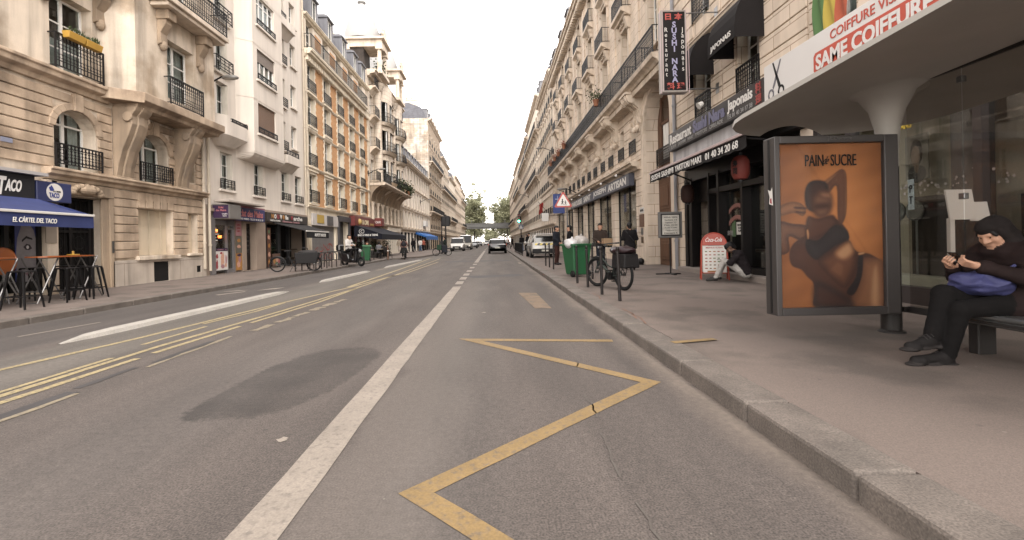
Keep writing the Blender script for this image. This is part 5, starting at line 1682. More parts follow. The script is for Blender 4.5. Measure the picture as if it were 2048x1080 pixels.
lantern(14.95, .35, 2.35, mat('lantern_brown', (.05, .02, .015), rough=.7, var=.1), 'dark brown lantern hanging beside the carved oak doorway')
# dutch-hood awnings over the first-floor windows
for a, lab, word in ((11.8, 'black dutch hood awning over the upper window nearer the bus shelter', 'JAPONAIS'), (14.35, 'black dutch hood awning over the upper window beside the vertical sushi sign', 'SUSHI BAR')):
 aw = thing('window_awning', lab, 'awning', F.p(a, 0, 6.5))
 b = MB(); hw = .7
 prof = [(.75 * math.cos(k * PI / 12), 6.32 + .95 * math.sin(k * PI / 12)) for k in range(7)]
 for i in range(6):
  p, q = prof[i], prof[i + 1]
  b.quad(F.p(a - hw, *p), F.p(a + hw, *p), F.p(a + hw, *q), F.p(a - hw, *q))
 for e in (-hw, hw):
  b.add([F.p(a + e, 0, 6.32)] + [F.p(a + e, *p) for p in prof], [tuple(range(8))])
 b.build('canopy', AWK, aw)
 b = MB(); F.box(b, a - hw, a + hw, .74, .755, 6.02, 6.33)
 for e in (-hw, hw): F.box(b, a + e - .006, a + e + .006, .0, .74, 6.02, 6.33)
 b.build('valance', AWK, aw)
 write(aw, F, word, a, .762, 6.17, 1.05, .17, WHITET, bold=.02)
# vertical lightbox sign facing the street
vs = thing('vertical_sign', 'tall black lightbox with red and violet sushi lettering on two wall brackets', 'sign', (5.3, 13.4, 5.4))
b = MB(); b.box(4.94, 5.68, 13.4, 13.66, 5.44, 7.82); b.build('case', mat('lightbox_frame', (.42, .38, .34), rough=.5), vs, bevel=.015)
b = MB(); b.box(5.0, 5.62, 13.392, 13.402, 5.5, 7.76); b.build('face', mat('lightbox_black', (.018, .015, .017), rough=.35), vs)
NEON = mat('neon_tube_off', (.55, .4, .42), rough=.3)
b = MB()
for d in (.035, -.03):
 b.tube([(4.94 - d, 13.38, 5.44 - d), (5.68 + d, 13.38, 5.44 - d), (5.68 + d, 13.38, 7.82 + d), (4.94 - d, 13.38, 7.82 + d)], .007, 5, closed=True)
b.build('neon_outline', NEON, vs)
LV = mat('letter_violet', (.16, .16, .4)); LR = mat('letter_red_bright', (.55, .1, .08), rough=.5, var=0)
def vt(s, x, z, w_, h_, m, line=.85, **k): lettering(vs, '\n'.join(s), (x, 13.39, z), (1, 0, 0), (0, 0, 1), w_, h_, m, line=line, **k)
vt('SUSHI NARA', 5.31, 6.6, .17, 1.75, mat('letter_violet_pale', (.3, .29, .42), rough=.4, var=0), bold=.03, line=.78)
vt('Restaurant', 5.08, 6.6, .085, 1.4, WHITET, bold=.0, line=.8)
vt('Japonais', 5.55, 6.68, .085, 1.25, WHITET, bold=.0, line=.8)
lettering(vs, '日 本', (5.31, 13.39, 7.62), (1, 0, 0), (0, 0, 1), .5, .2, LR, bold=.03)
lettering(vs, '料 理', (5.33, 13.39, 5.62), (1, 0, 0), (0, 0, 1), .5, .2, LR, bold=.03)
b = MB()
for z in (5.55, 7.75):
 b.cyl((5.6, 13.5, z), (6.62, 13.45, z), .022, seg=6); b.box(6.55, 6.6, 13.35, 13.55, z - .15, z + .15)
b.build('bracket', STEEL, vs)
# hair salon: white fascia and shop window
sg = thing('hair_salon_sign', 'long white hair salon fascia with red lettering and drawn scissors', 'sign', F.p(7, 0, 4.3))
panel(sg, F, .6, 10.72, .02, .3, 4.22, 5.12, mat('sign_white', (.56, .54, .52), rough=.5, var=.03), 'board', .01)
RED = mat('sign_red', (.6, .09, .05), rough=.5, var=.05)
b = MB(); b.prism([(6.55, 4.36), (6.5, 4.42), (6.5, 4.7), (6.55, 4.76), (9.0, 4.76), (9.05, 4.7), (9.05, 4.42), (9.0, 4.36)], lambda p, q, d: F.p(p, d, q), .3, .31); b.build('red_panel', RED, sg)
write(sg, F, 'SAME COIFFURE', 7.78, .313, 4.56, 2.4, .29, mat('sign_white', (.56, .54, .52)), bold=.03)
write(sg, F, 'COIFFURE VISAGISTE', 7.55, .305, 4.93, 2.1, .17, RED, bold=.005)
write(sg, F, '01 42 05 20 88', 8.1, .305, 4.27, 1.4, .1, BLACKT, bold=.01)
GREYI = mat('scissor_grey', (.17, .165, .19), rough=.5, var=0)
def scissors(a, z, sc, m1, m2):
 P_ = lambda p, q: F.p(a - p * sc, .306, z + q * sc)
 for pts, m in (([(.02, 0), (.55, 1.0), (.62, .98), (.2, .08), (.06, -.1)], m1), ([(.55, -.02), (.1, 1.02), (.03, 1.0), (.42, -.1), (.5, -.14)], m2)):
  b = MB(); b.prism(pts, lambda p, q, d: F.p(a - p * sc, d, z + q * sc), .301, .307); b.build('scissors', m, sg)
 for (x, y), m in (((-.1, -.28), m1), ((.58, -.3), m2)):
  b = MB(); b.tube([P_(x + .17 * math.cos(t), y + .2 * math.sin(t)) for t in np.linspace(0, 2 * PI, 17)[:-1]], .035, 4, closed=True)
  b.v = [(F.X - .3 - .004 * (1 + math.sin(i)), v[1], v[2]) for i, v in enumerate(b.v)]
  b.build('scissors', m, sg)
scissors(10.4, 4.56, .53, GREYI, BLACKT); scissors(5.9, 4.6, .5, GREYI, BLACKT)
# Flag cloth in the salon's upper window
t = thing('window_flag', 'green, yellow and red cloth draped from the window above the hair salon', 'flag', F.p(8.85, .1, 5))
for i, (c_, lab) in enumerate((((.1, .2, .07), 'green'), ((.55, .42, .08), 'yellow'), ((.5, .12, .06), 'red'))):
 b = MB()
 for k in range(8):
  for j in range(6):
   def q(kk, jj):
    a = 9.3 - i * .3 - .3 * kk / 8
    return F.p(a, .12 + .03 * math.sin(a * 23 + jj * .6), 5.95 - .9 * jj / 6 - .12 * math.sin((9.3 - a) / .9 * PI) * (1 - jj / 6))
   b.quad(q(k, j), q(k + 1, j), q(k + 1, j + 1), q(k, j + 1))
 b.build('cloth', mat('cloth_' + lab, c_, rough=.9, var=.1), t, smooth=True)
# salon interior seen through the shelter's glass
b = MB()
F.box(b, 1.2, 9.5, -.95, -.92, .12, 3.9, 0); F.box(b, 1.2, 9.5, -3.0, .0, 3.6, 3.65, 1)
F.box(b, 1.2, 9.5, -.92, -.4, .1, .13, 2)
for a in (1.25, 4.0, 6.3, 8.6, 9.45): F.box(b, a - .06, a + .06, -.15, .03, .12, 3.9, 3)
F.box(b, 1.2, 9.5, -.15, .03, 3.35, 3.9, 3); F.box(b, 1.2, 9.5, -.15, .03, .12, .4, 3); F.box(b, 1.2, 6.25, -.4, -.16, 2.72, 3.34, 5); F.box(b, 6.56, 7.0, -.34, -.3, .42, 3.3, 6); F.box(b, 7.05, 7.9, -.85, -.5, .4, 1.85, 5); F.box(b, 4.4, 6.3, -.85, -.55, .4, 1.75, 5); F.box(b, 1.8, 5.6, -.42, -.405, 2.85, 3.2, 2)
F.box(b, 1.2, 9.5, -.08, -.07, .4, 3.35, 4)
F.box(b, 9.45, 9.48, -3, 0, .12, 3.6, 0)
S.part('salon_interior', b, [mat('salon_wall', (.46, .395, .31), rough=.8, var=.12), DARK2, mat('salon_floor', (.12, .1, .08), rough=.5), mat('salon_frame', (.035, .029, .029), rough=.4), SHOPGLASS, mat('salon_dark', (.045, .034, .03), rough=.6, var=.3), mat('salon_door', (.085, .078, .088), rough=.5)])
def portrait(a, n, z, wd, ht, lab, skin, hair):
 t = thing('portrait_poster', lab, 'poster', F.p(a, n, z))
 panel(t, F, a - wd / 2, a + wd / 2, n, n + .02, z, z + ht, mat('poster_grey', (.32, .29, .25), rough=.6, var=.1), 'sheet')
 C = lambda cx, cz, rx, rz, m, dn: (lambda b: (b.prism([(a + cx * wd + rx * wd * math.cos(k * PI / 10), z + cz * ht + rz * ht * math.sin(k * PI / 10)) for k in range(20)], lambda p, q, d: F.p(p, d, q), n + .02, n + .022 + dn), b.build('picture', m, t)))(MB())
 C(0, .12, .42, .2, mat('poster_cloth', (.12, .11, .11), rough=.6), .001); C(0, .3, .1, .16, skin, .002); C(0, .6, .27, .3, hair, .003); C(0.03, .52, .19, .24, skin, .004)
sk = mat('print_face', (.36, .24, .17), rough=.6, var=.15, vs=6); hr = mat('print_hair', (.03, .022, .02), rough=.6)
portrait(7.85, -.58, 2.15, .42, .75, 'portrait poster of a dark-haired model in the hair salon window', sk, hr)
portrait(6.05, -.58, 2.0, .42, .62, 'framed portrait print of two faint faces inside the hair salon', sk, hr)
portrait(5.5, -.58, 1.95, .4, .65, 'portrait print with a tall hairstyle deep inside the salon', sk, hr)
for a, lab in ((8.15, 'round white salon mirror nearest the advertising panel'), (7.8, 'round grey salon mirror beside the white one')):
 t = thing('salon_mirror', lab, 'mirror', F.p(a, -.5, 1.6))
 b = MB(); b.cyl(F.p(a, -.5, 1.62), F.p(a, -.46, 1.62), .15, seg=20); b.build('glass', mat('mirror_glass', (.6, .6, .58), rough=.25, metal=.6, var=.2, vs=6), t)
 b = MB(); b.tube([F.p(a + .16 * math.cos(k), -.47, 1.62 + .16 * math.sin(k)) for k in np.linspace(0, 2 * PI, 21)[:-1]], .014, 5, closed=True); b.cyl(F.p(a, -.5, .4), F.p(a, -.5, 1.47), .02, seg=6); b.build('stand', STEEL, t)
sg = thing('salon_lettering', 'yellow opening words on the salon glass behind the shelter post', 'sign', F.p(9, 0, 2.9))
write(sg, F, 'AVEC', 7.83, -.06, 3.02, .3, .11, mat('letter_yellow', (.62, .45, .05), var=0), bold=.02)
write(sg, F, 'SANS', 7.5, -.06, 2.98, .24, .11, mat('letter_yellow', (.62, .45, .05)), bold=.02)
t = thing('hours_sticker', 'small pale blue and white sticker low on the salon glass', 'sticker', F.p(7.4, 0, 1.6))
panel(t, F, 7.36, 7.47, -.066, -.064, 1.62, 2.1, mat('sticker_blue', (.4, .5, .52), rough=.6, var=.3, vs=20), 'sheet')
write(t, F, 'P\nT', 7.415, -.062, 1.86, .06, .3, BLACKT, bold=0)
# dots of frosted film across the glass
b = MB(); rr = random.Random(3)
for i in range(150):
 a, z, r_ = rr.uniform(3, 9.3), rr.gauss(1.95, .07), rr.uniform(.012, .022)
 b.add([F.p(a + r_ * math.cos(k * PI / 3), -.064, z + r_ * math.sin(k * PI / 3)) for k in range(6)], [tuple(range(6))])
S.part('frosted_dots', b, [mat('frosted_film', (.35, .32, .3), rough=.7)])
b = MB(); F.box(b, 6.2, 9.3, -.6, -.16, .13, .55); S.part('window_ledge', b, [mat('ledge_cream', (.5, .47, .4), rough=.7)], bevel=.02)

# ================================================================== house with the long balcony
K = Bld('balcony_house', 'grand stone house with a long scrolled iron balcony on carved brackets', RF, 16.6, 49.5)
xs = [22.6 + 3.95 * i for i in range(7)]
for a in xs:
 for z, h_ in ((9.0, 2.4), (12.2, 2.2), (15.2, 1.9)):
  K.win(a, z, 1.15, h_, 'case', None, dep=.3)
 for e in (-.95, .95):
  K.win(a + e, 5.15, .8, 1.5, 'case', 0, dep=.3)
  K.rail(a + e, 5.17, .95, .62, 'scroll', .08)
K.win(18.7, 9.0, 1.15, 2.4, 'case', 0); K.win(18.7, 12.2, 1.15, 2.2, 'case', 0); K.win(18.7, 15.2, 1.15, 1.9, 'case', 1)
K.cut += [(16.95, 19.9, .12, 7.35, .62)]
K.cut += [(21.3, 25.2, .12, 4.0, 1.4), (26.0, 29.6, .12, 3.9, 1.4), (30.3, 33.5, .12, 3.9, 1.4), (34.2, 37.5, .12, 3.9, 1.4), (38.6, 42.0, .12, 3.9, 1.4), (43, 48.5, .12, 3.9, 1.4)]
b = MB()
F.wall(b, 16.6, 49.5, .1, 18.0, K.cut, 0, .35)
F.arch(b, 16.95, 19.9, 5.9, 7.35, 0, .8)
for a in (16.6, 49.5):
 b.quad(F.p(a, 0, .1), F.p(a, -9, .1), F.p(a, -9, 18), F.p(a, 0, 18))
K.part('wall', b, [STONEY])
b = MB()
F.courses(b, 20.5, 49.4, 4.75, 7.6, .42, .03, [(a + e - .46, a + e + .46, 5, 6.7) for a in xs for e in (-.95, .95)], n1=.05)
F.courses(b, 20.4, 21.3, .3, 4.1, .6, .025, [], n1=.05)
K.part('rusticated_blocks', b, [STONEY], bevel=.012)
b = MB()
F.archring(b, 16.95, 19.9, 5.9, 7.35, .34, 0, .12, seg=16)
for a in (16.95 - .34, 19.9 + .004): F.box(b, a, a + .336, 0, .12, .12, 5.9)
F.archring(b, 16.95 - .3, 19.9 + .3, 5.9, 7.6, .1, 0, .16, seg=16)
F.box(b, 19.9, 20.6, -.01, .1, .12, .9)
K.part('portal', b, [TRIM])
b = MB()      # oak door and glazed overdoor
F.box(b, 16.95, 19.9, -.55, -.5, .12, 3.75, 0)
for i, a0 in enumerate((17.05, 18.48)):
 for z0, z1 in ((.35, 1.15), (1.35, 2.3), (2.45, 3.5)):
  F.box(b, a0 + .12, a0 + 1.2, -.5, -.46, z0, z1, 0)
  F.box(b, a0 + .24, a0 + 1.08, -.46, -.43, z0 + .12, z1 - .12, 0)
F.box(b, 18.36, 18.48, -.5, -.42, .12, 3.75, 0)
F.cornice(b, 16.95, 19.9, 3.75, .35, .35, 0, -.5)
F.box(b, 16.95, 19.9, -.6, -.5, 4.1, 7.3, 0)
F.box(b, 17.5, 19.3, -.52, -.49, 4.5, 6.9, 1)
for a in (17.45, 18.37, 19.3): F.box(b, a, a + .1, -.5, -.42, 4.1, 7.2, 0)
F.box(b, 17.45, 19.4, -.5, -.42, 5.9, 6.02, 0)
K.part('oak_door', b, [WOOD, GLASS], bevel=.012)
b = MB(); F.box(b, 18.6, 19.2, -.485, -.48, 4.5, 5.9); K.part('curtain', b, [CURT])
K.rail(18.4, 4.15, 1.9, .75, 'scroll', -.25)
for a in (18.25, 18.6):
 b = MB(); b.ball(F.p(a, -.4, 1.25), .04, 8, 6); K.part('door_knob', b, [mat('brass', (.4, .25, .08), rough=.35, metal=.9)])
b = MB(); F.cornice(b, 20.7, 49.3, 4.35, .34, .5)
K.part('string_course', b, [TRIM])
# long balcony with brackets
b = MB()
F.prism_s(b, [(0, 7.6), (.55, 7.6), (.62, 7.7), (.78, 7.78), (.82, 7.95), (0, 7.95)], 16.7, 49.3)
F.box(b, 16.7, 49.3, 0, .5, 7.35, 7.6)
K.part('balcony', b, [TRIM], bevel=.012)
for i in range(16):
 K.rail(17.75 + i * 2.04, 7.95, 2.02, 1.0, 'scroll', .74)
for a in [20.6] + [x + 1.95 for x in xs]:
 for e in (-.24, .24):
  inst('console', console_mesh(-1, 1.5, .75, .4), K.t, K.at(a + e, 0, 7.6))
# window dressings above the balcony
for a in [18.7] + xs:
 K.surround(None, a, 9.0, 1.15, 2.4, .18, .08); K.surround(None, a, 12.2, 1.15, 2.2, .18, .08); K.surround(None, a, 15.2, 1.15, 1.9, .15, .06)
 b = MB()
 F.prism_s(b, [(.02, 11.75), (.3, 11.75), (.34, 11.9), (.02, 11.98)], a - .88, a + .88)
 for k in range(5):
  b.ball(F.p(a + (k - 2) * .16, .12, 11.62 + .06 * (2 - abs(k - 2))), (.1, .09, .08), 6, 4)
 K.part('pediment', b, [TRIM])
for a in [18.7] + xs:
 for z, pr in ((12.1, .48), (15.1, .36)):
  b = MB(); F.prism_s(b, [(0, z - .42), (pr * .5, z - .3), (pr, z - .18), (pr, z - .02), (0, z - .02)], a - .95, a + .95)
  for e in (-.7, .7): F.prism_s(b, [(0, z - .95), (.14, z - .9), (.3, z - .4), (0, z - .4)], a + e - .12, a + e + .12)
  K.part('balconet', b, [TRIM])
  K.rail(a, z, 1.8, .85, 'scroll', pr - .06)
b = MB()
for a in [20.65] + [x + 1.97 for x in xs]:
 F.box(b, a - .22, a + .22, 0, .07, 8.0, 17.2)
K.part('pilaster', b, [STONEY])
b = MB(); F.cornice(b, 16.6, 49.5, 17.6, .55, .75)
for a in np.arange(16.8, 49.4, .42): F.box(b, a, a + .2, .0, .5, 17.4, 17.75)
K.part('cornice', b, [TRIM])
K.mansard(18.1, 2.8, SLATE, lip=-.2, dormers=[18.7] + xs, dw=1.1, dh=1.7)
K.chimney(49.1, 20.5, h=2.2, pots=6); K.chimney(33, 20.5, h=2.2, pots=5)
# shop front of the artisan store
b = MB()
for a0, a1, zt in ((21.3, 25.2, 4.0), (26.0, 29.6, 3.9), (30.3, 33.5, 3.9), (34.2, 37.5, 3.9), (38.6, 42., 3.9), (43, 48.5, 3.9)):
 F.box(b, a0, a1, -1.4, -1.38, .12, zt, 0); F.box(b, a0, a1, -.25, -.24, .75, zt, 1)
 F.box(b, a0, a1, -.3, .02, .12, .75, 2); F.box(b, a0, a0 + .07, -.28, -.2, .75, zt, 3); F.box(b, a1 - .07, a1, -.28, -.2, .75, zt, 3); F.box(b, (a0 + a1) / 2 - .03, (a0 + a1) / 2 + .03, -.28, -.2, .75, zt, 3)
 F.box(b, a0, a1, -1.2, -.4, .75, .8, 4)
 F.box(b, a0 + .3, a1 - .3, -1.3, -1.25, 2.2, 2.35, 4)
K.part('shop_window', b, [DARK2, SHOPGLASS, STONEY, BLACKP, mat('display_cloth', (.4, .37, .33), rough=.8)])
rr = random.Random(31)
b = MB()
for i in range(40):
 a = rr.choice([22.5, 24, 27, 28.4, 31, 32.5]) + rr.uniform(-.6, .6)
 h_ = rr.uniform(.2, .7)
 b.lathe([(.1, 0), (.14, h_ * .3), (.08, h_ * .7), (.1, h_)], F.p(a, -rr.uniform(.5, 1.1), .8), 8, rr.randrange(3))
K.part('shop_display', b, [WHITE, mat('statue_blue', (.12, .16, .3), rough=.6), mat('statue_gold', (.4, .28, .1), rough=.5)], smooth=True)
sg = thing('artisan_sign', 'long dark slate shop sign with white capitals along the balcony house', 'sign', F.p(30, 0, 4))
panel(sg, F, 21.6, 38.0, .02, .28, 3.72, 4.3, mat('sign_slate', (.07, .075, .105), rough=.5, var=.1), 'board', .01)
for s_, a, w_ in (('PAROUSSE', 35.2, 4.2), ('SAINT', 31.3, 2.3), ('JOSEPH', 27.7, 3.3), ('ARTISAN', 23.8, 3.5)):
 write(sg, F, s_, a, .285, 4.01, w_, .38, WHITET, bold=.035)
for a in (22.8, 26, 29.2, 32.5, 35.8):
 t = thing('sign_lamp', 'tiny hooded lamp over the word %s of the slate shop sign' % {22.8: 'ARTISAN', 26: 'JOSEPH near its end', 29.2: 'JOSEPH near its start', 32.5: 'SAINT', 35.8: 'PAROUSSE'}[a], 'lamp', F.p(a, .3, 4.35), group='small lamps above the slate shop sign')
 b = MB(); b.tube([F.p(a, .0, 4.32), F.p(a, .45, 4.42), F.p(a, .55, 4.36)], .015, 5); b.build('arm', IRON, t)
 b = MB(); b.tube([F.p(a, .52, 4.4), F.p(a, .58, 4.3)], [.04, .08], 8); b.build('shade', WHITE, t)
# plates on the portal pier
t = thing('wall_plates', 'small notice plates on the stone pier beside the oak door', 'notice', F.p(20.3, 0, 1.5))
panel(t, F, 20.0, 20.55, .1, .13, 2.35, 2.6, mat('plate_pale', (.5, .48, .45), rough=.5), 'plate'); panel(t, F, 20.0, 20.55, .1, .16, 1.75, 2.3, mat('plate_brown', (.16, .08, .045), rough=.6), 'board')
panel(t, F, 20.15, 20.4, .1, .15, 1.4, 1.7, STEEL, 'intercom'); panel(t, F, 20.15, 20.4, .1, .15, 1.05, 1.32, mat('bronze', (.15, .1, .06), rough=.5, metal=.6), 'letter_slot')
write(t, F, 'AVOCATS', 20.28, .133, 2.47, .42, .1, BLACKT, bold=0)
for a, lab in ((19.85, 'black iron guard ball at the near jamb of the oak door'), ):
 t = thing('guard_stone', lab, 'guard stone', F.p(a, .35, .13))
 b = MB(); b.ball(F.p(a, .35, .27), .15, 14, 10); b.build('ball', IRON, t, smooth=True)
 b = MB(); b.cyl(F.p(a, .35, .12), F.p(a, .35, .16), .12, seg=12); b.build('foot', IRON, t)
# balcony flower pots
rr = random.Random(8)
POT = mat('terracotta_pot', (.36, .15, .08))
for i, (a, lab) in enumerate(((25.3, 'leafy potted plant near the middle of the long balcony'), (37.0, 'first terracotta pot plant on the long balcony past its middle'), (40.2, 'second terracotta pot plant on the long balcony toward the traffic light'), (42.6, 'third terracotta pot plant on the long balcony toward the traffic light'), (45.5, 'last terracotta pot plant at the far end of the long balcony'))):
 t = thing('pot_plant', lab, 'pot plant', F.p(a, .6, 8.6), group='pot plants along the long balcony')
 b = MB(); b.lathe([(.11, 0), (.16, .3), (.18, .3), (.18, .34)], F.p(a, .9, 8.5), 10); b.build('pot', POT, t)
 b = MB()
 for k in range(140 if i == 0 else 50):
  R_ = .5 if i == 0 else .28
  p = Vector(F.p(a, .9, 8.85)) + Vector((rr.gauss(0, R_ * .4), rr.gauss(0, R_ * .5), abs(rr.gauss(0, R_ * .5))))
  d = Vector((rr.uniform(-1, 1), rr.uniform(-1, 1), rr.uniform(-.3, 1))).normalized() * .1
  s_ = d.cross(Vector((rr.random(), rr.random(), rr.random()))).normalized() * .04
  b.quad(p, p + d * .5 + s_, p + d, p + d * .5 - s_)
 b.build('leaves', mat('leaf_green' if i == 0 else 'leaf_red', (.3, .08, .05) if i else (.06, .085, .03), rough=.7, var=.3, vs=8), t)

# ================================================================== further houses on the right
terrace('shuttered_house', 'narrow pale house with closed grey shutters past the long iron balcony', RF, 49.5, 64, 19.5, STONEY, [(4.2, 2.0), (7.4, 2.2), (10.5, 2.2), (13.6, 2.1), (16.6, 1.9)], 7, 1.1, shutters=True, rails='bars', bands=(7, 10.2, 13.3), roof=2.2, chim=2)
terrace('tall_pale_house', 'tall pale house with a chimney wall behind the flag and traffic light', RF, 64, 86, 21.5, CREAM, [(4.2, 2.0), (7.4, 2.2), (10.5, 2.2), (13.6, 2.1), (16.9, 2.0)], 8, 1.1, balc=(10.4, 16.8), roof=2.6, chim=2)
terrace('second_pale_house', 'pale stone house with two long balconies beyond the traffic light', RF, 86, 110, 20.5, STONEY, [(4.2, 2.0), (7.4, 2.2), (10.5, 2.2), (13.6, 2.1), (16.6, 2.0)], 8, 1.15, balc=(7.3, 16.5), roof=2.6, chim=2)
terrace('blank_house', 'cream house with zinc roof near the far end of the sunny terrace', RF, 110, 140, 21, CREAM, [(4.2, 2.0), (7.4, 2.2), (10.5, 2.2), (13.6, 2.1), (16.6, 2.0)], 9, 1.15, balc=(13.5,), roof=2.6, chim=2)
terrace('corner_house', 'last stone house of the terrace before the green trees and bridge', RF, 140, 185, 20, STONEJ, [(4.2, 2.0), (7.4, 2.2), (10.5, 2.2), (13.6, 2.1), (16.6, 2.0)], 12, 1.15, balc=(7.3,), roof=2.6, chim=2)

rr = random.Random(77)
for i, (a, n_, z, lab) in enumerate(((56.8, 1.2, 7.05, 'bushy plant at the far end of the domed house balcony'), (55.6, 1.5, 7.05, 'trailing plant on the domed house balcony before its far end'), (51.8, 1.3, 7.05, 'dark shrub in the middle of the domed house balcony'), (46.2, .6, 17.9, 'green roof plant inside the first rooftop belvedere'))):
 t = thing('balcony_plant', lab, 'plant', LF.p(a, n_, z), group='plants on the domed house')
 b = MB(); b.lathe([(.16, 0), (.22, .35), (.24, .35), (.24, .4)], LF.p(a, n_, z), 8); b.build('pot', POT, t)
 b = MB()
 for k in range(320):
  p = Vector(LF.p(a, n_, z + .5)) + Vector((rr.gauss(0, .3), rr.gauss(0, .5), rr.gauss(.1, .38)))
  d = Vector((rr.uniform(-1, 1), rr.uniform(-1, 1), rr.uniform(-.6, 1))).normalized() * .2
  s_ = d.cross(Vector((rr.random(), rr.random(), rr.random()))).normalized() * .08
  b.quad(p, p + d * .5 + s_, p + d, p + d * .5 - s_)
 b.build('leaves', mat('foliage_balcony', (.05, .065, .03), rough=.7, var=.3, vs=3), t)
# ================================================================== bus shelter
sh = thing('bus_shelter', 'curved grey bus shelter with glass back, flared posts and bench', 'bus shelter', (4.5, 3.2, .13))
SHM = mat('shelter_metal', (.36, .34, .31), rough=.5, var=.08, vs=2, spec=.4)
SHD = mat('shelter_dark', (.04, .035, .033), rough=.45, var=.1)
b = MB()
NS, NC = 22, 14
ys = [6.62 - .012 - (6.62 - .4) * (i / (NS - 1)) ** 1.35 for i in range(NS)]
und, top = [], []
for y in ys:
 e = min(1, max(0, (6.62 - y) / .9))
 e = math.sqrt(1 - (1 - e) ** 2)
 xl, xr = 3.95 - .87 * e, 4.5 + 1.15 * e
 ru, rt = [], []
 for k in range(NC + 1):
  t = k / NC
  x = xl + (xr - xl) * t
  bow = math.sin(PI * t) ** .8
  ru.append((x, y, 2.79 + .14 * bow - .036 * (y - 3.1))); rt.append((x, y, 2.84 + .24 * bow - .036 * (y - 3.1)))
 und.append(ru); top.append(rt)
for i in range(NS - 1):
 for k in range(NC):
  b.quad(und[i][k], und[i][k + 1], und[i + 1][k + 1], und[i + 1][k]); b.quad(top[i][k], top[i][k + 1], top[i + 1][k + 1], top[i + 1][k])
 b.quad(und[i][0], top[i][0], top[i + 1][0], und[i + 1][0]); b.quad(und[i][NC], top[i][NC], top[i + 1][NC], und[i + 1][NC])
for i in (0, NS - 1):
 for k in range(NC): b.quad(und[i][k], und[i][k + 1], top[i][k + 1], top[i][k])
b.build('roof', SHM, sh, smooth=50)
for y in (5.29, 1.9):
 b = MB()
 c = (4.5, y, 0)
 b.lathe([(.098, .12), (.095, 2.0)], c, 20, 1)
 b.lathe([(.096, 2.0), (.1, 2.25), (.12, 2.45), (.17, 2.65), (.27, 2.82), (.4, 2.86), (.52, 2.875)], c, 24, 0)
 b.lathe([(.13, .12), (.13, .14), (.1, .16)], c, 20, 1)
 b.build('post', [SHM, SHD], sh, smooth=50)
b = MB()
b.box(4.6, 4.66, .8, 5.2, .36, .43)
for y in (1.9, 5.2): b.box(4.56, 4.6, y - .02, y + .02, .365, .425)
b.build('rail', SHD, sh, bevel=.005)
b = MB(); b.box(4.6, 4.64, .8, 5.2, 2.86, 2.9); b.build('top_rail', SHD, sh, bevel=.005)
for i, (y0, y1) in enumerate(((4.58, 5.18), (2.9, 4.56), (.9, 2.88))):
 b = MB(); b.box(4.622, 4.634, y0, y1, .43, 2.86)
 b.build('glass_pane', [glass('shelter_glass', (.86, .84, .82), boost=-.005)], sh)
b = MB()
for y in (4.57, 2.89):
 for z in (.6, 1.6, 2.75): b.box(4.6, 4.65, y - .03, y + .03, z - .03, z + .03)
b.build('clamp', STEEL, sh, bevel=.004)
b = MB()
b.box(4.1, 4.56, 1.6, 4.42, .51, .55); b.box(4.12, 4.54, 1.6, 4.42, .455, .505, 1)
b.build('bench_seat', [mat('bench_metal', (.28, .28, .275), rough=.3, metal=.7, var=.1), SHD], sh, bevel=.012)
for y in (4.28, 1.9):
 b = MB(); b.box(4.39, 4.56, y - .05, y + .05, .12, .46); b.build('bench_leg', SHD, sh, bevel=.01)

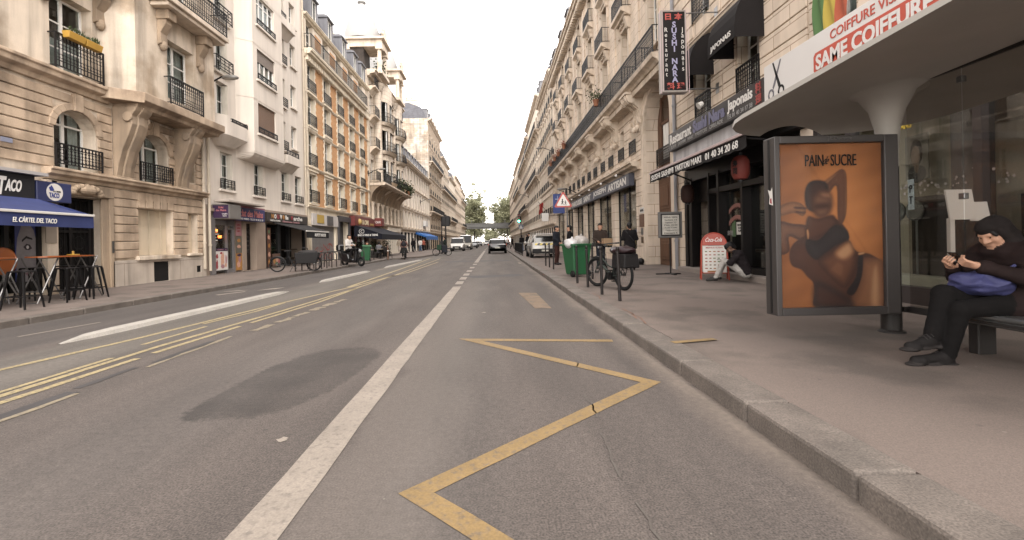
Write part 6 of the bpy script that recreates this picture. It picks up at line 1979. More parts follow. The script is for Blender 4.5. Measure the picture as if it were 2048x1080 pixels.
# advertising panel at the shelter's end
ap = thing('advertising_panel', 'dark framed bus stop advertising panel with an orange swimwear poster', 'advertising panel', (3.75, 5.15, .37))
PF = mat('panel_frame', (.034, .03, .029), rough=.42, var=.08)
X0, X1, Y0, Z0, Z1 = 3.07, 4.42, 5.06, .37, 2.33
px0, px1, pz0, pz1 = 3.13, 4.27, .455, 2.25
b = MB()
b.box(X0, px0, Y0, Y0 + .21, Z0, Z1); b.box(px1, X1, Y0, Y0 + .21, Z0, Z1); b.box(px0, px1, Y0, Y0 + .21, Z0, pz0); b.box(px0, px1, Y0, Y0 + .21, pz1, Z1)
b.build('frame', PF, ap, bevel=.008, bseg=2)
b = MB()
b.box(X0 - .006, X0 + .001, Y0 + .09, Y0 + .12, Z0 + .02, Z1 - .02)
b.build('side_groove', BLACKP, ap)
def printed_picture():
 """the printed photograph of the poster: soft-edged shapes in ink colours on a fine sheet"""
 nx, ny = 150, 240
 gx, gy = np.meshgrid(np.linspace(155, 665, nx), np.linspace(922, 110, ny))
 t = np.clip((gx - 155) / 510, 0, 1); v = np.clip((gy - 110) / 812, 0, 1)
 C = np.zeros((ny, nx, 3)); lo, hi = np.array([.15, .05, .012]), np.array([.35, .135, .04])
 g = np.exp(-((t - .62) ** 2 / .14 + (v - .4) ** 2 / .2))
 g += .1 * np.sin(gx * .03 + gy * .045) * np.sin(gx * .011 - gy * .02) - .14 * np.exp(-((gx - gy * .62 - 180) / 9) ** 2) - .12 * np.exp(-((gx - gy * .7 - 90) / 14) ** 2) * (v > .35)
 C[:] = lo + (hi - lo) * np.clip(g, 0, 1.1)[..., None]
 def sd(pts):
  P = []
  n = len(pts)
  for k in range(n):
   p = [np.array(pts[(k + q - 1) % n], float) for q in range(4)]
   for u in (0, .25, .5, .75):
    P.append(.5 * (2 * p[1] + (p[2] - p[0]) * u + (2 * p[0] - 5 * p[1] + 4 * p[2] - p[3]) * u * u + (3 * p[1] - p[0] - 3 * p[2] + p[3]) * u ** 3))
  ins = np.zeros(gx.shape, bool); d = np.full(gx.shape, 1e9)
  for k in range(len(P)):
   a, c = P[k], P[(k + 1) % len(P)]
   e = c - a; L2 = max(1e-6, e @ e)
   q = np.clip(((gx - a[0]) * e[0] + (gy - a[1]) * e[1]) / L2, 0, 1)
   d = np.minimum(d, np.hypot(gx - a[0] - q * e[0], gy - a[1] - q * e[1]))
   if a[1] != c[1]: ins ^= ((a[1] > gy) != (c[1] > gy)) & (gx < (c[0] - a[0]) * (gy - a[1]) / (c[1] - a[1]) + a[0])
  return np.where(ins, d, -d)
 ss = lambda x: np.clip(x, 0, 1) ** 2 * (3 - 2 * np.clip(x, 0, 1))
 K, Dk, Md, Lt, Hi = (.01, .007, .007), (.035, .013, .008), (.085, .033, .016), (.16, .07, .032), (.3, .16, .08)
 for pts, ce, cc, soft, wd in (
  ([(150, 500), (225, 505), (290, 515), (310, 560), (300, 610), (255, 590), (205, 570), (206, 642), (150, 648)], Dk, Md, 4, 30),
  ([(205, 650), (230, 600), (290, 560), (345, 500), (430, 480), (495, 545), (498, 590), (540, 650), (600, 662), (655, 700), (670, 740), (670, 925), (520, 925), (330, 925), (327, 850), (318, 800), (290, 770), (262, 735), (215, 712)], Dk, (.05, .019, .011), 5, 60),
  ([(150, 425), (215, 396), (268, 405), (292, 440), (275, 468), (230, 452), (150, 468)], Md, Lt, 4, 26),
  ([(236, 420), (292, 426), (292, 434), (240, 432)], Dk, Dk, 5, 5), ([(240, 442), (286, 448), (282, 456), (244, 451)], Dk, Dk, 5, 5),
  ([(380, 330), (430, 268), (470, 238), (492, 262), (494, 340), (488, 460), (466, 512), (446, 480), (444, 325), (405, 360), (350, 400), (318, 400), (330, 360)], (.06, .024, .013), Md, 5, 24),
  ([(478, 250), (490, 268), (491, 420), (480, 470), (484, 300)], Md, Lt, 7, 8), ([(360, 318), (430, 265), (466, 243), (440, 275), (380, 325)], Md, Lt, 8, 10),
  ([(285, 360), (305, 305), (350, 290), (395, 305), (405, 360), (385, 420), (340, 450), (295, 430)], K, (.03, .013, .01), 7, 30),
  ([(325, 370), (370, 345), (412, 365), (425, 420), (400, 470), (350, 480), (322, 440)], (.05, .02, .012), (.11, .05, .028), 16, 40),
  ([(360, 350), (410, 350), (418, 385), (370, 380)], Md, (.17, .08, .045), 20, 20), ([(335, 410), (400, 405), (405, 430), (340, 436)], Dk, Dk, 16, 10),
  ([(300, 470), (350, 480), (425, 465), (440, 520), (370, 570), (300, 590), (285, 540)], Dk, (.055, .021, .012), 8, 30),
  ([(292, 540), (300, 535), (305, 560), (300, 590), (294, 570)], Lt, Hi, 3, 6),
  ([(290, 585), (350, 588), (430, 515), (485, 542), (500, 588), (430, 622), (345, 688), (292, 645)], K, (.018, .013, .013), 4, 40),
  ([(345, 692), (430, 625), (498, 592), (520, 640), (545, 690), (520, 770), (470, 830), (400, 770)], Dk, Md, 6, 50),
  ([(430, 650), (498, 600), (524, 650), (490, 688), (450, 690)], Lt, Hi, 12, 26), ([(400, 740), (440, 690), (480, 720), (460, 780)], Md, (.12, .05, .025), 20, 25),
  ([(560, 690), (640, 688), (670, 722), (670, 925), (505, 925), (540, 790)], Md, Lt, 10, 60), ([(610, 720), (650, 730), (655, 925), (590, 925), (590, 820)], Lt, Hi, 26, 40),
  ([(545, 668), (566, 668), (560, 770), (520, 862), (482, 850), (530, 775)], K, K, 4, 10), ([(545, 656), (574, 653), (572, 663), (547, 668)], Lt, Hi, 4, 6),
  ([(330, 800), (420, 830), (500, 890), (505, 925), (330, 925)], K, Dk, 22, 40)):
  d = sd(pts)
  m_ = ss((d + soft) / (2 * soft))[..., None]
  f = ss(d / wd)[..., None]
  C = C * (1 - m_) + (np.array(ce) * (1 - f) + np.array(cc) * f) * m_
 X = px0 + (gx - 155) / 510 * (px1 - px0); Z = pz0 + (922 - gy) / 812 * (pz1 - pz0)
 me = bpy.data.meshes.new('poster')
 idx = np.arange(nx * ny).reshape(ny, nx)
 fs = np.stack([idx[:-1, :-1], idx[:-1, 1:], idx[1:, 1:], idx[1:, :-1]], -1).reshape(-1, 4)
 o_ = ap.location
 me.from_pydata([(a - o_.x, Y0 + .05 - o_.y, c - o_.z) for a, c in zip(X.ravel(), Z.ravel())], [], fs.tolist())
 at = me.color_attributes.new('print', 'FLOAT_COLOR', 'POINT')
 at.data.foreach_set('color', np.concatenate([C.reshape(-1, 3), np.ones((nx * ny, 1))], 1).astype('f').ravel())
 m = mat('poster_print_panel', (.3, .1, .03), rough=.6, var=0)
 n = m.node_tree.nodes.new('ShaderNodeAttribute'); n.attribute_name = 'print'
 m.node_tree.links.new(n.outputs['Color'], next(q for q in m.node_tree.nodes if q.type == 'BSDF_PRINCIPLED').inputs['Base Color'])
 me.materials.append(m)
 put_ = bpy.data.objects.new('poster', me); COL.objects.link(put_); put_.parent = ap
printed_picture()
lettering(ap, 'PAIN', (3.53, Y0 + .042, 2.065), (1, 0, 0), (0, 0, 1), .2, .125, BLACKT, bold=.0)
lettering(ap, 'de', (3.665, Y0 + .042, 2.065), (1, 0, 0), (0, 0, 1), .055, .09, BLACKT, bold=-.005, slant=.5)
lettering(ap, 'SUCRE', (3.85, Y0 + .042, 2.065), (1, 0, 0), (0, 0, 1), .28, .125, BLACKT, bold=.0)
lettering(ap, 'JCDecaux', (3.78, Y0 - .004, 2.29), (1, 0, 0), (0, 0, 1), .26, .04, mat('frame_letter', (.13, .125, .12), rough=.4, var=0), bold=.0)
b = MB(); b.box(px0, px1, Y0 + .02, Y0 + .026, pz0, pz1)
b.build('cover_glass', [glass('panel_glass', (.97, .97, .97), boost=-.042)], ap)
b = MB()
b.tube([(4.42, 5.2, .38), (4.5, 5.25, .38)], .04, 8); b.tube([(4.42, 5.2, 2.2), (4.5, 5.25, 2.2)], .04, 8)
b.build('hinge', SHD, ap)
t = thing('paper_sticker', 'torn white sticker on the side of the advertising panel', 'sticker', (X0, 5.1, 1.6))
b = MB(); b.prism([(Y0 + .03, 1.58), (Y0 + .1, 1.6), (Y0 + .09, 1.68), (Y0 + .12, 1.76), (Y0 + .07, 1.74), (Y0 + .04, 1.78)], lambda p, q, d: (d, p, q), X0 - .0085, X0 - .0075)
b.build('paper', WHITE, t)
b = MB(); b.prism([(Y0 + .05, 1.6), (Y0 + .085, 1.61), (Y0 + .08, 1.66), (Y0 + .055, 1.66)], lambda p, q, d: (d, p, q), X0 - .0095, X0 - .009)
b.build('print', PK[1], t)

# menu lectern behind the shelter glass
t = thing('menu_lectern', 'slim white menu lectern with sloping sheets behind the shelter glass', 'lectern', (5.9, 5.75, .13))
b = MB(); b.box(5.62, 5.68, 5.72, 5.78, .12, 1.42); b.build('leg', WHITE, t, bevel=.008)
b = MB(); b.box(5.5, 5.95, 5.55, 5.95, .12, .16); b.build('base', STEEL, t, bevel=.01)
for i, (x0, x1, z0, z1, m_) in enumerate(((5.6, 5.93, 1.4, 1.78, WHITE), (5.88, 6.12, 1.38, 1.62, WHITE))):
 b = MB(); b.hexa([(x0, 5.7 + .02 * i, z0), (x1, 5.7 + .02 * i, z0), (x1, 5.72 + .02 * i, z0), (x0, 5.72 + .02 * i, z0), (x0 + .06, 5.82, z1), (x1 + .06, 5.82, z1), (x1 + .06, 5.84, z1), (x0 + .06, 5.84, z1)])
 b.build('sheet', m_, t)
for r_, (z, w_) in enumerate(((1.68, .2), (1.62, .22), (1.56, .2), (1.5, .22))):
 lettering(t, ('CARTE', 'Coupe', 'Brushing', 'Couleur')[r_], (5.79, 5.73 + (z - 1.44) * .3, z), (1, 0, 0), (.14, .3, 1), w_, .02, BLACKT, bold=0)

# ================================================================== bollards
BOL = mat('bollard_brown', (.028, .022, .021), rough=.45, var=.12, vs=6)
def bollard(label, x, y, h=.98, lean=(0, 0), proto=[None], grp='slim dark bollards along the right kerb'):
 if proto[0] is None:
  t = thing('bollard', label, 'bollard', (x, y, .128), group=grp)
  b = MB(); b.lathe([(.031, 0), (.03, .35), (.028, h * .86), (.028, h * .87)], (x, y, .128), 14); b.build('post', BOL, t, smooth=40)
  b = MB(); b.lathe([(.028, h * .87), (.036, h * .875), (.036, h * .9), (.025, h * .91), (.025, h * .94), (.031, h * .95), (.031, h * .985), (.02, h), (.002, h + .003)], (x, y, .128), 14); b.build('head', BOL, t, smooth=40)
  b = MB(); b.lathe([(.029, h * .5), (.034, h * .505), (.034, h * .53), (.029, h * .535)], (x, y, .128), 14); b.build('collar', BOL, t, smooth=40)
  proto[0] = t
 else:
  t = dup(proto[0], (x, y, .128), label=label)
 t.rotation_euler = (lean[0], lean[1], 0)
for x, y, lab, ln in ((2.25, 8.39, 'slim dark bollard closest to the bus stop', (0, -.03)), (2.17, 9.43, 'slim dark bollard in front of the parked bicycle frame', (.01, -.015)), (2.19, 10.95, 'slim dark bollard between the bicycle and the green bin', (0, -.02)), (2.13, 12.0, 'slim dark bollard in front of the green wheelie bin', (0, -.01)), (2.78, 13.2, 'slim dark bollard behind the bicycle handlebar', (0, 0)), (2.28, 17.97, 'slim dark bollard by the white car, nearest of the trio', (0, .01)), (2.29, 19.35, 'slim dark bollard by the white car, middle of the trio', (0, 0)), (2.27, 20.54, 'slim dark bollard by the white car, farthest of the trio', (0, -.01))):
 bollard(lab, x, y, lean=ln)

# ================================================================== wheelie bins
BING = mat('bin_green', (.02, .12, .045), rough=.5, var=.1, vs=3, streak=.15)
def wheelie(label, loc, rz, lid=True, sc=1.0):
 t = thing('wheelie_bin', label, 'bin', loc, rz)
 def q(mb): return mb
 L_ = lambda mb, name, m, **kw: inst_mesh(mb, name, m, t, **kw)
 b = MB()
 w0, w1, d0, d1, h = .25 * sc, .33 * sc, .24 * sc, .36 * sc, 1.0 * sc
 b.hexa([(-w0, -d0, .06), (w0, -d0, .06), (w0, d0, .06), (-w0, d0, .06), (-w1, -d1, h), (w1, -d1, h), (w1, d1, h), (-w1, d1, h)])
 L_(b, 'body', BING, bevel=.03)
 b = MB()
 b.box(-w1 - .025, w1 + .025, -d1 - .025, -d1 + .015, h - .07, h); b.box(-w1 - .025, w1 + .025, d1 - .015, d1 + .025, h - .07, h)
 b.box(-w1 - .025, -w1 + .015, -d1 + .015, d1 - .015, h - .07, h); b.box(w1 - .015, w1 + .025, -d1 + .015, d1 - .015, h - .07, h)
 L_(b, 'rim', BING, bevel=.01)
 if lid:
  b = MB(); b.hexa([(-w1 - .03, -d1 - .03, h + .005), (w1 + .03, -d1 - .03, h + .005), (w1 + .03, d1 + .04, h + .005), (-w1 - .03, d1 + .04, h + .005), (-w1 + .02, -d1 + .05, h + .08), (w1 - .02, -d1 + .05, h + .08), (w1 - .02, d1, h + .08), (-w1 + .02, d1, h + .08)])
  L_(b, 'lid', BING, bevel=.02)
 for e in (-1, 1):
  b = MB(); b.cyl((e * w0 * 1.02, -d0 + .02, .1), (e * (w0 + .06) * 1.02, -d0 + .02, .1), .1, seg=18)
  L_(b, 'wheel', RUBBER, bevel=.01)
  b = MB(); b.cyl((e * (w0 + .06) * 1.02, -d0 + .02, .1), (e * (w0 + .066) * 1.02, -d0 + .02, .1), .05, seg=14)
  L_(b, 'hub', BLACKP)
 b = MB(); b.tube([(-w1 * .7, -d1 - .02, h - .02), (-w1 * .7, -d1 - .08, h - .01), (w1 * .7, -d1 - .08, h - .01), (w1 * .7, -d1 - .02, h - .02)], .015, 6)
 L_(b, 'handle', BING)
 return t
def inst_mesh(mb, name, m, parent, **kw):
 o = bpy.data.objects.new(name, mb.mesh(name, m, **kw))
 COL.objects.link(o)
 o.parent = parent
 return o
wheelie('green wheelie bin overflowing with bags beside the bollards and bicycle', (2.52, 14.25, .128), math.radians(22), lid=False)
def bag(label, loc, r, m, seed):
 t = thing('rubbish_bag', label, 'rubbish bag', loc)
 rr = random.Random(seed)
 b = MB(); b.ball((0, 0, 0), r, 22, 14)
 from mathutils import noise
 b.v = [tuple(Vector(v) * (1 + .22 * noise.noise(Vector(v) * 7 + Vector((seed, 0, 0))) + .1 * noise.noise(Vector(v) * 19))) for v in b.v]
 inst_mesh(b, 'sack', m, t, smooth=180)
 b = MB(); b.tube([(.02, 0, r[2] * .85), (.03, .01, r[2] * 1.05), (.06, .02, r[2] * 1.2)], [.05, .02, .045], 8)
 inst_mesh(b, 'knot', m, t)
bag('white plastic rubbish bag on top of the green bin', (2.33, 14.12, 1.14), (.22, .24, .15), mat('bag_white', (.42, .41, .41), rough=.4, var=.15, vs=7), 3)
bag('grey translucent rubbish bag behind the white one on the green bin', (2.66, 14.4, 1.19), (.25, .25, .18), mat('bag_grey', (.27, .25, .235), rough=.4, var=.25, vs=9), 8)
wheelie('green lidded wheelie bin at the café terrace beside the scooter', (-8.45, 30.6, .112), math.radians(10), lid=True)

# ================================================================== signs, lights, lamps
t = thing('school_sign', 'red bordered triangular school warning sign on a thin grey pole', 'road sign', (3.22, 21.4, .128))
def tri(mb, s, y, z, m=0, d=.004):
 h = s * .866
 pts = []
 for k in range(3):
  a = PI / 2 + k * 2 * PI / 3
  cx, cz = (s * .5) * math.cos(a), (s * .5) * math.sin(a)
  for j in range(-3, 4):
   aa = a + j * .3
   pts.append((cx + s * .075 * math.cos(aa), cz + s * .075 * math.sin(aa)))
 mb.prism(pts, lambda p, q, dd: (p, dd, z + q), y - d, y, m)
b = MB(); b.cyl((.18, .05, 0), (.18, .05, 3.2), .03, seg=10); inst_mesh(b, 'pole', mat('galvanised', (.2, .2, .2), rough=.5, metal=.5), t)
b = MB(); tri(b, .78, 0, 2.88, 0, .02); inst_mesh(b, 'plate', mat('sign_red_film', (.5, .08, .06), rough=.4), t)
b = MB(); tri(b, .58, -.021, 2.88, 0); inst_mesh(b, 'field', WHITE, t)
b = MB()
def kid(x, z, s):
 b.cyl((x, -.03, z + .155 * s), (x, -.026, z + .155 * s), .032 * s, seg=10)
 for p, q, r_ in (((0, .12), (0, .02), .026), ((0, .02), (.05, -.1), .017), ((0, .02), (-.06, -.08), .017), ((0, .1), (.07, .03), .012), ((0, .1), (-.06, .04), .012)):
  b.tube([(x + p[0] * s, -.028, z + p[1] * s), (x + q[0] * s, -.028, z + q[1] * s)], [r_ * s, r_ * s * .8], 5)
kid(-.04, 2.84, .95); kid(.1, 2.8, .72)
inst_mesh(b, 'pictogram', BLACKT, t)
ban = thing('shop_banner', 'blue hanging shop banner with a pale cross behind the school sign', 'banner', (4.65, 33, 3.15))
b = MB(); b.box(4.25, 5.07, 33, 33.03, 3.15, 4.53); b.build('cloth', mat('banner_blue', (.05, .08, .26), rough=.7, var=.12), ban)
b = MB(); b.box(4.56, 4.6, 32.985, 32.998, 3.85, 4.4); b.box(4.4, 4.76, 32.985, 32.997, 4.13, 4.19); b.build('cross', mat('banner_pale', (.3, .33, .42), rough=.7), ban)
b = MB(); b.cyl((5.1, 33.01, 4.5), (6.6, 33.01, 4.5), .02, seg=6); b.cyl((5.1, 33.01, 3.2), (6.6, 33.01, 3.2), .02, seg=6); b.build('bracket', IRON, ban)
t = thing('traffic_light', 'traffic light on a dark post showing green above a pedestrian plate', 'traffic light', (3.3, 60, .128))
b = MB(); b.cyl((.22, 0, 0), (.22, 0, 4.3), .07, seg=12); inst_mesh(b, 'post', IRON, t)
b = MB(); b.box(-.2, .14, -.15, .1, 3.45, 4.65); inst_mesh(b, 'head', BLACKP, t, bevel=.03)
for z, c_, e in ((4.42, (.1, .01, .01), 0), (4.05, (.1, .05, .01), 0), (3.67, (.1, 1., .6), 3.)):
 b = MB(); b.cyl((-.03, -.152, z), (-.03, -.17, z), .13, seg=16); inst_mesh(b, 'lamp', mat('signal%d' % int(z * 100), c_, rough=.3, var=0, emit=e), t)
b = MB(); b.box(-.1, .52, -.12, -.1, 2.65, 3.25); inst_mesh(b, 'crossing_plate', mat('plate_blue_grey', (.12, .13, .17), rough=.5), t)
b = MB(); b.add([(.0, -.125, 2.72), (.42, -.125, 2.72), (.21, -.125, 3.15)], [(0, 1, 2)]); inst_mesh(b, 'crossing_symbol', WHITE, t)
b = MB(); b.cyl((.21, -.128, 3.02), (.21, -.13, 3.02), .03, seg=8); b.tube([(.21, -.129, 2.98), (.21, -.129, 2.85), (.15, -.129, 2.75)], .02, 5); b.tube([(.21, -.129, 2.86), (.28, -.129, 2.75)], .02, 5); inst_mesh(b, 'walker', BLACKT, t)
t2 = thing('traffic_light', 'dark backs of traffic signals on a post beside the cargo tricycle', 'traffic light', (-4.75, 46, .108))
b = MB(); b.cyl((0, 0, 0), (0, 0, 3.9), .07, seg=12); inst_mesh(b, 'post', IRON, t2)
for x, rz_ in ((-.15, .3), (.22, -.5)):
 b = MB(); b.box(x - .2, x + .2, -.2, .2, 2.75, 3.75); inst_mesh(b, 'head', BLACKP, t2, bevel=.04)
b = MB(); b.box(-.45, .5, -.02, .02, 2.9, 3.7); inst_mesh(b, 'backboard', BLACKP, t2, bevel=.04)
t3 = thing('signal_post', 'plain dark post standing just before the signal backs', 'post', (-5.05, 45, .108))
b = MB(); b.cyl((0, 0, 0), (0, 0, 3.1), .055, seg=10); inst_mesh(b, 'post', IRON, t3)
b = MB(); b.box(-.16, .16, -.1, .1, .4, 1.3); inst_mesh(b, 'cabinet', BLACKP, t3, bevel=.02)
def wall_lamp(label, Fx, a, z, reach):
 t = thing('wall_lamp', label, 'street lamp', Fx.p(a, 0, z))
 b = MB(); Fx.box(b, a - .05, a + .05, 0, .1, z - .35, z + .2); b.tube([Fx.p(a, .1, z - .1), Fx.p(a, reach * .4, z + .12), Fx.p(a, reach * .75, z + .32), Fx.p(a, reach * .9, z + .33)], [.04, .035, .03, .03], 8)
 b.build('bracket', IRON, t)
 b = MB(); v0 = len(b.v); b.ball((0, 0, 0), (.17, .34, .11), 14, 8)
 c = Fx.p(a, reach + .08, z + .28); b.v = [(c[0] + v[1] * 1.0, c[1] + v[0], c[2] + max(-.045, v[2])) for v in b.v]
 b.build('lamp_head', mat('lamp_grey', (.2, .19, .175), rough=.45), t, smooth=60)
 b = MB(); b.ball((0, 0, 0), (.13, .28, .05), 12, 6); b.v = [(c[0] + v[1], c[1] + v[0], c[2] - .045 + min(0, v[2])) for v in b.v]
 b.build('lens', mat('lamp_lens', (.4, .37, .32), rough=.2), t)
wall_lamp('street lamp on a curved iron bracket between the stone and white houses', LF, 18.62, 7.75, 1.1)
wall_lamp('street lamp on the corner of the ochre house above the café', LF, 43.2, 7.9, 1.3)
wall_lamp('street lamp on the white low house beyond the domed house', LF, 74, 7.9, 1.4)
wall_lamp('street lamp bracketed at the far end of the long balcony', RF, 49.6, 10.8, 1.5)
wall_lamp('street lamp on the pale terrace above the traffic light', RF, 86, 9.5, 1.6)
wall_lamp('small street lamp on the wall above the blue banner', RF, 35.5, 4.85, 1.3)
fl_ = thing('red_flag', 'drooping red flag on a short slanted staff over the pavement', 'flag', (6.3, 58, 4.6))
b = MB()
for i in range(6):
 for j in range(6):
  q = lambda i, j: (5.7 + .5 * i / 6 + .06 * math.sin(j), 58 + .1 * math.sin(i * 1.7 + j), 5.9 - 1.2 * j / 6 - .25 * (1 - i / 6) + .12 * i / 6)
  b.quad(q(i, j), q(i + 1, j), q(i + 1, j + 1), q(i, j + 1))
b.build('cloth', mat('flag_red', (.42, .05, .04), rough=.85), fl_)
b = MB(); b.cyl((6.55, 58, 5.0), (5.6, 58, 6.1), .025, seg=6); b.build('staff', IRON, fl_)
sg = thing('projecting_sign', 'pale square shop sign projecting from the shuttered house', 'sign', (4.4, 40, 2.9))
b = MB(); b.box(4.15, 4.75, 40, 40.12, 2.9, 3.6); b.build('box', WHITE, sg, bevel=.02); b = MB(); b.cyl((4.75, 40.06, 3.4), (6.6, 40.06, 3.4), .02, seg=6); b.build('bracket', IRON, sg)

# restaurant menu stand and sandwich board
t = thing('menu_stand', 'framed menu board on a tall thin post near the oak door', 'menu stand', (5.42, 14.3, .128))
b = MB(); b.box(-.36, .36, -.05, .05, 1.12, 1.92); inst_mesh(b, 'frame', mat('menu_frame', (.12, .115, .11), rough=.45, metal=.4), t, bevel=.012)
b = MB(); b.box(-.3, .3, -.058, -.048, 1.18, 1.86); inst_mesh(b, 'backing', BLACKP, t)
b = MB(); b.box(-.26, .26, -.063, -.06, 1.22, 1.82); inst_mesh(b, 'menu_sheet', mat('menu_paper', (.36, .34, .3), rough=.7, var=.2, vs=9), t)
for i in range(7):
 lettering(t, ['MENU MIDI', 'Sashimi 14', 'Yakitori 12', 'Maki 10,50', 'Sushi 13,80', 'Tempura 15', 'Dessert 5'][i], (5.42, 14.3 - .066, .128 + 1.75 - i * .08), (1, 0, 0), (0, 0, 1), .4 - .03 * (i % 3), .045, BLACKT, bold=0)
b = MB(); b.cyl((0, .02, 0), (0, .02, 1.2), .022, seg=8); inst_mesh(b, 'post', IRON, t)
b = MB(); b.box(-.45, .3, -.02, .06, .0, .035); b.box(-.05, .05, -.35, .35, .0, .03); inst_mesh(b, 'foot', IRON, t, bevel=.006)
t = thing('sandwich_board', 'red arched sandwich board with a cola header and sushi photo menu', 'sandwich board', (5.83, 12.35, .128), math.radians(-20))
REDF = mat('board_red', (.42, .05, .02), rough=.45, var=.06)
def leaf(tilt, y0, name, front):
 b = MB()
 f = lambda p, q: (p, y0 + tilt * q, q)
 path = [(-.33, 0), (-.3, .9)] + [(-.3 * math.cos(k * PI / 10), .93 + .3 * math.sin(k * PI / 10)) for k in range(11)] + [(.3, .9), (.33, 0)]
 b.tube([f(*p) for p in path], .018, 8)
 b.tube([f(-.31, .18), f(.31, .18)], .014, 6); 
 inst_mesh(b, name, REDF, t, smooth=50)
 b = MB(); b.prism([(-.285, .9)] + [(-.285 * math.cos(k * PI / 10), .93 + .285 * math.sin(k * PI / 10)) for k in range(11)] + [(.285, .9)], lambda p, q, d: (p, y0 + tilt * q + d, q), -.006, .006)
 inst_mesh(b, 'header', REDF, t)
 b = MB(); b.prism([(-.28, .18), (.28, .18), (.28, .89), (-.28, .89)], lambda p, q, d: (p, y0 + tilt * q + d, q), -.006, .006)
 inst_mesh(b, 'menu_panel', mat('menu_white', (.5, .48, .44), rough=.5), t)
leaf(.16, -.24, 'front_frame', True); leaf(-.16, .16, 'rear_frame', False)
def on_board(s, p, q, w_, h_, m, **k):
 y = -.24 + .16 * q - .009
 rz_ = math.radians(-20)
 R_ = Matrix.Rotation(rz_, 3, 'Z')
 me = lettering(t, s, Vector((5.83, 12.35, .128)) + Vector((p, y, q)), (1, 0, 0), (0, .16, 1), w_, h_, m, **k)
on_board('Coca-Cola', 0, 1.05, .4, .11, WHITET, bold=.01, slant=.3)
on_board('MENUS SUSHI', 0, .84, .4, .045, mat('letter_red', (.4, .06, .05)), bold=.01)
rr = random.Random(4)
b = MB(); CC = [mat('dish_orange', (.4, .16, .05), rough=.6), mat('dish_brown', (.13, .06, .03), rough=.6), mat('dish_red', (.35, .06, .04), rough=.6), mat('dish_green', (.12, .18, .06), rough=.6)]
for r_ in range(6):
 for c_ in range(5):
  p, q = -.2 + c_ * .1, .74 - r_ * .088
  y = -.24 + .16 * q - .0085
  b.box(p - .032 * rr.uniform(.7, 1), p + .032 * rr.uniform(.7, 1), y - .002, y, q - .014, q + .012, rr.randrange(4))
b.box(-.18, .12, -.24 + .16 * .22 - .012, -.24 + .16 * .22 - .009, .2, .24, 0)
inst_mesh(b, 'dish_photos', CC, t)

# café tables and stools by the taco bar
ORT = mat('orange_top', (.36, .1, .025), rough=.35, var=.12, vs=2.5, coat=.3)
LEG = mat('table_leg', (.2, .19, .185), rough=.4, metal=.6)
def high_table(label, x, y, rz, ln=1.5):
 t = thing('high_table', label, 'table', (x, y, .112), rz, group='orange folding tables of the taco bar')
 b = MB(); n = 24
 pts = []
 for k in range(n):
  a = 2 * PI * k / n
  pts.append((ln / 2 * abs(math.cos(a)) ** .5 * (1 if math.cos(a) >= 0 else -1), .32 * abs(math.sin(a)) ** .6 * (1 if math.sin(a) >= 0 else -1)))
 b.prism(pts, lambda p, q, d: (p, q, d), .99, 1.02)
 inst_mesh(b, 'tabletop', ORT, t)
 for e in (-1, 1):
  b = MB()
  b.tube([(e * ln * .36 - .3, -.24, 0), (e * ln * .36 + .22, -.2, .99)], .017, 6); b.tube([(e * ln * .36 + .3, .24, 0), (e * ln * .36 - .22, .2, .99)], .017, 6)
  b.tube([(e * ln * .36 - .3, -.24, .01), (e * ln * .36 - .3, .24, .01)], .016, 6); b.tube([(e * ln * .36 - .2, -.23, .25), (e * ln * .36 - .2, .23, .25)], .012, 6)
  b.tube([(e * ln * .36 - .22, -.2, .98), (e * ln * .36 + .22, -.2, .98)], .012, 6)
  b.tube([(e * ln * .36 - .3, .24, 0), (e * ln * .36 + .22, .2, .99)], .015, 6); b.tube([(e * ln * .36 + .3, -.24, 0), (e * ln * .36 - .22, -.2, .99)], .015, 6)
  inst_mesh(b, 'leg', LEG, t)
high_table('long orange folding high table nearer the carved doorway', -10.05, 10.8, PI / 2 - .05, 1.35)
high_table('orange folding high table cut by the picture edge at the taco bar', -9.95, 8.75, PI / 2, 1.5)
t = thing('folded_table', 'round orange tabletop tipped upright behind the near high table', 'table', (-10.7, 10.15, .112))
b = MB(); b.cyl((0, -.03, .93), (0, .0, .93), .3, seg=26); inst_mesh(b, 'tabletop', ORT, t, bevel=.008)
b = MB()
for e in (-1, 1): b.tube([(e * .2, -.1, 0), (-e * .05, 0, .7)], .016, 6); b.tube([(e * .2, .2, 0), (e * .05, .02, .75)], .016, 6)
inst_mesh(b, 'leg', LEG, t)
def stool(label, x, y, rz, proto=[None]):
 if proto[0]:
  t = dup(proto[0], (x, y, .112), rz, label)
  return
 t = thing('bar_stool', label, 'stool', (x, y, .112), rz, group='black metal bar stools of the taco bar')
 SM = mat('stool_black', (.022, .02, .021), rough=.4, metal=.4)
 b = MB(); b.hexa([(-.16, -.16, .725), (.16, -.16, .725), (.16, .16, .725), (-.16, .16, .725), (-.15, -.15, .755), (.15, -.15, .755), (.15, .15, .755), (-.15, .15, .755)]); inst_mesh(b, 'seat', SM, t, bevel=.01)
 for ex in (-1, 1):
  for ey in (-1, 1):
   b = MB(); b.hexa([(ex * .22 - .012, ey * .22 - .012, 0), (ex * .22 + .012, ey * .22 - .012, 0), (ex * .22 + .012, ey * .22 + .012, 0), (ex * .22 - .012, ey * .22 + .012, 0), (ex * .135 - .02, ey * .135 - .02, .725), (ex * .135 + .02, ey * .135 - .02, .725), (ex * .135 + .02, ey * .135 + .02, .725), (ex * .135 - .02, ey * .135 + .02, .725)])
   inst_mesh(b, 'leg', SM, t)
 b = MB()
 q = .19
 b.tube([(-q, -q, .25), (q, -q, .25), (q, q, .25), (-q, q, .25)], .012, 6, closed=True)
 inst_mesh(b, 'footrest', SM, t)
 proto[0] = t
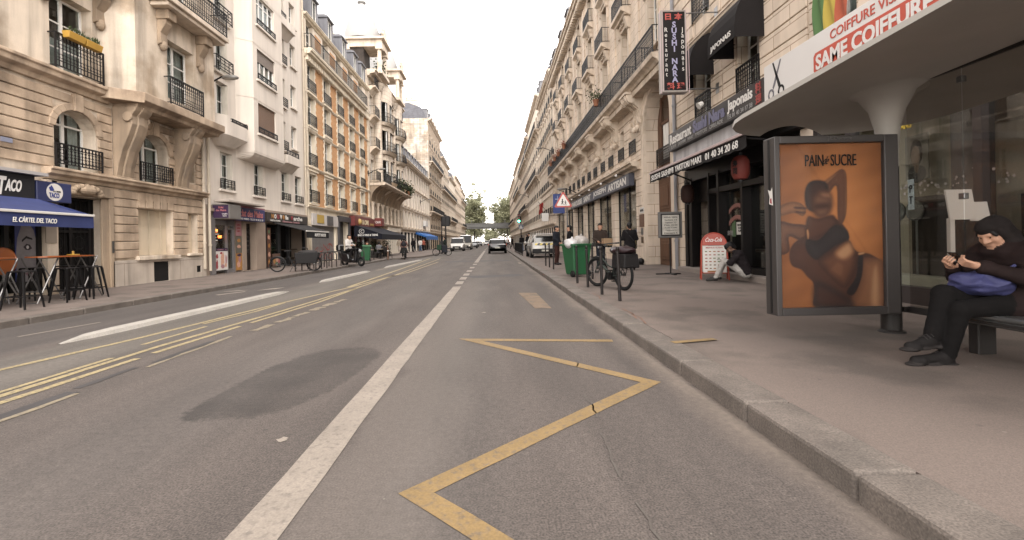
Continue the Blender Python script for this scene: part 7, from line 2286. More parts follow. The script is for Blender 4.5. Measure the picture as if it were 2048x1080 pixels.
for i, (x, y, rz, lab) in enumerate(((-9.35, 9.2, .1, 'black bar stool at the street side of the near orange table'), (-10.6, 9.3, .2, 'black bar stool between the near table and the mural'), (-9.5, 10.35, -.1, 'black bar stool between the two orange tables'), (-10.75, 10.8, .15, 'black bar stool under the face mural behind the long table'), (-9.5, 10.95, .05, 'black bar stool at the street side of the long table'), (-11.0, 11.9, -.1, 'black bar stool nearest the iron door'), (-10.1, 11.55, .3, 'black bar stool at the end of the long table by the carved doorway'))):
 stool(lab, x, y, rz)
t = thing('condiment_tray', 'small yellow tray on the long orange table', 'tray', (-10.05, 11.1, 1.135))
b = MB(); b.box(-.1, .1, -.07, .07, 0, .025); b.cyl((0, 0, .02), (0, 0, .1), .025, seg=8); inst_mesh(b, 'tray', mat('yellow_plastic', (.62, .36, .06)), t, bevel=.005)

# hoop stands
HM = mat('hoop_brown', (.045, .035, .032), rough=.5, var=.1)
def hoop(label, x, y, proto=[None]):
 if proto[0]:
  dup(proto[0], (x, y, .112), label=label); return
 o = thing('hoop_stand', label, 'bike stand', (x, y, .112), group='iron hoop stands along the left pavement')
 b = MB(); b.tube([(-.32, 0, 0), (-.32, 0, .62)] + [(-.32 + .18 - .18 * math.cos(k * PI / 8), 0, .62 + .16 * math.sin(k * PI / 8)) for k in range(1, 5)] + [(.32 - .18 + .18 * math.sin(k * PI / 8), 0, .62 + .16 * math.cos(k * PI / 8)) for k in range(0, 5)] + [(.32, 0, 0)], .028, 8)
 inst_mesh(b, 'hoop', HM, o, smooth=50)
 b = MB(); b.tube([(-.32, 0, .35), (.32, 0, .35)], .02, 8); inst_mesh(b, 'crossbar', HM, o)
 proto[0] = o
for i, y in enumerate((20.6, 21.3, 22.0, 22.7, 23.4, 24.1, 24.8, 27.6, 28.4, 29.2)):
 hoop('iron hoop stand ' + ['half hidden by the cargo bike box', 'just past the cargo bike box', 'second past the cargo bike', 'third past the cargo bike', 'fourth past the cargo bike', 'fifth past the cargo bike', 'nearest the parked scooter', 'just past the parked scooter', 'in front of the green café bin', 'farthest up the street, past the café bin'][i], -8.5, y)
t = thing('bollard', 'brown bollard by the café terrace chairs', 'bollard', (-7.62, 33.3, .112))
b = MB(); b.lathe([(.06, 0), (.055, .9), (.065, .92), (.05, 1.0), (.005, 1.03)], (0, 0, 0), 12); inst_mesh(b, 'post', mat('rust_brown', (.1, .055, .035), rough=.6), t)
b = MB(); b.lathe([(.055, .6), (.06, .61), (.06, .66), (.055, .67)], (0, 0, 0), 12); inst_mesh(b, 'band', WHITE, t)
# café terrace: tables, chairs, planters
def planter(label, x, y, h, seed, wd=.9):
 t = thing('planter', label, 'planter', (x, y, .112))
 b = MB(); b.box(-.25, .25, -wd / 2, wd / 2, 0, .5); inst_mesh(b, 'tub', mat('tub_dark', (.04, .035, .03), rough=.7), t, bevel=.015)
 rr = random.Random(seed); b = MB()
 for k in range(260):
  p = Vector((rr.gauss(0, .17), rr.uniform(-wd / 2, wd / 2), .5 + rr.random() ** 1.3 * h))
  d = Vector((rr.uniform(-1, 1), rr.uniform(-1, 1), rr.uniform(-.3, 1))).normalized() * rr.uniform(.09, .18)
  s_ = d.cross(Vector((rr.random(), rr.random(), rr.random()))).normalized() * .045
  b.quad(p, p + d * .5 + s_, p + d, p + d * .5 - s_, k % 2)
 inst_mesh(b, 'leaves', [mat('leaf_dark', (.03, .05, .02), rough=.7, var=.3, vs=6), mat('leaf_mid', (.06, .085, .03), rough=.7, var=.3, vs=6)], t)
planter('leafy planter under the near end of the navy awning', -9.6, 33, .75, 1)
planter('leafy planter under the middle of the navy awning', -9.9, 38.5, .8, 2)
planter('leafy planter at the far end of the navy awning', -9.6, 41.5, .9, 3)
def cafe_chair(label, x, y, rz, proto=[None]):
 if proto[0]:
  dup(proto[0], (x, y, .112), rz, label); return
 t = thing('cafe_chair', label, 'chair', (x, y, .112), rz, group='dark wicker chairs on the café terrace')
 WK = mat('dark_wicker', (.025, .02, .018), rough=.7, var=.2, vs=20)
 b = MB(); b.box(-.22, .22, -.22, .22, .42, .46); inst_mesh(b, 'seat', WK, t, bevel=.01)
 b = MB(); b.hexa([(-.22, .19, .46), (.22, .19, .46), (.22, .23, .46), (-.22, .23, .46), (-.2, .26, .9), (.2, .26, .9), (.2, .3, .9), (-.2, .3, .9)]); inst_mesh(b, 'backrest', WK, t, bevel=.01)
 for ex in (-1, 1):
  for ey in (-1, 1):
   b = MB(); b.cyl((ex * .2, ey * .2, .42), (ex * .22, ey * .22, 0), .017, seg=6); inst_mesh(b, 'leg', WK, t)
 proto[0] = t
for x, y, rz, lab in ((-9.0, 33.9, .4, 'dark wicker chair beside the seated pink-shirted guest'), (-8.9, 35.2, 2.0, 'dark wicker chair at the middle café table'), (-8.6, 36.3, 3.3, 'dark wicker chair facing back down the street at the café'), (-8.8, 37.6, .2, 'dark wicker chair at the far café table'), (-8.2, 35.9, 1.2, 'dark wicker chair closest to the cycle lane at the café')):
 cafe_chair(lab, x, y, rz)
for i, (x, y, lab) in enumerate(((-8.75, 32.6, 'small round café table in front of the seated guest'), (-8.8, 36.0, 'small round café table among the dark wicker chairs'))):
 t = thing('cafe_table', lab, 'table', (x, y, .112), group='round tables on the café terrace')
 b = MB(); b.cyl((0, 0, .72), (0, 0, .75), .32, seg=20); inst_mesh(b, 'tabletop', mat('table_pale', (.25, .2, .15), rough=.5), t)
 b = MB(); b.cyl((0, 0, .02), (0, 0, .72), .03, seg=8); b.cyl((0, 0, 0), (0, 0, .025), .2, seg=14); inst_mesh(b, 'leg', IRON, t)
# pedestrian barriers far right
def barrier(label, y, proto=[None]):
 if proto[0]:
  dup(proto[0], (2.15, y, .128), label=label); return
 t = thing('street_barrier', label, 'barrier', (2.15, y, .128), group='dark pedestrian barriers along the far right kerb')
 b = MB(); b.tube([(0, 0, 0), (0, 0, .95), (0, 1.9, .95), (0, 1.9, 0)], .03, 8); b.tube([(0, 0, .15), (0, 1.9, .15)], .02, 6); inst_mesh(b, 'frame', IRON, t)
 b = MB()
 for k in range(1, 13): b.cyl((0, k * .146, .15), (0, k * .146, .95), .012, seg=5)
 inst_mesh(b, 'bars', IRON, t)
 proto[0] = t
for i, y in enumerate((35.2, 37.4, 39.6, 41.8, 44.0, 46.2)):
 barrier('dark iron street barrier ' + ['just past the white parked car', 'second past the white parked car', 'third past the white parked car', 'fourth past the white parked car', 'second from the far end of the barrier row', 'at the far end of the barrier row'][i], y)

# ================================================================== railway bridge and trees at the end of the street
br = thing('railway_bridge', 'pale elevated railway bridge crossing the far end of the street', 'bridge', (0, 192, 0))
BRM = mat('bridge_metal', (.2, .2, .195), rough=.6, var=.15)
b = MB()
b.box(-40, 40, 188, 196, 6.6, 7.2)
b.box(-40, 40, 187.8, 188.2, 7.2, 7.45); b.box(-40, 40, 187.8, 188.2, 8.5, 8.75); b.box(-40, 40, 187.95, 188.0, 7.45, 8.5)
for x in np.arange(-40, 40, 1.6):
 b.tube([(x, 187.9, 7.45), (x + .8, 187.9, 8.5), (x + 1.6, 187.9, 7.45)], .07, 4)
br_o = b.build('truss', BRM, br)
for x in (-15, 15):
 b = MB(); b.tube([(x, 192, 0), (x, 192, 6.6)], [.7, .55], 12); b.box(x - 1.2, x + 1.2, 189, 195, 6.2, 6.58); b.build('pier', mat('bridge_stone', (.35, .31, .26), rough=.85), br)
b = MB()
for x in np.arange(-36, 40, 4.5): b.box(x, x + .25, 188.5, 188.7, 7.2, 10)
b.build('catenary_post', BRM, br)
def tree(label, x, y, h, R_, seed, leaf=.62, n=9000, cols=None, grp='green trees round the railway bridge'):
 t = thing('street_tree', label, 'tree', (x, y, 0), group=grp)
 rr = random.Random(seed)
 b = MB()
 th = h * .3
 b.tube([(0, 0, 0), (.1, 0, th * .5), (.0, .1, th)], [.32, .25, .22], 10)
 tips = []
 for k in range(11):
  a = k * 2.4 + rr.uniform(-.3, .3)
  e = rr.uniform(.35, 1.0)
  L_ = h * .5 * rr.uniform(.55, 1.05)
  p0 = Vector((0, .1, th * rr.uniform(.85, 1)))
  d = Vector((math.cos(a) * (1 - e * .6), math.sin(a) * (1 - e * .6), e)).normalized()
  q_ = min(1, R_ / (h * .42)); d = Vector((d.x * q_, d.y * q_, d.z))
  p1 = p0 + d * L_ * .5 + Vector((rr.uniform(-.3, .3), rr.uniform(-.3, .3), 0))
  p2 = p0 + d * L_
  b.tube([p0, p1, p2], [.15, .09, .03], 6)
  tips += [p1, p2, (p1 + p2) / 2]
 inst_mesh(b, 'trunk', mat('bark', (.08, .065, .05), rough=.9, var=.25, vs=4), t)
 cl = []
 for p in tips:
  for q in range(3):
   c = p + Vector((rr.gauss(0, R_ * .3), rr.gauss(0, R_ * .3), rr.gauss(0, h * .09)))
   cl.append((c, rr.uniform(.16, .34) * R_))
 b = MB()
 for k in range(n):
  c, r_ = cl[rr.randrange(len(cl))]
  p = c + Vector((rr.gauss(0, 1), rr.gauss(0, 1), rr.gauss(0, .8))) * r_ * .62
  d = Vector((rr.uniform(-1, 1), rr.uniform(-1, 1), rr.uniform(-.8, .6))).normalized() * leaf * rr.uniform(.7, 1.4)
  s_ = d.cross(Vector((rr.uniform(-1, 1), rr.uniform(-1, 1), rr.uniform(-1, 1)))).normalized() * leaf * .38
  b.quad(p, p + d * .5 + s_, p + d, p + d * .5 - s_, rr.choice((0, 0, 1, 1, 2)))
 inst_mesh(b, 'crown', cols or [mat('foliage_light', (.3, .3, .18), rough=.75, var=.25, vs=.8), mat('foliage_mid', (.23, .235, .14), rough=.75, var=.25, vs=.8), mat('foliage_deep', (.16, .165, .1), rough=.75, var=.25, vs=.8)], t)
tree('tall pale green tree beside the last cream house on the shaded terrace', -8.4, 200, 31, 5.2, 1, n=12000)
tree('broad green tree behind the tall one, close to the bridge', -9.5, 222, 18, 5.0, 2)
tree('tall green tree standing against the far stone corner house', 5.6, 197, 29, 6.0, 3, n=11000)
tree('rounded green tree just behind the bridge on the sunny side', 5.0, 218, 20, 5.0, 4)
tree('low green tree behind the bridge in the middle of the street', -1.8, 268, 9.5, 4.5, 5)
tree('green tree beyond the bridge toward the tall pale tree', -14, 262, 20, 6.5, 6)
tree('green tree beyond the bridge toward the corner house', 10, 264, 20, 6.5, 7)
# ================================================================== cars
TYRE = mat('tyre', (.015, .015, .015), rough=.85, var=.1)
RIM = mat('alloy_rim', (.28, .28, .29), rough=.35, metal=.8)
CGL = mat('car_glass', (.012, .014, .016), rough=.06, var=0, spec=.8)
RLAMP = mat('tail_lamp', (.35, .02, .015), rough=.25, var=0, coat=.5)
RLIT = mat('tail_lamp_lit', (.6, .06, .03), rough=.25, var=0, emit=.9)
HLAMP = mat('head_lamp', (.45, .45, .45), rough=.12, var=0, coat=.5)
PLATE = mat('number_plate', (.5, .48, .42), rough=.5, var=0)
def car(label, loc, rz, paint, kind='hatch', W=1.78, L=4.1, H=1.48, plate='FR-482-KL', lit=False, chevron=False, name='parked_car', cat='car', grp=None):
 t = thing(name, label, cat, loc, rz, group=grp)
 w = W / 2
 # stations: y, bottom z, sill z, belt z, roof z, belt half width, roof half width   (y from the tail forward)
 if kind == 'hatch':
  S = [(-L / 2, .42, .5, .86, .9, w * .86, w * .7), (-L / 2 + .06, .26, .5, .95, 1.0, w * .96, w * .74), (-L / 2 + .3, .22, .5, 1.0, H - .1, w, w * .76), (-L / 2 + .75, .22, .48, 1.0, H, w, w * .8), (-.1, .22, .48, .97, H + .01, w, w * .81), (.55, .22, .48, .95, H - .12, w, w * .78), (1.15, .22, .48, .93, .99, w, w * .76), (L / 2 - .45, .24, .48, .8, .84, w * .95, w * .72), (L / 2 - .08, .3, .48, .66, .68, w * .84, w * .6), (L / 2, .38, .48, .58, .6, w * .75, w * .55)]
  cab = (1, 6)
 else:
  S = [(-L / 2, .3, .55, 1.05, H - .25, w * .95, w * .86), (-L / 2 + .08, .26, .55, 1.08, H, w, w * .9), (-L / 2 + 1.2, .24, .55, 1.08, H + .02, w, w * .9), (.4, .24, .55, 1.08, H, w, w * .9), (.95, .24, .55, 1.06, H - .1, w, w * .86), (L / 2 - .95, .24, .55, 1.05, 1.12, w, w * .82), (L / 2 - .3, .26, .55, .92, .96, w * .95, w * .75), (L / 2 - .03, .3, .55, .72, .74, w * .86, w * .65), (L / 2, .38, .52, .62, .64, w * .8, w * .6)]
  cab = (3, 5)
 b, g = MB(), MB()
 rings = []
 for y, zb, zs, zt, zr, wb, wr in S:
  rings.append([(-wb * .9, y, zb), (-wb, y, zs), (-wb * .985, y, zt), (-wr, y, zr), (wr, y, zr), (wb * .985, y, zt), (wb, y, zs), (wb * .9, y, zb)])
 for i in range(len(rings) - 1):
  for k in range(8):
   a, c, d, e = rings[i][k], rings[i][(k + 1) % 8], rings[i + 1][(k + 1) % 8], rings[i + 1][k]
   side = k in (2, 4)
   isg = side and cab[0] <= i < cab[1]
   if k == 3 and (i == cab[1] - 1 or (kind == 'hatch' and i == 1)): isg = True
   (g if isg else b).quad(a, c, d, e)
 b.add(rings[0], [tuple(range(8))]); b.add(rings[-1], [tuple(range(8))])
 inst_mesh(b, 'body', paint, t, smooth=35)
 g.v = [(v[0], v[1], v[2]) for v in g.v]
 inst_mesh(g, 'windows', CGL, t)
 # pillars and roof edges over the glass
 for i in range(cab[0], cab[1] + 1):
  for e in (2, 5):
   p, q = Vector(rings[i][e]), Vector(rings[i][3 if e == 2 else 4])
   if (p - q).length > .15: b = MB(); b.tube([p, q], .03, 6); inst_mesh(b, 'pillar', paint, t)
 if kind == 'hatch':
  b = MB(); b.tube([rings[2][3], rings[2][4]], .035, 6); b.tube([rings[1][3], rings[1][4]], .035, 6)
  b.tube([rings[1][3], rings[2][3]], .05, 6); b.tube([rings[1][4], rings[2][4]], .05, 6)
  inst_mesh(b, 'tailgate_frame', paint, t)
 for e in (-1, 1):
  for y in (-L / 2 + .75, L / 2 - .8):
   b = MB(); b.cyl((e * (w - .2), y, .31), (e * (w + .012), y, .31), .31, seg=22)
   o = inst_mesh(b, 'wheel', TYRE, t, bevel=.03)
   b = MB(); b.cyl((e * (w + .005), y, .31), (e * (w + .02), y, .31), .2, seg=16); inst_mesh(b, 'rim', RIM, o)
   b = MB()
   b.tube([(e * (w - .01), y + .37 * math.cos(k * PI / 10), .31 + .37 * math.sin(k * PI / 10)) for k in range(11)], .03, 5)
   inst_mesh(b, 'wheel_arch', BLACKP, t)
  b = MB(); b.ball((e * (w + .1), .85 if kind == 'hatch' else 1.05, 1.0), (.1, .06, .08), 8, 6); inst_mesh(b, 'mirror', paint, t)
  b = MB(); y = -L / 2
  if kind == 'hatch':
   b.hexa([(e * w * .62, y + .0, .78), (e * w * .97, y + .2, .78), (e * w * .9, y + .3, .78), (e * w * .62, y + .15, .78), (e * w * .66, y + .02, .96), (e * w * .985, y + .22, .98), (e * w * .9, y + .3, .98), (e * w * .66, y + .15, .96)])
  else:
   b.box(*sorted((e * w * .86, e * w * .97)), y - .01, y + .1, .75, 1.3)
  inst_mesh(b, 'tail_light', RLIT if lit else RLAMP, t)
  b = MB(); y = L / 2
  z0 = .6 if kind == 'hatch' else .72
  b.hexa([(e * w * .55, y - .08, z0 - .04), (e * w * .9, y - .28, z0), (e * w * .88, y - .4, z0), (e * w * .55, y - .2, z0), (e * w * .55, y - .1, z0 + .1), (e * w * .92, y - .4, z0 + .17), (e * w * .9, y - .5, z0 + .17), (e * w * .55, y - .25, z0 + .12)])
  inst_mesh(b, 'headlight', HLAMP, t)
 b = MB(); b.box(-w * .93, w * .93, -L / 2 - .05, -L / 2 + .1, .3, .6); inst_mesh(b, 'bumper', BLACKP, t, bevel=.03); b = MB(); b.box(-w * .88, w * .88, L / 2 - .1, L / 2 + .04, .28, .5); inst_mesh(b, 'bumper', BLACKP if kind != 'dark' else paint, t, bevel=.03)
 b = MB(); b.box(-.26, .26, -L / 2 - .06, -L / 2 - .045, .55 if not chevron else .42, .66 if not chevron else .53); o = inst_mesh(b, 'number_plate', PLATE, t)
 b = MB(); b.box(-.26, .26, L / 2 + .04, L / 2 + .052, .42, .53); inst_mesh(b, 'number_plate', PLATE, t)
 if kind == 'van':
  b = MB(); b.box(-w * .6, w * .6, L / 2 - .02, L / 2 + .03, .5, .72); inst_mesh(b, 'grille', BLACKP, t, bevel=.01)
 if chevron:      # yellow and black hazard strip under the rear window
  for k in range(9):
   b = MB(); x = -w * .78 + k * w * .18
   b.hexa([(x, -L / 2 - .015, .83), (x + w * .17, -L / 2 - .015, .83), (x + w * .17, -L / 2, .83), (x, -L / 2, .83), (x + .07, -L / 2 + .015, .95), (x + w * .17 + .07, -L / 2 + .015, .95), (x + w * .17 + .07, -L / 2 + .03, .95), (x + .07, -L / 2 + .03, .95)])
   inst_mesh(b, 'hazard_stripe', BLACKT if k % 2 else mat('hazard_yellow', (.5, .38, .04), rough=.5, var=0), t)
  b = MB(); b.box(-w * .6, w * .6, -L / 2 + .1, -L / 2 + .5, H + .005, H + .05); inst_mesh(b, 'roof_spoiler', paint, t, bevel=.015)
 return t
BP = mat('paint_black', (.012, .012, .014), rough=.2, var=0, coat=.6)
WP = mat('paint_white', (.4, .385, .36), rough=.25, var=.03, coat=.6)
SP = mat('paint_silver', (.16, .16, .165), rough=.25, metal=.3, var=0, coat=.5)
BGP = mat('paint_beige', (.26, .235, .19), rough=.3, var=.04, coat=.4)
c = car('black hatchback driving away up the bus lane with lit tail lamps', (.35, 50, 0), 0, BP, W=1.9, L=4.3, H=1.5, lit=True, name='black_car')
b = MB(); b.box(-.95 * .95, .95 * .95, -2.2, -2.1, .3, .6); inst_mesh(b, 'rear_skirt', BP, c, bevel=.03)
car('white patrol hatchback with a yellow and black rear strip parked on the pavement', (3.25, 32.0, .128), math.radians(1.5), WP, W=1.82, L=4.2, H=1.52, chevron=True)
car('white van parked facing the camera beside the signal post', (-5.15, 66.2, 0), PI, WP, 'van', W=1.85, L=4.5, H=1.9, name='parked_van', cat='van')
car('tall beige van parked behind the white van', (-4.7, 77.5, 0), PI, BGP, 'van', W=2.0, L=5.4, H=2.4, name='parked_van', cat='van')
car('grey saloon parked beyond the beige van', (-4.2, 92, 0), PI, SP, W=1.8, L=4.4, H=1.46)
car('dark car parked beyond the grey saloon', (-4.6, 112, 0), PI, BP, W=1.8, L=4.3, H=1.5)
car('distant pale car coming toward the camera near the bridge', (-2.4, 160, 0), PI, WP, W=1.8, L=4.3, H=1.6, name='distant_car')
car('distant white van ahead of the black hatchback', (.4, 125, 0), 0, WP, 'van', W=1.9, L=4.6, H=2.1, name='distant_van', cat='van')
car('distant dark car waiting near the bridge', (-4.4, 135, 0), PI, BP, W=1.8, L=4.3, H=1.5, name='distant_car')

# ================================================================== bicycles
BFR = mat('bike_green', (.02, .04, .03), rough=.35, var=0, coat=.4)
def wheel(t, y, R_, name='wheel', steer=0., x0=0., thick=.024):
 def f(a, r, dx=0):
  p = Vector((dx, r * math.cos(a), r * math.sin(a)))
  p = Matrix.Rotation(steer, 3, 'Z') @ p
  return (x0 + p.x, y + p.y, R_ + p.z + thick * .0)
 b = MB(); b.tube([f(a, R_ - thick) for a in np.linspace(0, 2 * PI, 41)[:-1]], thick, 8, closed=True)
 o = inst_mesh(b, name, TYRE, t, smooth=60)
 b = MB(); b.tube([f(a, R_ - thick * 2.2) for a in np.linspace(0, 2 * PI, 37)[:-1]], .012, 6, closed=True)
 inst_mesh(b, 'rim', mat('bike_rim', (.05, .05, .052), rough=.4, metal=.6), o)
 b = MB()
 for k in range(18):
  a = k * 2 * PI / 18
  b.tube([f(a + .5, .03, .03 if k % 2 else -.03), f(a, R_ - thick * 2)], .0022, 3, cap=False)
 b.tube([f(0, 0, -.05), f(0, 0, .05)], .028, 8)
 inst_mesh(b, 'spokes', STEEL, o)
 return o
def bike(label, loc, rz, frame, R_=.345, wb=1.08, basket=False, rack=True, steer=0., ebike=False, name='bicycle', fender=True, step=True, cargo=False):
 t = thing(name, label, 'bicycle', loc, rz)
 yf, yr = wb / 2, -wb / 2
 wheel(t, yf, R_, steer=steer, thick=.03 if ebike else .024); wheel(t, yr, R_, thick=.03 if ebike else .024)
 bb, ht, hb, st = (0, -.1, .29), (0, yf - .22, .78), (0, yf - .16, .56), (0, -.3, .7)
 b = MB()
 g_ = 1.5 if ebike else 1
 b.tube([bb, hb], .036 if ebike else .02, 8); b.tube([hb, ht], .024 * g_, 8)
 b.tube([bb, st], .019 * g_, 8)
 if step: b.tube([(0, -.2, .46), (0, .05, .52), (0, yf - .2, .7)], .019, 8)
 else: b.tube([st, ht], .018, 8)
 for e in (-1, 1):
  b.tube([(e * .05, yr, R_), (e * .04, -.2, .3)], .011, 6); b.tube([(e * .05, yr, R_), (e * .02, -.29, .66)], .01, 6)
 inst_mesh(b, 'frame', frame, t, smooth=50)
 b = MB()
 for e in (-1, 1):
  p = Matrix.Rotation(steer, 3, 'Z') @ Vector((e * .055, 0, 0))
  b.tube([(p.x, yf + p.y, R_), (p.x, yf - .12, R_ + .2), (p.x * .6, yf - .17, .58)], .012, 6)
 inst_mesh(b, 'fork', frame, t)
 b = MB()
 b.tube([(0, yf - .22, .78), (0, yf - .26, 1.0)], .018, 8)
 b.tube([(-.33, yf - .44, 1.03), (-.22, yf - .3, 1.02), (0, yf - .25, 1.0), (.22, yf - .3, 1.02), (.33, yf - .44, 1.03)], .014, 6)
 b.tube([(-.33, yf - .44, 1.03), (-.31, yf - .34, 1.025)], .02, 8); b.tube([(.33, yf - .44, 1.03), (.31, yf - .34, 1.025)], .02, 8)
 inst_mesh(b, 'handlebar', BLACKP, t, smooth=50)
 b = MB(); b.tube([st, (0, -.33, .88)], .014, 6); b.hexa([(-.08, -.46, .88), (.08, -.46, .88), (.02, -.18, .89), (-.02, -.18, .89), (-.085, -.47, .94), (.085, -.47, .94), (.02, -.17, .93), (-.02, -.17, .93)])
 inst_mesh(b, 'saddle', BLACKP, t, bevel=.01)
 b = MB()
 b.cyl((-.09, -.1, .29), (.09, -.1, .29), .09 if ebike else .045, seg=14)
 b.tube([(.09, -.1, .29), (.1, .0, .16)], .012, 5); b.tube([(-.09, -.1, .29), (-.1, -.2, .42)], .012, 5)
 b.box(.08, .19, -.03, .06, .145, .17); b.box(-.19, -.08, -.24, -.15, .41, .435)
 inst_mesh(b, 'crank', BLACKP, t)
 if fender:
  b = MB()
  for y, a0, a1 in ((yr, -.2, 2.6), (yf, .6, 2.6)):
   b.tube([(0, y + (R_ + .02) * math.cos(a), R_ + (R_ + .02) * math.sin(a)) for a in np.linspace(a0, a1, 12)] if y < 0 else [(0, y + (R_ + .02) * math.cos(a), R_ + (R_ + .02) * math.sin(a)) for a in np.linspace(a0, a1, 10)], .022, 5)
  inst_mesh(b, 'mudguard', BLACKP, t, smooth=60)
 if rack:
  b = MB()
  for e in (-.07, .07):
   b.tube([(e, -.36, .76), (e, yr - .3, .76)], .008, 5); b.tube([(e, yr - .1, .76), (e * .8, yr, R_)], .007, 5)
  b.tube([(-.07, yr - .3, .76), (.07, yr - .3, .76)], .008, 5)
  inst_mesh(b, 'rack', BLACKP, t)
 b = MB(); b.tube([(.06, -.1, .28), (.2, -.22, .0)], .011, 6); inst_mesh(b, 'kickstand', BLACKP, t)
 return t
eb = bike('dark green electric bicycle with a covered saddle and rear bag between the bollards', (2.62, 10.6, .128), math.radians(19), BFR, ebike=True, steer=.25)
b = MB(); b.hexa([(-.2, -.86, .5), (.2, -.86, .5), (.2, -.38, .48), (-.2, -.38, .48), (-.17, -.84, .8), (.17, -.84, .8), (.17, -.36, .8), (-.17, -.36, .8)])
inst_mesh(b, 'rear_bag', mat('bag_black', (.016, .014, .015), rough=.7, var=.2, vs=6), eb, bevel=.02)
b = MB(); b.ball((0, -.52, .87), (.2, .4, .09), 20, 12)
from mathutils import noise as MN
b.v = [tuple(Vector(v) + Vector((0, 0, .05 * MN.noise(Vector(v) * 6)))) for v in b.v]
inst_mesh(b, 'saddle_cover', mat('cover_plum', (.035, .016, .02), rough=.45, var=.25, vs=7), eb, smooth=180)
b = MB(); b.hexa([(.03, -.62, .985), (.16, -.64, .93), (.17, -.6, .93), (.04, -.58, .985), (.03, -.5, 1.0), (.16, -.52, .95), (.17, -.48, .95), (.04, -.46, 1.0)]); b.box(-.19, -.12, -.42, -.36, .86, .9)
inst_mesh(b, 'reflector', mat('reflector_grey', (.5, .48, .5), rough=.2, metal=.4), eb, bevel=.006)
for i, (p, r_) in enumerate((((-.05, .36, .93), .03), ((.12, .35, .98), .035))):
 b = MB(); b.ball(p, r_, 10, 8); inst_mesh(b, 'lamp', STEEL, eb)
b = MB(); b.box(-.05, .05, .1, .42, .42, .52); 
b = MB(); b.tube([(-.05, .42, 1.0), (-.02, .2, .8), (0, .08, .5)], .006, 5); b.tube([(.05, .42, 1.0), (.1, .3, .75), (0, .1, .55)], .006, 5); inst_mesh(b, 'cable', BLACKP, eb)
# cargo bicycle on the left pavement
cb = bike('black cargo bicycle with a long box parked in front of the grocery', (-8.75, 20.5, .112), math.radians(-75), mat('bike_black', (.02, .02, .022), rough=.4, var=0), R_=.33, wb=1.5, rack=False)
b = MB(); b.hexa([(-.3, .05, .35), (.3, .05, .35), (.27, .85, .35), (-.27, .85, .35), (-.36, -.02, .82), (.36, -.02, .82), (.33, 1.0, .82), (-.33, 1.0, .82)])
inst_mesh(b, 'cargo_box', mat('cargo_black', (.025, .023, .024), rough=.55, var=.1), cb, bevel=.015)
b = MB(); b.ball((0, .5, .84), (.3, .42, .1), 14, 8); inst_mesh(b, 'cargo_cover', mat('cover_grey', (.05, .045, .045), rough=.7, var=.2, vs=6), cb, smooth=180)
bk = bike('grey bicycle carrying bags parked across the widened pavement by the signals', (-4.95, 44.2, 0), math.radians(-88), mat('bike_grey', (.12, .12, .125), rough=.4, metal=.4, var=0), R_=.35, wb=1.15, step=False)
b = MB(); b.box(-.25, .25, -.5, -.05, .55, 1.05); inst_mesh(b, 'green_pannier', mat('pannier_green', (.02, .06, .03), rough=.7, var=.15), bk, bevel=.04)
b = MB(); b.box(-.24, .24, .0, .5, .3, 1.0); inst_mesh(b, 'dark_pannier', mat('pannier_dark', (.018, .02, .03), rough=.7, var=.15), bk, bevel=.04)
bk2 = bike('green city bicycle under the cyclist with the backpack', (-6.95, 36.2, 0), math.radians(8), mat('bike_city_green', (.05, .12, .06), rough=.4, var=0), R_=.34, wb=1.08)

# ================================================================== motor scooter
sc = thing('motor_scooter', 'dark motor scooter parked by the hoop stands under its seated rider', 'scooter', (-7.75, 25.5, .05), math.radians(-120))
for y in (.62, -.62):
 o = wheel(sc, y, .27, thick=.06)
SPA = mat('scooter_dark', (.02, .02, .023), rough=.3, var=.1, coat=.4)
b = MB(); b.prism([(-.95, .62), (-.8, .3), (-.25, .22), (.25, .2), (.35, .3), (.42, .8), (.5, 1.0), (.4, 1.02), (.28, .75), (.2, .36), (-.1, .36), (-.25, .7), (-.9, .8)], lambda p, q, d: (d, p, q), -.17, .17)
inst_mesh(b, 'bodywork', SPA, sc, bevel=.04)
b = MB(); b.hexa([(-.14, -.85, .78), (.14, -.85, .78), (.12, -.15, .72), (-.12, -.15, .72), (-.12, -.85, .88), (.12, -.85, .88), (.1, -.18, .82), (-.1, -.18, .82)]); inst_mesh(b, 'seat', BLACKP, sc, bevel=.03)
b = MB(); b.tube([(0, .62, .27), (0, .5, .6), (0, .4, 1.0)], .035, 8); b.tube([(-.34, .3, 1.08), (0, .4, 1.04), (.34, .3, 1.08)], .018, 6); inst_mesh(b, 'handlebar', BLACKP, sc)
b = MB(); b.prism([(.45, .85), (.6, 1.0), (.5, 1.35), (.42, 1.1)], lambda p, q, d: (d, p, q), -.16, .16); inst_mesh(b, 'windscreen', [glass('screen_glass', (.3, .32, .34))], sc)
b = MB(); b.ball((0, .55, .85), (.1, .06, .09), 10, 8); inst_mesh(b, 'headlight', HLAMP, sc)
for e in (-1, 1):
 b = MB(); b.tube([(e * .25, .34, 1.07), (e * .32, .32, 1.25)], .008, 5); b.ball((e * .34, .31, 1.28), (.07, .02, .05), 8, 6); inst_mesh(b, 'mirror', BLACKP, sc)
b = MB(); b.box(-.2, .2, -1.15, -.85, .85, 1.2); inst_mesh(b, 'top_case', SPA, sc, bevel=.06)
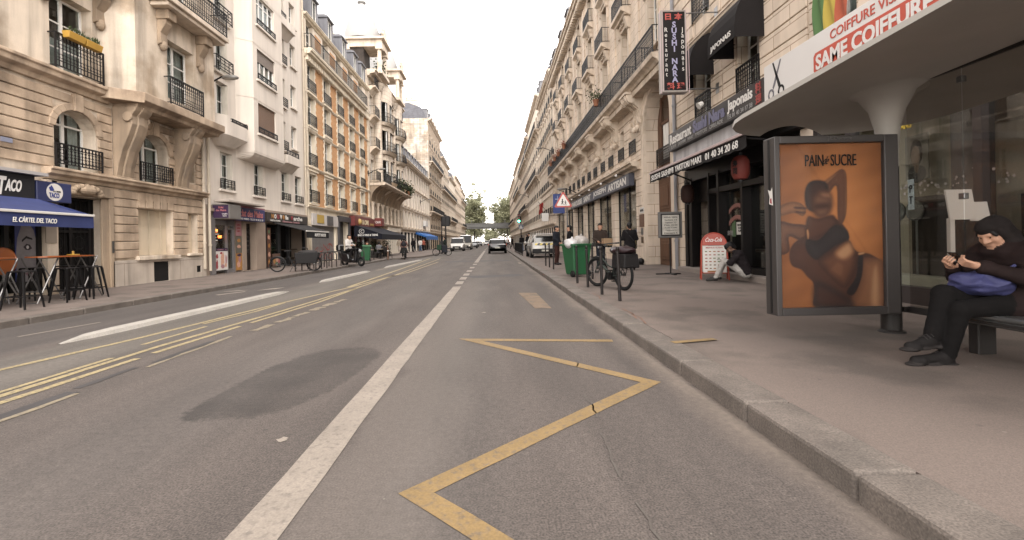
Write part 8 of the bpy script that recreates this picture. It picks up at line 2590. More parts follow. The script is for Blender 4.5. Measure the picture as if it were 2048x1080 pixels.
# ================================================================== people: one continuous surface grown from limb volumes
from mathutils import noise as MNZ
def surface(prims, res, pad=.03):
 """prims: (kind, data, material, blend). Returns verts, quads and face materials of the blended surface."""
 lo, hi = np.array([9e9] * 3), np.array([-9e9] * 3)
 bbs = []
 for kind, dt, m, k in prims:
  if kind == 'c':
   a, b_, ra, rb = np.array(dt[0], float), np.array(dt[1], float), dt[2], dt[3]
   l, h_ = np.minimum(a - ra, b_ - rb), np.maximum(a + ra, b_ + rb)
   r_ = max(ra, rb)
   l, h_ = np.minimum(a, b_) - r_, np.maximum(a, b_) + r_
  else:
   c, r_ = np.array(dt[0], float), np.array(dt[1], float)
   R_ = r_.max()
   l, h_ = c - R_, c + R_
  bbs.append((l, h_))
  lo, hi = np.minimum(lo, l), np.maximum(hi, h_)
 lo -= pad; hi += pad
 n = np.ceil((hi - lo) / res).astype(int) + 1
 D = np.full(n, 1.0, np.float32)
 near = np.full(n, 1.0, np.float32)
 Mi = np.zeros(n, np.int16)
 for (kind, dt, m, k), (l, h_) in zip(prims, bbs):
  e = max(.06, k * 1.6)
  i0 = np.maximum(0, np.floor((l - e - lo) / res).astype(int)); i1 = np.minimum(n, np.ceil((h_ + e - lo) / res).astype(int) + 1)
  sl_ = tuple(slice(a, b_) for a, b_ in zip(i0, i1))
  g = np.meshgrid(*[lo[q] + np.arange(i0[q], i1[q]) * res for q in range(3)], indexing='ij')
  P = np.stack(g, -1).astype(np.float32)
  if kind == 'c':
   a, b_, ra, rb = np.array(dt[0], np.float32), np.array(dt[1], np.float32), dt[2], dt[3]
   ab = b_ - a
   t = np.clip(((P - a) @ ab) / max(1e-9, float(ab @ ab)), 0, 1)
   d = np.linalg.norm(P - a - t[..., None] * ab, axis=-1) - (ra + (rb - ra) * t)
  else:
   c, r_ = np.array(dt[0], np.float32), np.array(dt[1], np.float32)
   q = P - c
   if len(dt) > 2: q = q @ np.array(Matrix.Rotation(dt[2][0], 3, dt[2][1]), dtype=np.float32)
   k0 = np.linalg.norm(q / r_, axis=-1); k1 = np.linalg.norm(q / r_ ** 2, axis=-1)
   d = k0 * (k0 - 1) / np.maximum(k1, 1e-6)
  cur = D[sl_]
  h2 = np.maximum(k - np.abs(cur - d), 0) / max(k, 1e-6)
  D[sl_] = np.minimum(cur, d) - h2 * h2 * k * .25
  nb = near[sl_]
  w_ = d < nb
  nb[w_] = d[w_]; Mi[sl_][w_] = m
 neg = D < 0
 # surface nets
 cs = [neg[a:n[0] - 1 + a, b_:n[1] - 1 + b_, c:n[2] - 1 + c] for a in (0, 1) for b_ in (0, 1) for c in (0, 1)]
 tot = sum(x.astype(np.int8) for x in cs)
 act = (tot > 0) & (tot < 8)
 idx = np.full(act.shape, -1, np.int64)
 ii = np.argwhere(act)
 idx[act] = np.arange(len(ii))
 acc = np.zeros((len(ii), 3)); cnt = np.zeros(len(ii))
 off = [(a, b_, c) for a in (0, 1) for b_ in (0, 1) for c in (0, 1)]
 val = {o: D[ii[:, 0] + o[0], ii[:, 1] + o[1], ii[:, 2] + o[2]] for o in off}
 for p in off:
  for ax in range(3):
   if p[ax] == 0:
    q = list(p); q[ax] = 1; q = tuple(q)
    a, b_ = val[p], val[q]
    cr = (a < 0) != (b_ < 0)
    t = np.where(cr, a / np.where(a - b_ == 0, 1, a - b_), 0)
    pt = np.array(p, float)[None].repeat(len(ii), 0); pt[:, ax] += t
    acc += pt * cr[:, None]; cnt += cr
 V = lo + (ii + acc / np.maximum(cnt, 1)[:, None]) * res
 vm = Mi[ii[:, 0], ii[:, 1], ii[:, 2]]
 F_ = []
 for ax in range(3):
  o1, o2 = [(1, 2), (2, 0), (0, 1)][ax]
  s0 = [slice(None)] * 3; s1 = [slice(None)] * 3
  s0[ax] = slice(0, -1); s1[ax] = slice(1, None)
  ch = neg[tuple(s0)] != neg[tuple(s1)]
  e = np.argwhere(ch)
  e = e[(e[:, o1] > 0) & (e[:, o2] > 0) & (e[:, o1] < n[o1] - 1) & (e[:, o2] < n[o2] - 1)]
  inside = neg[e[:, 0], e[:, 1], e[:, 2]]
  def at(d1, d2):
   q = e.copy(); q[:, o1] -= d1; q[:, o2] -= d2
   return idx[q[:, 0], q[:, 1], q[:, 2]]
  Q = np.stack([at(1, 1), at(0, 1), at(0, 0), at(1, 0)], 1)
  Q[~inside] = Q[~inside][:, ::-1]
  F_.append(Q)
 F_ = np.concatenate(F_)
 F_ = F_[(F_ >= 0).all(1)]
 return V, F_, vm
def body_mesh(name, prims, res, mats, wrinkle=None, seed=0):
 V, F_, vm = surface(prims, res)
 if wrinkle:
  for i in range(len(V)):
   a = wrinkle.get(int(vm[i]), 0)
   if a:
    p = Vector(V[i])
    V[i, 2] += a * .5 * MNZ.noise(p * 9 + Vector((seed, 0, 0)))
    V[i, 0] += a * MNZ.noise(Vector((p.x * 8, p.y * 8, p.z * 22)) + Vector((0, seed, 0)))
    V[i, 1] += a * MNZ.noise(Vector((p.x * 8, p.y * 8, p.z * 22)) + Vector((7, seed, 3)))
 me = bpy.data.meshes.new(name)
 me.from_pydata([tuple(v) for v in V], [], [tuple(int(x) for x in f) for f in F_])
 for m in mats: me.materials.append(m)
 fm = np.array([np.bincount(vm[f], minlength=len(mats)).argmax() for f in F_], dtype=np.int32)
 me.polygons.foreach_set('material_index', fm)
 me.polygons.foreach_set('use_smooth', [True] * len(F_))
 me.update()
 return me
def put(name, me, parent):
 o = bpy.data.objects.new(name, me); COL.objects.link(o); o.parent = parent
 return o
SKIN = mat('skin_warm', (.36, .2, .13), rough=.6, var=.1, vs=14)
SKIND = mat('skin_dark', (.1, .05, .03), rough=.55, var=.1, vs=14)
HAIRB = mat('hair_black', (.012, .01, .01), rough=.6, var=.3, vs=30)
HAIRN = mat('hair_brown', (.035, .022, .016), rough=.6, var=.3, vs=30)
def cloth(name, c, **k): return mat('cloth_' + name, c, rough=.92, var=.16, vs=9, bump=.15, bs=50, spec=.2, **k)
BLKC = cloth('black', (.014, .012, .013)); NAVYC = cloth('navy_jacket', (.024, .028, .038)); JEAN = cloth('jean', (.11, .16, .25)); GREYJ = cloth('pale_grey_trousers', (.3, .285, .265)); BROWNT = cloth('brown_trousers', (.06, .025, .02)); SHOEB = mat('shoe_black', (.018, .016, .016), rough=.6, var=.15)
WHITEC = cloth('white', (.42, .4, .38)); PINKC = cloth('pink', (.3, .16, .13)); BEIGEC = cloth('beige', (.4, .33, .26)); GREYC = cloth('grey', (.15, .15, .16)); REDC = cloth('rust', (.22, .06, .04)); PLUM = cloth('dark_plum', (.02, .012, .014))
def face_prims(h, fwd, up, s=1., skin=0):
 """head at h looking along fwd: skull, jaw, nose, brow, ears"""
 h, f, u = Vector(h), Vector(fwd).normalized(), Vector(up).normalized()
 r = f.cross(u).normalized()
 q = lambda a, b_, c: tuple(h + r * a * s + f * b_ * s + u * c * s)
 P = [('c', (q(0, -.015, .03), q(0, .015, .02), .088 * s, .08 * s), skin, .02), ('c', (q(0, .03, -.03), q(0, .055, -.095), .06 * s, .04 * s), skin, .03),
   ('c', (q(0, .095, .02), q(0, .118, -.025), .01 * s, .016 * s), skin, .012), ('c', (q(-.018, .1, -.03), q(.018, .1, -.03), .011 * s, .011 * s), skin, .01),
   ('c', (q(-.04, .085, .028), q(.04, .085, .028), .012 * s, .012 * s), skin, .012), ('c', (q(-.02, .092, -.07), q(.02, .092, -.07), .011 * s, .011 * s), skin, .01)]
 for e in (-1, 1):
  P += [('c', (q(e * .085, -.01, .02), q(e * .088, -.015, -.02), .014 * s, .012 * s), skin, .01), ('c', (q(e * .05, .06, -.03), q(e * .045, .055, -.06), .03 * s, .03 * s), skin, .02)]
 return P
def eyes(h, fwd, up, s, parent):
 h, f, u = Vector(h), Vector(fwd).normalized(), Vector(up).normalized()
 r = f.cross(u).normalized()
 b = MB()
 for e in (-1, 1):
  b.ball(tuple(h + r * e * .033 * s + f * .083 * s + u * .008 * s), .013 * s, 8, 6)
 inst_mesh(b, 'eyes', mat('eye_dark', (.02, .014, .012), rough=.2, var=0), parent, smooth=180)
def hand_prims(w, d, pn, m, s=1., side=1, curl=.6):
 """hand at wrist w pointing along d with palm normal pn: palm, four fingers of unequal length, thumb"""
 w, d, pn = Vector(w), Vector(d).normalized(), Vector(pn)
 pn = (pn - d * pn.dot(d)).normalized()
 r = d.cross(pn).normalized() * side
 P = []
 q = lambda a, b_, c: w + d * a * s + r * b_ * s + pn * c * s
 for j, o in enumerate((-.03, -.01, .01, .03)):
  P.append(('c', (tuple(q(.01, o * .7, 0)), tuple(q(.085, o, 0)), .016 * s, .0125 * s), m, .012))
 for o, L_ in ((-.031, .058), (-.0105, .074), (.0105, .078), (.031, .068)):
  a = q(.085, o, 0)
  d1 = (d * math.cos(curl * .7) + pn * math.sin(curl * .7))
  d2 = (d * math.cos(curl * 1.7) + pn * math.sin(curl * 1.7))
  m1 = a + d1 * L_ * .52 * s; m2 = m1 + d2 * L_ * .5 * s
  P += [('c', (tuple(a), tuple(m1), .0095 * s, .0085 * s), m, .003), ('c', (tuple(m1), tuple(m2), .0085 * s, .007 * s), m, .003)]
 a = q(.025, .032, .005); b_ = q(.06, .06, .02); c = q(.085, .06, .035)
 P += [('c', (tuple(a), tuple(b_), .014 * s, .011 * s), m, .008), ('c', (tuple(b_), tuple(c), .0105 * s, .0085 * s), m, .003)]
 return P
def person(label, loc, rz, J=None, top=BLKC, legs=JEAN, shoes=SHOEB, skin=SKIN, hair=HAIRB, h=1.72, coat=0., hood=False, longhair=False, res=.02, look=(0, 1, 0), grp=None, bag=None, bulk=1., wr=.006, skirt=None):
 """an adult facing local +Y; J overrides joints"""
 t = thing('person', label, 'person', loc, rz, group=grp)
 s = h / 1.74
 j = dict(pel=(0, 0, .93), chest=(0, -.01, 1.3), neck=(0, -.01, 1.47), head=(0, .015, 1.61),
    shL=(-.18, -.01, 1.41), elL=(-.235, -.04, 1.13), wrL=(-.24, .06, .9), shR=(.18, -.01, 1.41), elR=(.235, -.04, 1.13), wrR=(.24, .06, .9),
    hiL=(-.09, 0, .9), knL=(-.1, .03, .5), anL=(-.105, -.02, .09), toL=(-.12, .14, .035), hiR=(.09, 0, .9), knR=(.1, .03, .5), anR=(.105, -.02, .09), toR=(.12, .14, .035))
 j.update(J or {})
 j = {k: Vector(v) * s for k, v in j.items()}
 T = lambda k: tuple(j[k])
 P = []
 # materials: 0 skin, 1 top, 2 legs, 3 shoes
 for e in 'LR':
  P += [('c', (T('hi' + e), T('kn' + e), .092 * s, .064 * s), 2, .03), ('c', (T('kn' + e), T('an' + e), .064 * s, .05 * s), 2, .02)]
  an, to = j['an' + e], j['to' + e]
  P += [('c', (tuple(an + Vector((0, 0, -.02)) * s), tuple(to), .048 * s, .036 * s), 3, .015), ('c', (tuple(an + (an - to).normalized() * .03 + Vector((0, 0, -.045)) * s), tuple(to), .038 * s, .034 * s), 3, .01)]
  P += [('c', (T('sh' + e), T('el' + e), .068 * s * bulk, .055 * s * bulk), 1, .035), ('c', (T('el' + e), T('wr' + e), .054 * s * bulk, .042 * s * bulk), 1, .02)]
  d = (j['wr' + e] - j['el' + e]).normalized()
  P += hand_prims(j['wr' + e] + d * .02, d, Vector((1 if e == 'L' else -1, .2, 0)), 0, s * 1.02, 1 if e == 'L' else -1, .5)
 up = (j['chest'] - j['pel']).normalized()
 ax = (j['shR'] - j['shL']).normalized()
 for o in (-.07, 0, .07):
  P.append(('c', (tuple(j['pel'] + ax * o * s), tuple(j['chest'] + ax * o * 1.25 * s), .115 * s * bulk, .115 * s * bulk), 1, .05))
 P.append(('c', (tuple(j['chest'] + ax * -.12 * s + up * .07 * s), tuple(j['chest'] + ax * .12 * s + up * .07 * s), .085 * s * bulk, .085 * s * bulk), 1, .05))
 P.append(('c', (tuple(j['pel'] - ax * .07 * s - up * .05 * s), tuple(j['pel'] + ax * .07 * s - up * .05 * s), .108 * s, .108 * s), 1 if coat else 2, .04))
 if coat:
  for e in 'LR':
   a = j['hi' + e]; b_ = a + (j['kn' + e] - a) * coat
   P.append(('c', (tuple(a), tuple(b_), .118 * s, .125 * s), 1, .06))
  m_ = (j['hiL'] + j['hiR']) / 2; k_ = (j['knL'] + j['knR']) / 2
  P.append(('c', (tuple(m_), tuple(m_ + (k_ - m_) * coat), .12 * s, .13 * s), 1, .06))
 P.append(('c', (tuple(j['neck'] - up * .03 * s), tuple(j['neck'] + (j['head'] - j['neck']) * .6), .062 * s, .054 * s), 0, .02))
 P.append(('c', (tuple(j['neck'] - up * .05 * s - ax * .06 * s), tuple(j['neck'] - up * .05 * s + ax * .06 * s), .07 * s, .07 * s), 1, .03))
 lk = Vector(look).normalized()
 hu = (j['head'] - j['neck']).normalized() * .5 + Vector((0, 0, .5))
 hu = (hu - lk * hu.dot(lk)).normalized()
 P += face_prims(j['head'], lk, hu, s, 0)
 put('body', body_mesh('body', P, res, [skin, top, legs, shoes], {1: wr, 2: wr * .8}, len(label)), t)
 H = [('c', (tuple(j['head'] - lk * .03 * s + hu * .045 * s), tuple(j['head'] + lk * .02 * s + hu * .06 * s), .093 * s, .08 * s), 0, .02),
   ('c', (tuple(j['head'] - lk * .045 * s + hu * .03 * s), tuple(j['head'] - lk * .06 * s - hu * .05 * s), .085 * s, .06 * s), 0, .03)]
 if hood: H = [(k, (a[0], a[1], a[2] + .012, a[3] + .02), m, q) for k, a, m, q in H] + [('c', (tuple(j['head'] - lk * .05 * s), tuple(j['neck'] - lk * .04 * s), .1 * s, .1 * s), 0, .04)]
 if longhair: H.append(('c', (tuple(j['head'] - lk * .06 * s), tuple(j['neck'] - lk * .07 * s - up * .1 * s), .085 * s, .06 * s), 0, .03))
 put('hood' if hood else 'hair', body_mesh('hair', H, res * .8, [top if hood else hair], {0: .006}, 3), t)
 if res < .03: eyes(j['head'], lk, hu, s, t)
 return t

# ---- the woman waiting in the shelter, phone in both hands
def waiting_woman():
 t = thing('person', 'seated figure in a dark plum jacket and hood looking down on the shelter bench', 'person', (0, 0, 0))
 Y = 3.98
 P = []
 JK, TR, SH, SK, SOLE = 1, 2, 3, 0, 4
 hipF, hipB = (4.36, Y - .1, .64), (4.36, Y + .1, .64)
 # crossed leg nearest the panel lies on top
 kT, aT, toT = (3.86, Y + .03, .72), (3.74, Y + .0, .37), (3.52, Y - .01, .275)
 kB, aB, toB = (3.88, Y - .1, .6), (3.83, Y - .03, .22), (3.54, Y - .04, .162)
 P += [('c', (hipB, kT, .1, .075), TR, .04), ('c', (kT, aT, .075, .062), TR, .02), ('c', (hipF, kB, .1, .07), TR, .04), ('c', (kB, aB, .07, .06), TR, .02)]
 for a, to in ((aT, toT), (aB, toB)):
  a_, t_ = Vector(a), Vector(to)
  d = (t_ - a_); d.z = 0; d.normalize()
  heel = a_ - d * .0 + Vector((.02, 0, -.075))
  P += [('c', (tuple(a_ + Vector((0, 0, .02))), tuple(a_ + Vector((-.005, 0, -.04))), .052, .048), SH, .02), ('c', (tuple(a_ + Vector((-.02, 0, -.03))), tuple(t_ + Vector((.05, 0, .012))), .046, .034), SH, .02),
    ('c', (tuple(t_ + Vector((.05, -.012, .002))), tuple(t_ + Vector((.01, 0, .006))), .042, .04), SH, .02),
    ('c', (tuple(heel), tuple(heel + d * .12 + Vector((0, 0, .0))), .038, .036), SH, .015)]
  for q in (0, .5, 1):
   c = heel + (t_ - heel) * q; z = min(heel.z, t_.z) - .018
   P.append(('e', ((c.x, c.y, heel.z - .022 + (t_.z - heel.z) * q * .9), (.075, .05, .018)), SOLE, .012))
 # torso leaning slightly forward
 for o in (-.09, 0, .09):
  P.append(('c', ((4.4, Y + o, .62), (4.38, Y + o * 1.3, 1.02), .125, .115), JK, .06))
 P += [('c', ((4.38, Y - .15, 1.05), (4.38, Y + .15, 1.05), .095, .095), JK, .06), ('c', ((4.33, Y - .1, .62), (4.33, Y + .1, .62), .13, .13), JK, .05)]
 shN, elN, wrN = (4.36, Y - .2, 1.05), (4.3, Y - .28, .85), (4.06, Y - .12, .95)
 shF, elF, wrF = (4.36, Y + .2, 1.05), (4.22, Y + .27, .84), (4.02, Y + .1, .94)
 P += [('c', (shN, elN, .08, .068), JK, .05), ('c', (elN, wrN, .068, .05), JK, .03), ('c', (shF, elF, .08, .068), JK, .05), ('c', (elF, wrF, .068, .05), JK, .03)]
 P += [('c', (tuple(Vector(wrN) + Vector((.02, -.01, -.005))), wrN, .058, .056), JK, .02), ('c', (tuple(Vector(wrF) + Vector((.02, .01, -.005))), wrF, .058, .056), JK, .02)]
 # collar and neck, head bowed to the phone
 hd = Vector((4.27, Y, 1.235))
 look = Vector((-.8, -.12, -.55)).normalized(); hu = Vector((-.5, 0, .85)); hu = (hu - look * hu.dot(look)).normalized()
 P += [('c', ((4.36, Y, 1.08), (4.3, Y, 1.18), .06, .055), SK, .03), ('c', ((4.34, Y - .06, 1.1), (4.34, Y + .06, 1.1), .085, .085), JK, .04), ('c', ((4.29, Y - .05, 1.06), (4.29, Y + .05, 1.06), .05, .05), JK, .04)]
 P += face_prims(hd, look, hu, .98, SK)
 P = [p for p in P]
 PLUMM = mat('jacket_plum', (.028, .015, .014), rough=.85, var=.25, vs=6, bump=.5, bs=14, spec=.2)
 me = body_mesh('body', P, .0095, [SKIN, PLUMM, cloth('woman_trousers', (.009, .0075, .0075)), mat('shoe_charcoal', (.016, .013, .0125), rough=.8, var=.15, vs=20), mat('shoe_sole', (.035, .029, .027), rough=.8)], {1: .012, 2: .004}, 5)
 put('body', me, t)
 # hands as finer skin joined at the cuffs
 HP = hand_prims(Vector(wrN) + Vector((-.035, .01, .01)), (-.75, .42, .28), (.1, .5, .75), 0, 1.0, 1, .95) + [('c', (tuple(Vector(wrN) + Vector((.03, -.01, -.01))), tuple(Vector(wrN) + Vector((-.05, .015, .015))), .03, .027), 0, .02)]
 HP += hand_prims(Vector(wrF) + Vector((-.03, -.01, .01)), (-.72, -.4, .32), (.1, -.5, .75), 0, 1.0, -1, .95) + [('c', (tuple(Vector(wrF) + Vector((.03, .01, -.01))), tuple(Vector(wrF) + Vector((-.045, -.015, .015))), .03, .027), 0, .02)]
 put('hands', body_mesh('hands', HP, .0036, [SKIN]), t)
 H = [('c', (tuple(hd - look * .04 + hu * .04), tuple(hd + look * .02 + hu * .07), .096, .076), 0, .03), ('c', (tuple(hd - look * .05), tuple(hd - look * .09 - hu * .1), .1, .09), 0, .04), ('c', ((4.37, Y - .05, 1.12), (4.37, Y + .05, 1.12), .095, .095), 0, .05)]
 for e in (-1, 1): H.append(('c', (tuple(hd + look * .02 + hu * .06 + Vector((0, e * .062, 0))), tuple(hd - look * .03 - hu * .09 + Vector((0, e * .085, 0))), .032, .034), 0, .03))
 put('hood', body_mesh('hood', H, .009, [mat('hood_dark', (.02, .014, .013), rough=.9, var=.2, vs=12, bump=.3, bs=40)], {0: .006}, 2), t)
 HA = [('c', (tuple(hd + look * .045 + hu * .075 + Vector((0, e * .03, 0))), tuple(hd + look * .06 + hu * .02 + Vector((0, e * .075, 0))), .022, .016), 0, .015) for e in (-1, 1)] + [('c', (tuple(hd + look * .06 + hu * .07 + Vector((0, -.03, 0))), tuple(hd + look * .06 + hu * .07 + Vector((0, .03, 0))), .022, .022), 0, .015)]
 put('hair', body_mesh('hair', HA, .007, [HAIRB], {0: .004}, 1), t)
 eyes(hd, look, hu, .95, t)
 b = MB()      # laces and jacket zip
 for a in (aT, aB):
  for k in range(3):
   b.tube([(a[0] - .05 - k * .025, Y - .06, a[2] - .0 - k * .012), (a[0] - .05 - k * .025, Y - .02, a[2] + .028 - k * .014), (a[0] - .05 - k * .025, Y + .03, a[2] - k * .012)], .004, 4)
 inst_mesh(b, 'laces', mat('lace_grey', (.05, .045, .045), rough=.8), t)
 # phone and bag are held, so they are things of their own
 ph = thing('phone', 'black mobile phone held in both hands by the seated figure', 'phone', (3.955, Y - .01, 1.03))
 b = MB(); b.box(-.037, .037, -.074, .074, -.004, .004)
 X_ = Matrix.Rotation(math.radians(-90), 3, 'Z') @ Matrix.Rotation(math.radians(35), 3, 'X')
 b.v = [tuple(Matrix.Rotation(math.radians(38), 3, 'Y') @ Vector((v[1], v[0], v[2]))) for v in b.v]
 inst_mesh(b, 'case', mat('phone_black', (.012, .012, .013), rough=.25, var=0), ph, bevel=.003)
 b = MB(); b.box(-.033, .033, -.068, .068, .0042, .0048)
 b.v = [tuple(Matrix.Rotation(math.radians(38), 3, 'Y') @ Vector((v[1], v[0], v[2]))) for v in b.v]
 inst_mesh(b, 'screen', mat('phone_screen', (.05, .055, .065), rough=.1, var=0), ph)
 bg_ = thing('handbag', 'soft blue bag on the lap of the seated figure', 'bag', (4.12, Y - .02, .84))
 B_ = [('c', ((-.09, -.09, -.03), (.1, -.08, -.045), .062, .072), 0, .12), ('c', ((-.09, .08, -.03), (.1, .08, -.045), .062, .072), 0, .12), ('c', ((-.09, 0, -.025), (.1, 0, -.035), .07, .075), 0, .12), ('c', ((-.02, -.07, .03), (.08, .04, .02), .05, .055), 0, .06), ('c', ((.04, -.13, -.02), (.1, -.11, -.06), .045, .045), 0, .05)]
 put('bag_body', body_mesh('bag', B_, .009, [mat('bag_blue', (.05, .055, .17), rough=.7, var=.25, vs=9, bump=.7, bs=16)], {0: .03}, 7), bg_)
 b = MB(); b.tube([(.06, -.12, .06), (.16, -.16, .14), (.24, -.2, .2)], .012, 6); inst_mesh(b, 'strap', mat('bag_blue', (.05, .055, .17)), bg_)
waiting_woman()
# ---- the man sitting on the restaurant step
J = dict(pel=(0, -.02, .24), chest=(0, .1, .6), neck=(0, .2, .74), head=(0, .3, .82), shL=(-.18, .12, .68), elL=(-.25, .3, .45), wrL=(-.06, .42, .5), shR=(.18, .12, .68), elR=(.25, .3, .45), wrR=(.06, .44, .49),
   hiL=(-.1, .02, .2), knL=(-.17, .44, .52), anL=(-.2, .64, .1), toL=(-.24, .82, .045), hiR=(.1, .02, .2), knR=(.16, .42, .5), anR=(.2, .56, .1), toR=(.25, .74, .045))
sm = person('man in pale trousers and dark hooded jacket slumped on the restaurant step', (6.1, 11.35, .145), math.radians(65), J, top=cloth('hoodie_dark', (.024, .018, .02)), legs=GREYJ, shoes=mat('shoe_grey', (.05, .045, .042), rough=.8), skin=SKIND, hair=HAIRB, h=1.76, hood=False, res=.013, look=(0, .65, -.75), bulk=1.12, wr=.012)
b = MB(); b.box(-.035, .035, .46, .6, .53, .54); inst_mesh(b, 'phone', mat('phone_black', (.012, .012, .013)), sm)
# ---- standing and walking people on the right
WALK = dict(hiL=(-.09, 0, .9), knL=(-.09, .16, .52), anL=(-.09, .2, .11), toL=(-.1, .37, .05), hiR=(.09, 0, .9), knR=(.1, -.02, .49), anR=(.1, -.3, .16), toR=(.11, -.17, .05), elL=(-.24, -.12, 1.14), wrL=(-.25, -.05, .9), elR=(.24, .04, 1.13), wrR=(.2, .22, 1.0))
wo = person('person in a long black coat and blue jeans walking past the artisan shop', (4.84, 16.6, .128), math.radians(-6), dict(WALK, elL=(-.26, -.02, 1.14), wrL=(-.14, .2, 1.12), elR=(.26, -.02, 1.14), wrR=(.14, .2, 1.12)), top=BLKC, legs=JEAN, h=1.7, coat=.85, hair=HAIRB, res=.015, bulk=1.05, longhair=False)
b = MB(); b.tube([(-.16, -.1, 1.42), (0, -.13, 1.2), (.16, -.11, 1.0)], .012, 6); inst_mesh(b, 'bag_strap', BLACKP, wo)
person('man in a dark navy jacket and brown trousers talking beside the white car', (2.85, 21.2, .128), math.radians(-120), dict(elL=(-.24, .0, 1.14), wrL=(-.12, .14, 1.0), elR=(.24, .0, 1.14), wrR=(.12, .14, 1.0)), top=NAVYC, legs=BROWNT, h=1.78, res=.018, hair=HAIRB, bulk=1.15)
person('man all in black facing the navy jacket man', (3.42, 21.0, .128), math.radians(75), None, top=BLKC, legs=BLKC, h=1.78, res=.018, hair=HAIRB, bulk=1.08)
bp = person('person in a dark brown top carrying parcels behind the parked bicycle', (4.05, 17.7, .128), math.radians(170), dict(elL=(-.25, .05, 1.15), wrL=(-.12, .25, 1.05), elR=(.25, .05, 1.15), wrR=(.12, .25, 1.05)), top=cloth('brown_top', (.05, .035, .028)), legs=cloth('dusk_trousers', (.02, .024, .035)), skin=SKIN, h=1.74, res=.018, longhair=True, hair=HAIRN)
t = thing('cardboard_box', 'tan cardboard box held in the arms of the brown-topped person', 'box', (4.1, 17.38, 1.12), math.radians(10))
b = MB(); b.box(-.04, .3, -.13, .13, -.1, .16); inst_mesh(b, 'carton', mat('cardboard', (.32, .21, .12), rough=.85, var=.1), t, bevel=.008)
b = MB(); b.box(-.041, .301, -.02, .02, .15, .162); inst_mesh(b, 'tape', mat('tape', (.42, .33, .22), rough=.4), t)
# distant figures at the far right kerb
rr = random.Random(12)
fars = [(2.9, 38.5, 'walking person in black just beyond the first street barriers', BLKC, BLKC), (3.4, 42, 'person in navy farther along the street barriers', NAVYC, BLKC), (2.8, 47, 'person in black at the end of the barrier row', BLKC, JEAN), (3.6, 51, 'person in grey beneath the far shop awning', GREYC, BLKC), (2.6, 66, 'tiny dark figure beyond the traffic light', BLKC, BLKC), (2.2, 78, 'tiny pale-shirted figure beyond the traffic light', WHITEC, BLKC), (2.9, 90, 'tiny rust-jacketed figure far along the sunny pavement', REDC, BLKC)]
for x, y, lab, a, c_ in fars:
 person(lab, (x, y, .128), rr.uniform(0, 6.2), dict(WALK), top=a, legs=c_, h=rr.uniform(1.66, 1.82), res=.035, wr=0)
# left pavement
cy = person('cyclist in a dark rucksack and skirt riding up the cycle lane', (-6.97, 36.0, .0), math.radians(8), dict(pel=(0, -.28, .93), chest=(0, -.1, 1.25), neck=(0, -.02, 1.4), head=(0, .03, 1.53), shL=(-.18, -.06, 1.34), elL=(-.24, .1, 1.15), wrL=(-.28, .2, 1.04), shR=(.18, -.06, 1.34), elR=(.24, .1, 1.15), wrR=(.28, .2, 1.04), hiL=(-.09, -.25, .92), knL=(-.12, .1, .72), anL=(-.12, -.05, .32), toL=(-.12, .1, .24), hiR=(.09, -.25, .92), knR=(.12, .05, .58), anR=(.12, -.05, .2), toR=(.12, .1, .13)), top=PINKC, legs=cloth('dark_skirt', (.025, .025, .024)), h=1.74, res=.022, hair=HAIRB, coat=0)
b = MB(); b.ball((0, -.3, 1.18), (.2, .14, .27), 14, 10); inst_mesh(b, 'rucksack', mat('rucksack', (.028, .025, .03), rough=.85, var=.2), cy, smooth=180)
b = MB()
for k in range(12):
 a, c_ = math.pi * (.9 + k * .1), math.pi * (1 + k * .1)
 b.quad((.2 * math.cos(a), -.25 + .18 * math.sin(a), .95), (.2 * math.cos(c_), -.25 + .18 * math.sin(c_), .95), (.34 * math.cos(c_), -.2 + .34 * math.sin(c_), .5), (.34 * math.cos(a), -.2 + .34 * math.sin(a), .5))
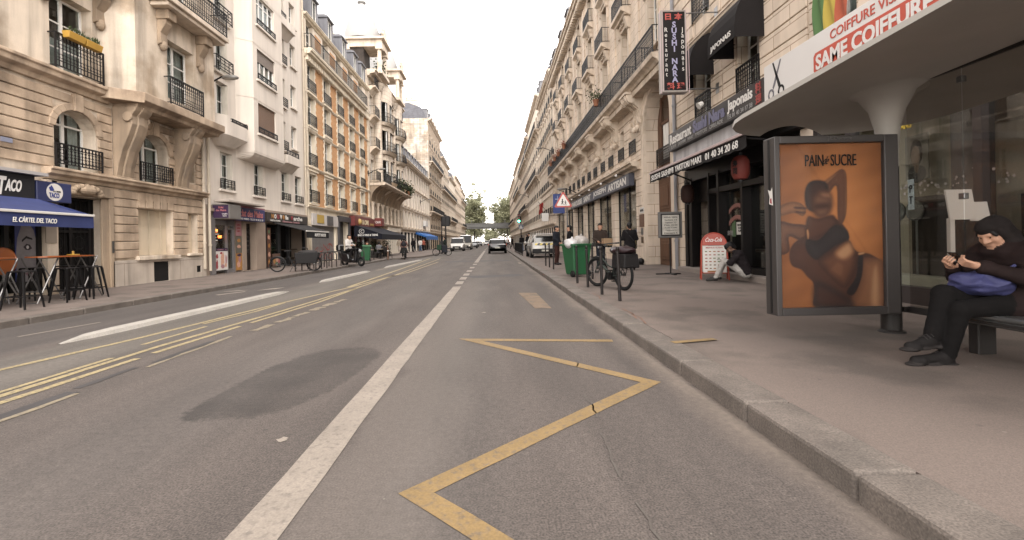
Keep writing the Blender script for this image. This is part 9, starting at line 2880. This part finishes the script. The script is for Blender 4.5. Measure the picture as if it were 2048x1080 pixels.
inst_mesh(b, 'skirt', cloth('dark_skirt', (.025, .025, .024)), cy, smooth=180)
SIT = dict(pel=(0, 0, .5), chest=(0, .03, .9), neck=(0, .06, 1.06), head=(0, .09, 1.2), shL=(-.18, .02, 1.0), elL=(-.23, .1, .75), wrL=(-.16, .32, .74), shR=(.18, .02, 1.0), elR=(.23, .1, .75), wrR=(.16, .32, .74), hiL=(-.1, .02, .48), knL=(-.12, .42, .5), anL=(-.12, .4, .09), toL=(-.12, .57, .04), hiR=(.1, .02, .48), knR=(.12, .42, .5), anR=(.12, .36, .09), toR=(.12, .53, .04))
person('rider in a white jacket sitting on the dark motor scooter', (-8.05, 25.67, .47), math.radians(-120), dict(SIT, anL=(-.2, .3, .0), toL=(-.2, .45, -.04), anR=(.2, .3, .0), toR=(.2, .45, -.04)), top=WHITEC, legs=BLKC, h=1.74, res=.02, hair=HAIRN)
person('guest in a dusty pink shirt seated at the first café table', (-9.0, 33.0, .112), math.radians(190), SIT, top=PINKC, legs=BLKC, h=1.72, res=.025, hair=HAIRN)
person('guest in dark clothes seated among the wicker chairs at the café', (-9.0, 36.4, .112), math.radians(20), SIT, top=GREYC, legs=BLKC, h=1.72, res=.03)
person('passer-by in pale beige clothes in front of the cream shopfront', (-10.3, 50.5, .112), math.radians(170), dict(WALK), top=BEIGEC, legs=cloth('pale_trousers', (.36, .31, .27)), h=1.7, res=.025, hair=HAIRB)
person('passer-by in black near the cream shopfront end', (-9.9, 57, .112), math.radians(0), dict(WALK), top=BLKC, legs=NAVYC, h=1.76, res=.03)
person('passer-by in a white shirt near the bright blue awning', (-9.6, 60.5, .112), math.radians(10), dict(WALK), top=WHITEC, legs=JEAN, h=1.7, res=.03)
person('passer-by in a rust jacket under the bright blue awning', (-9.9, 65, .112), math.radians(180), dict(WALK), top=REDC, legs=BLKC, h=1.7, res=.03)
person('person in dark green beside the bag-laden bicycle', (-4.75, 44.9, .1), math.radians(80), None, top=cloth('green_dark', (.02, .03, .024)), legs=BLKC, h=1.7, res=.025)
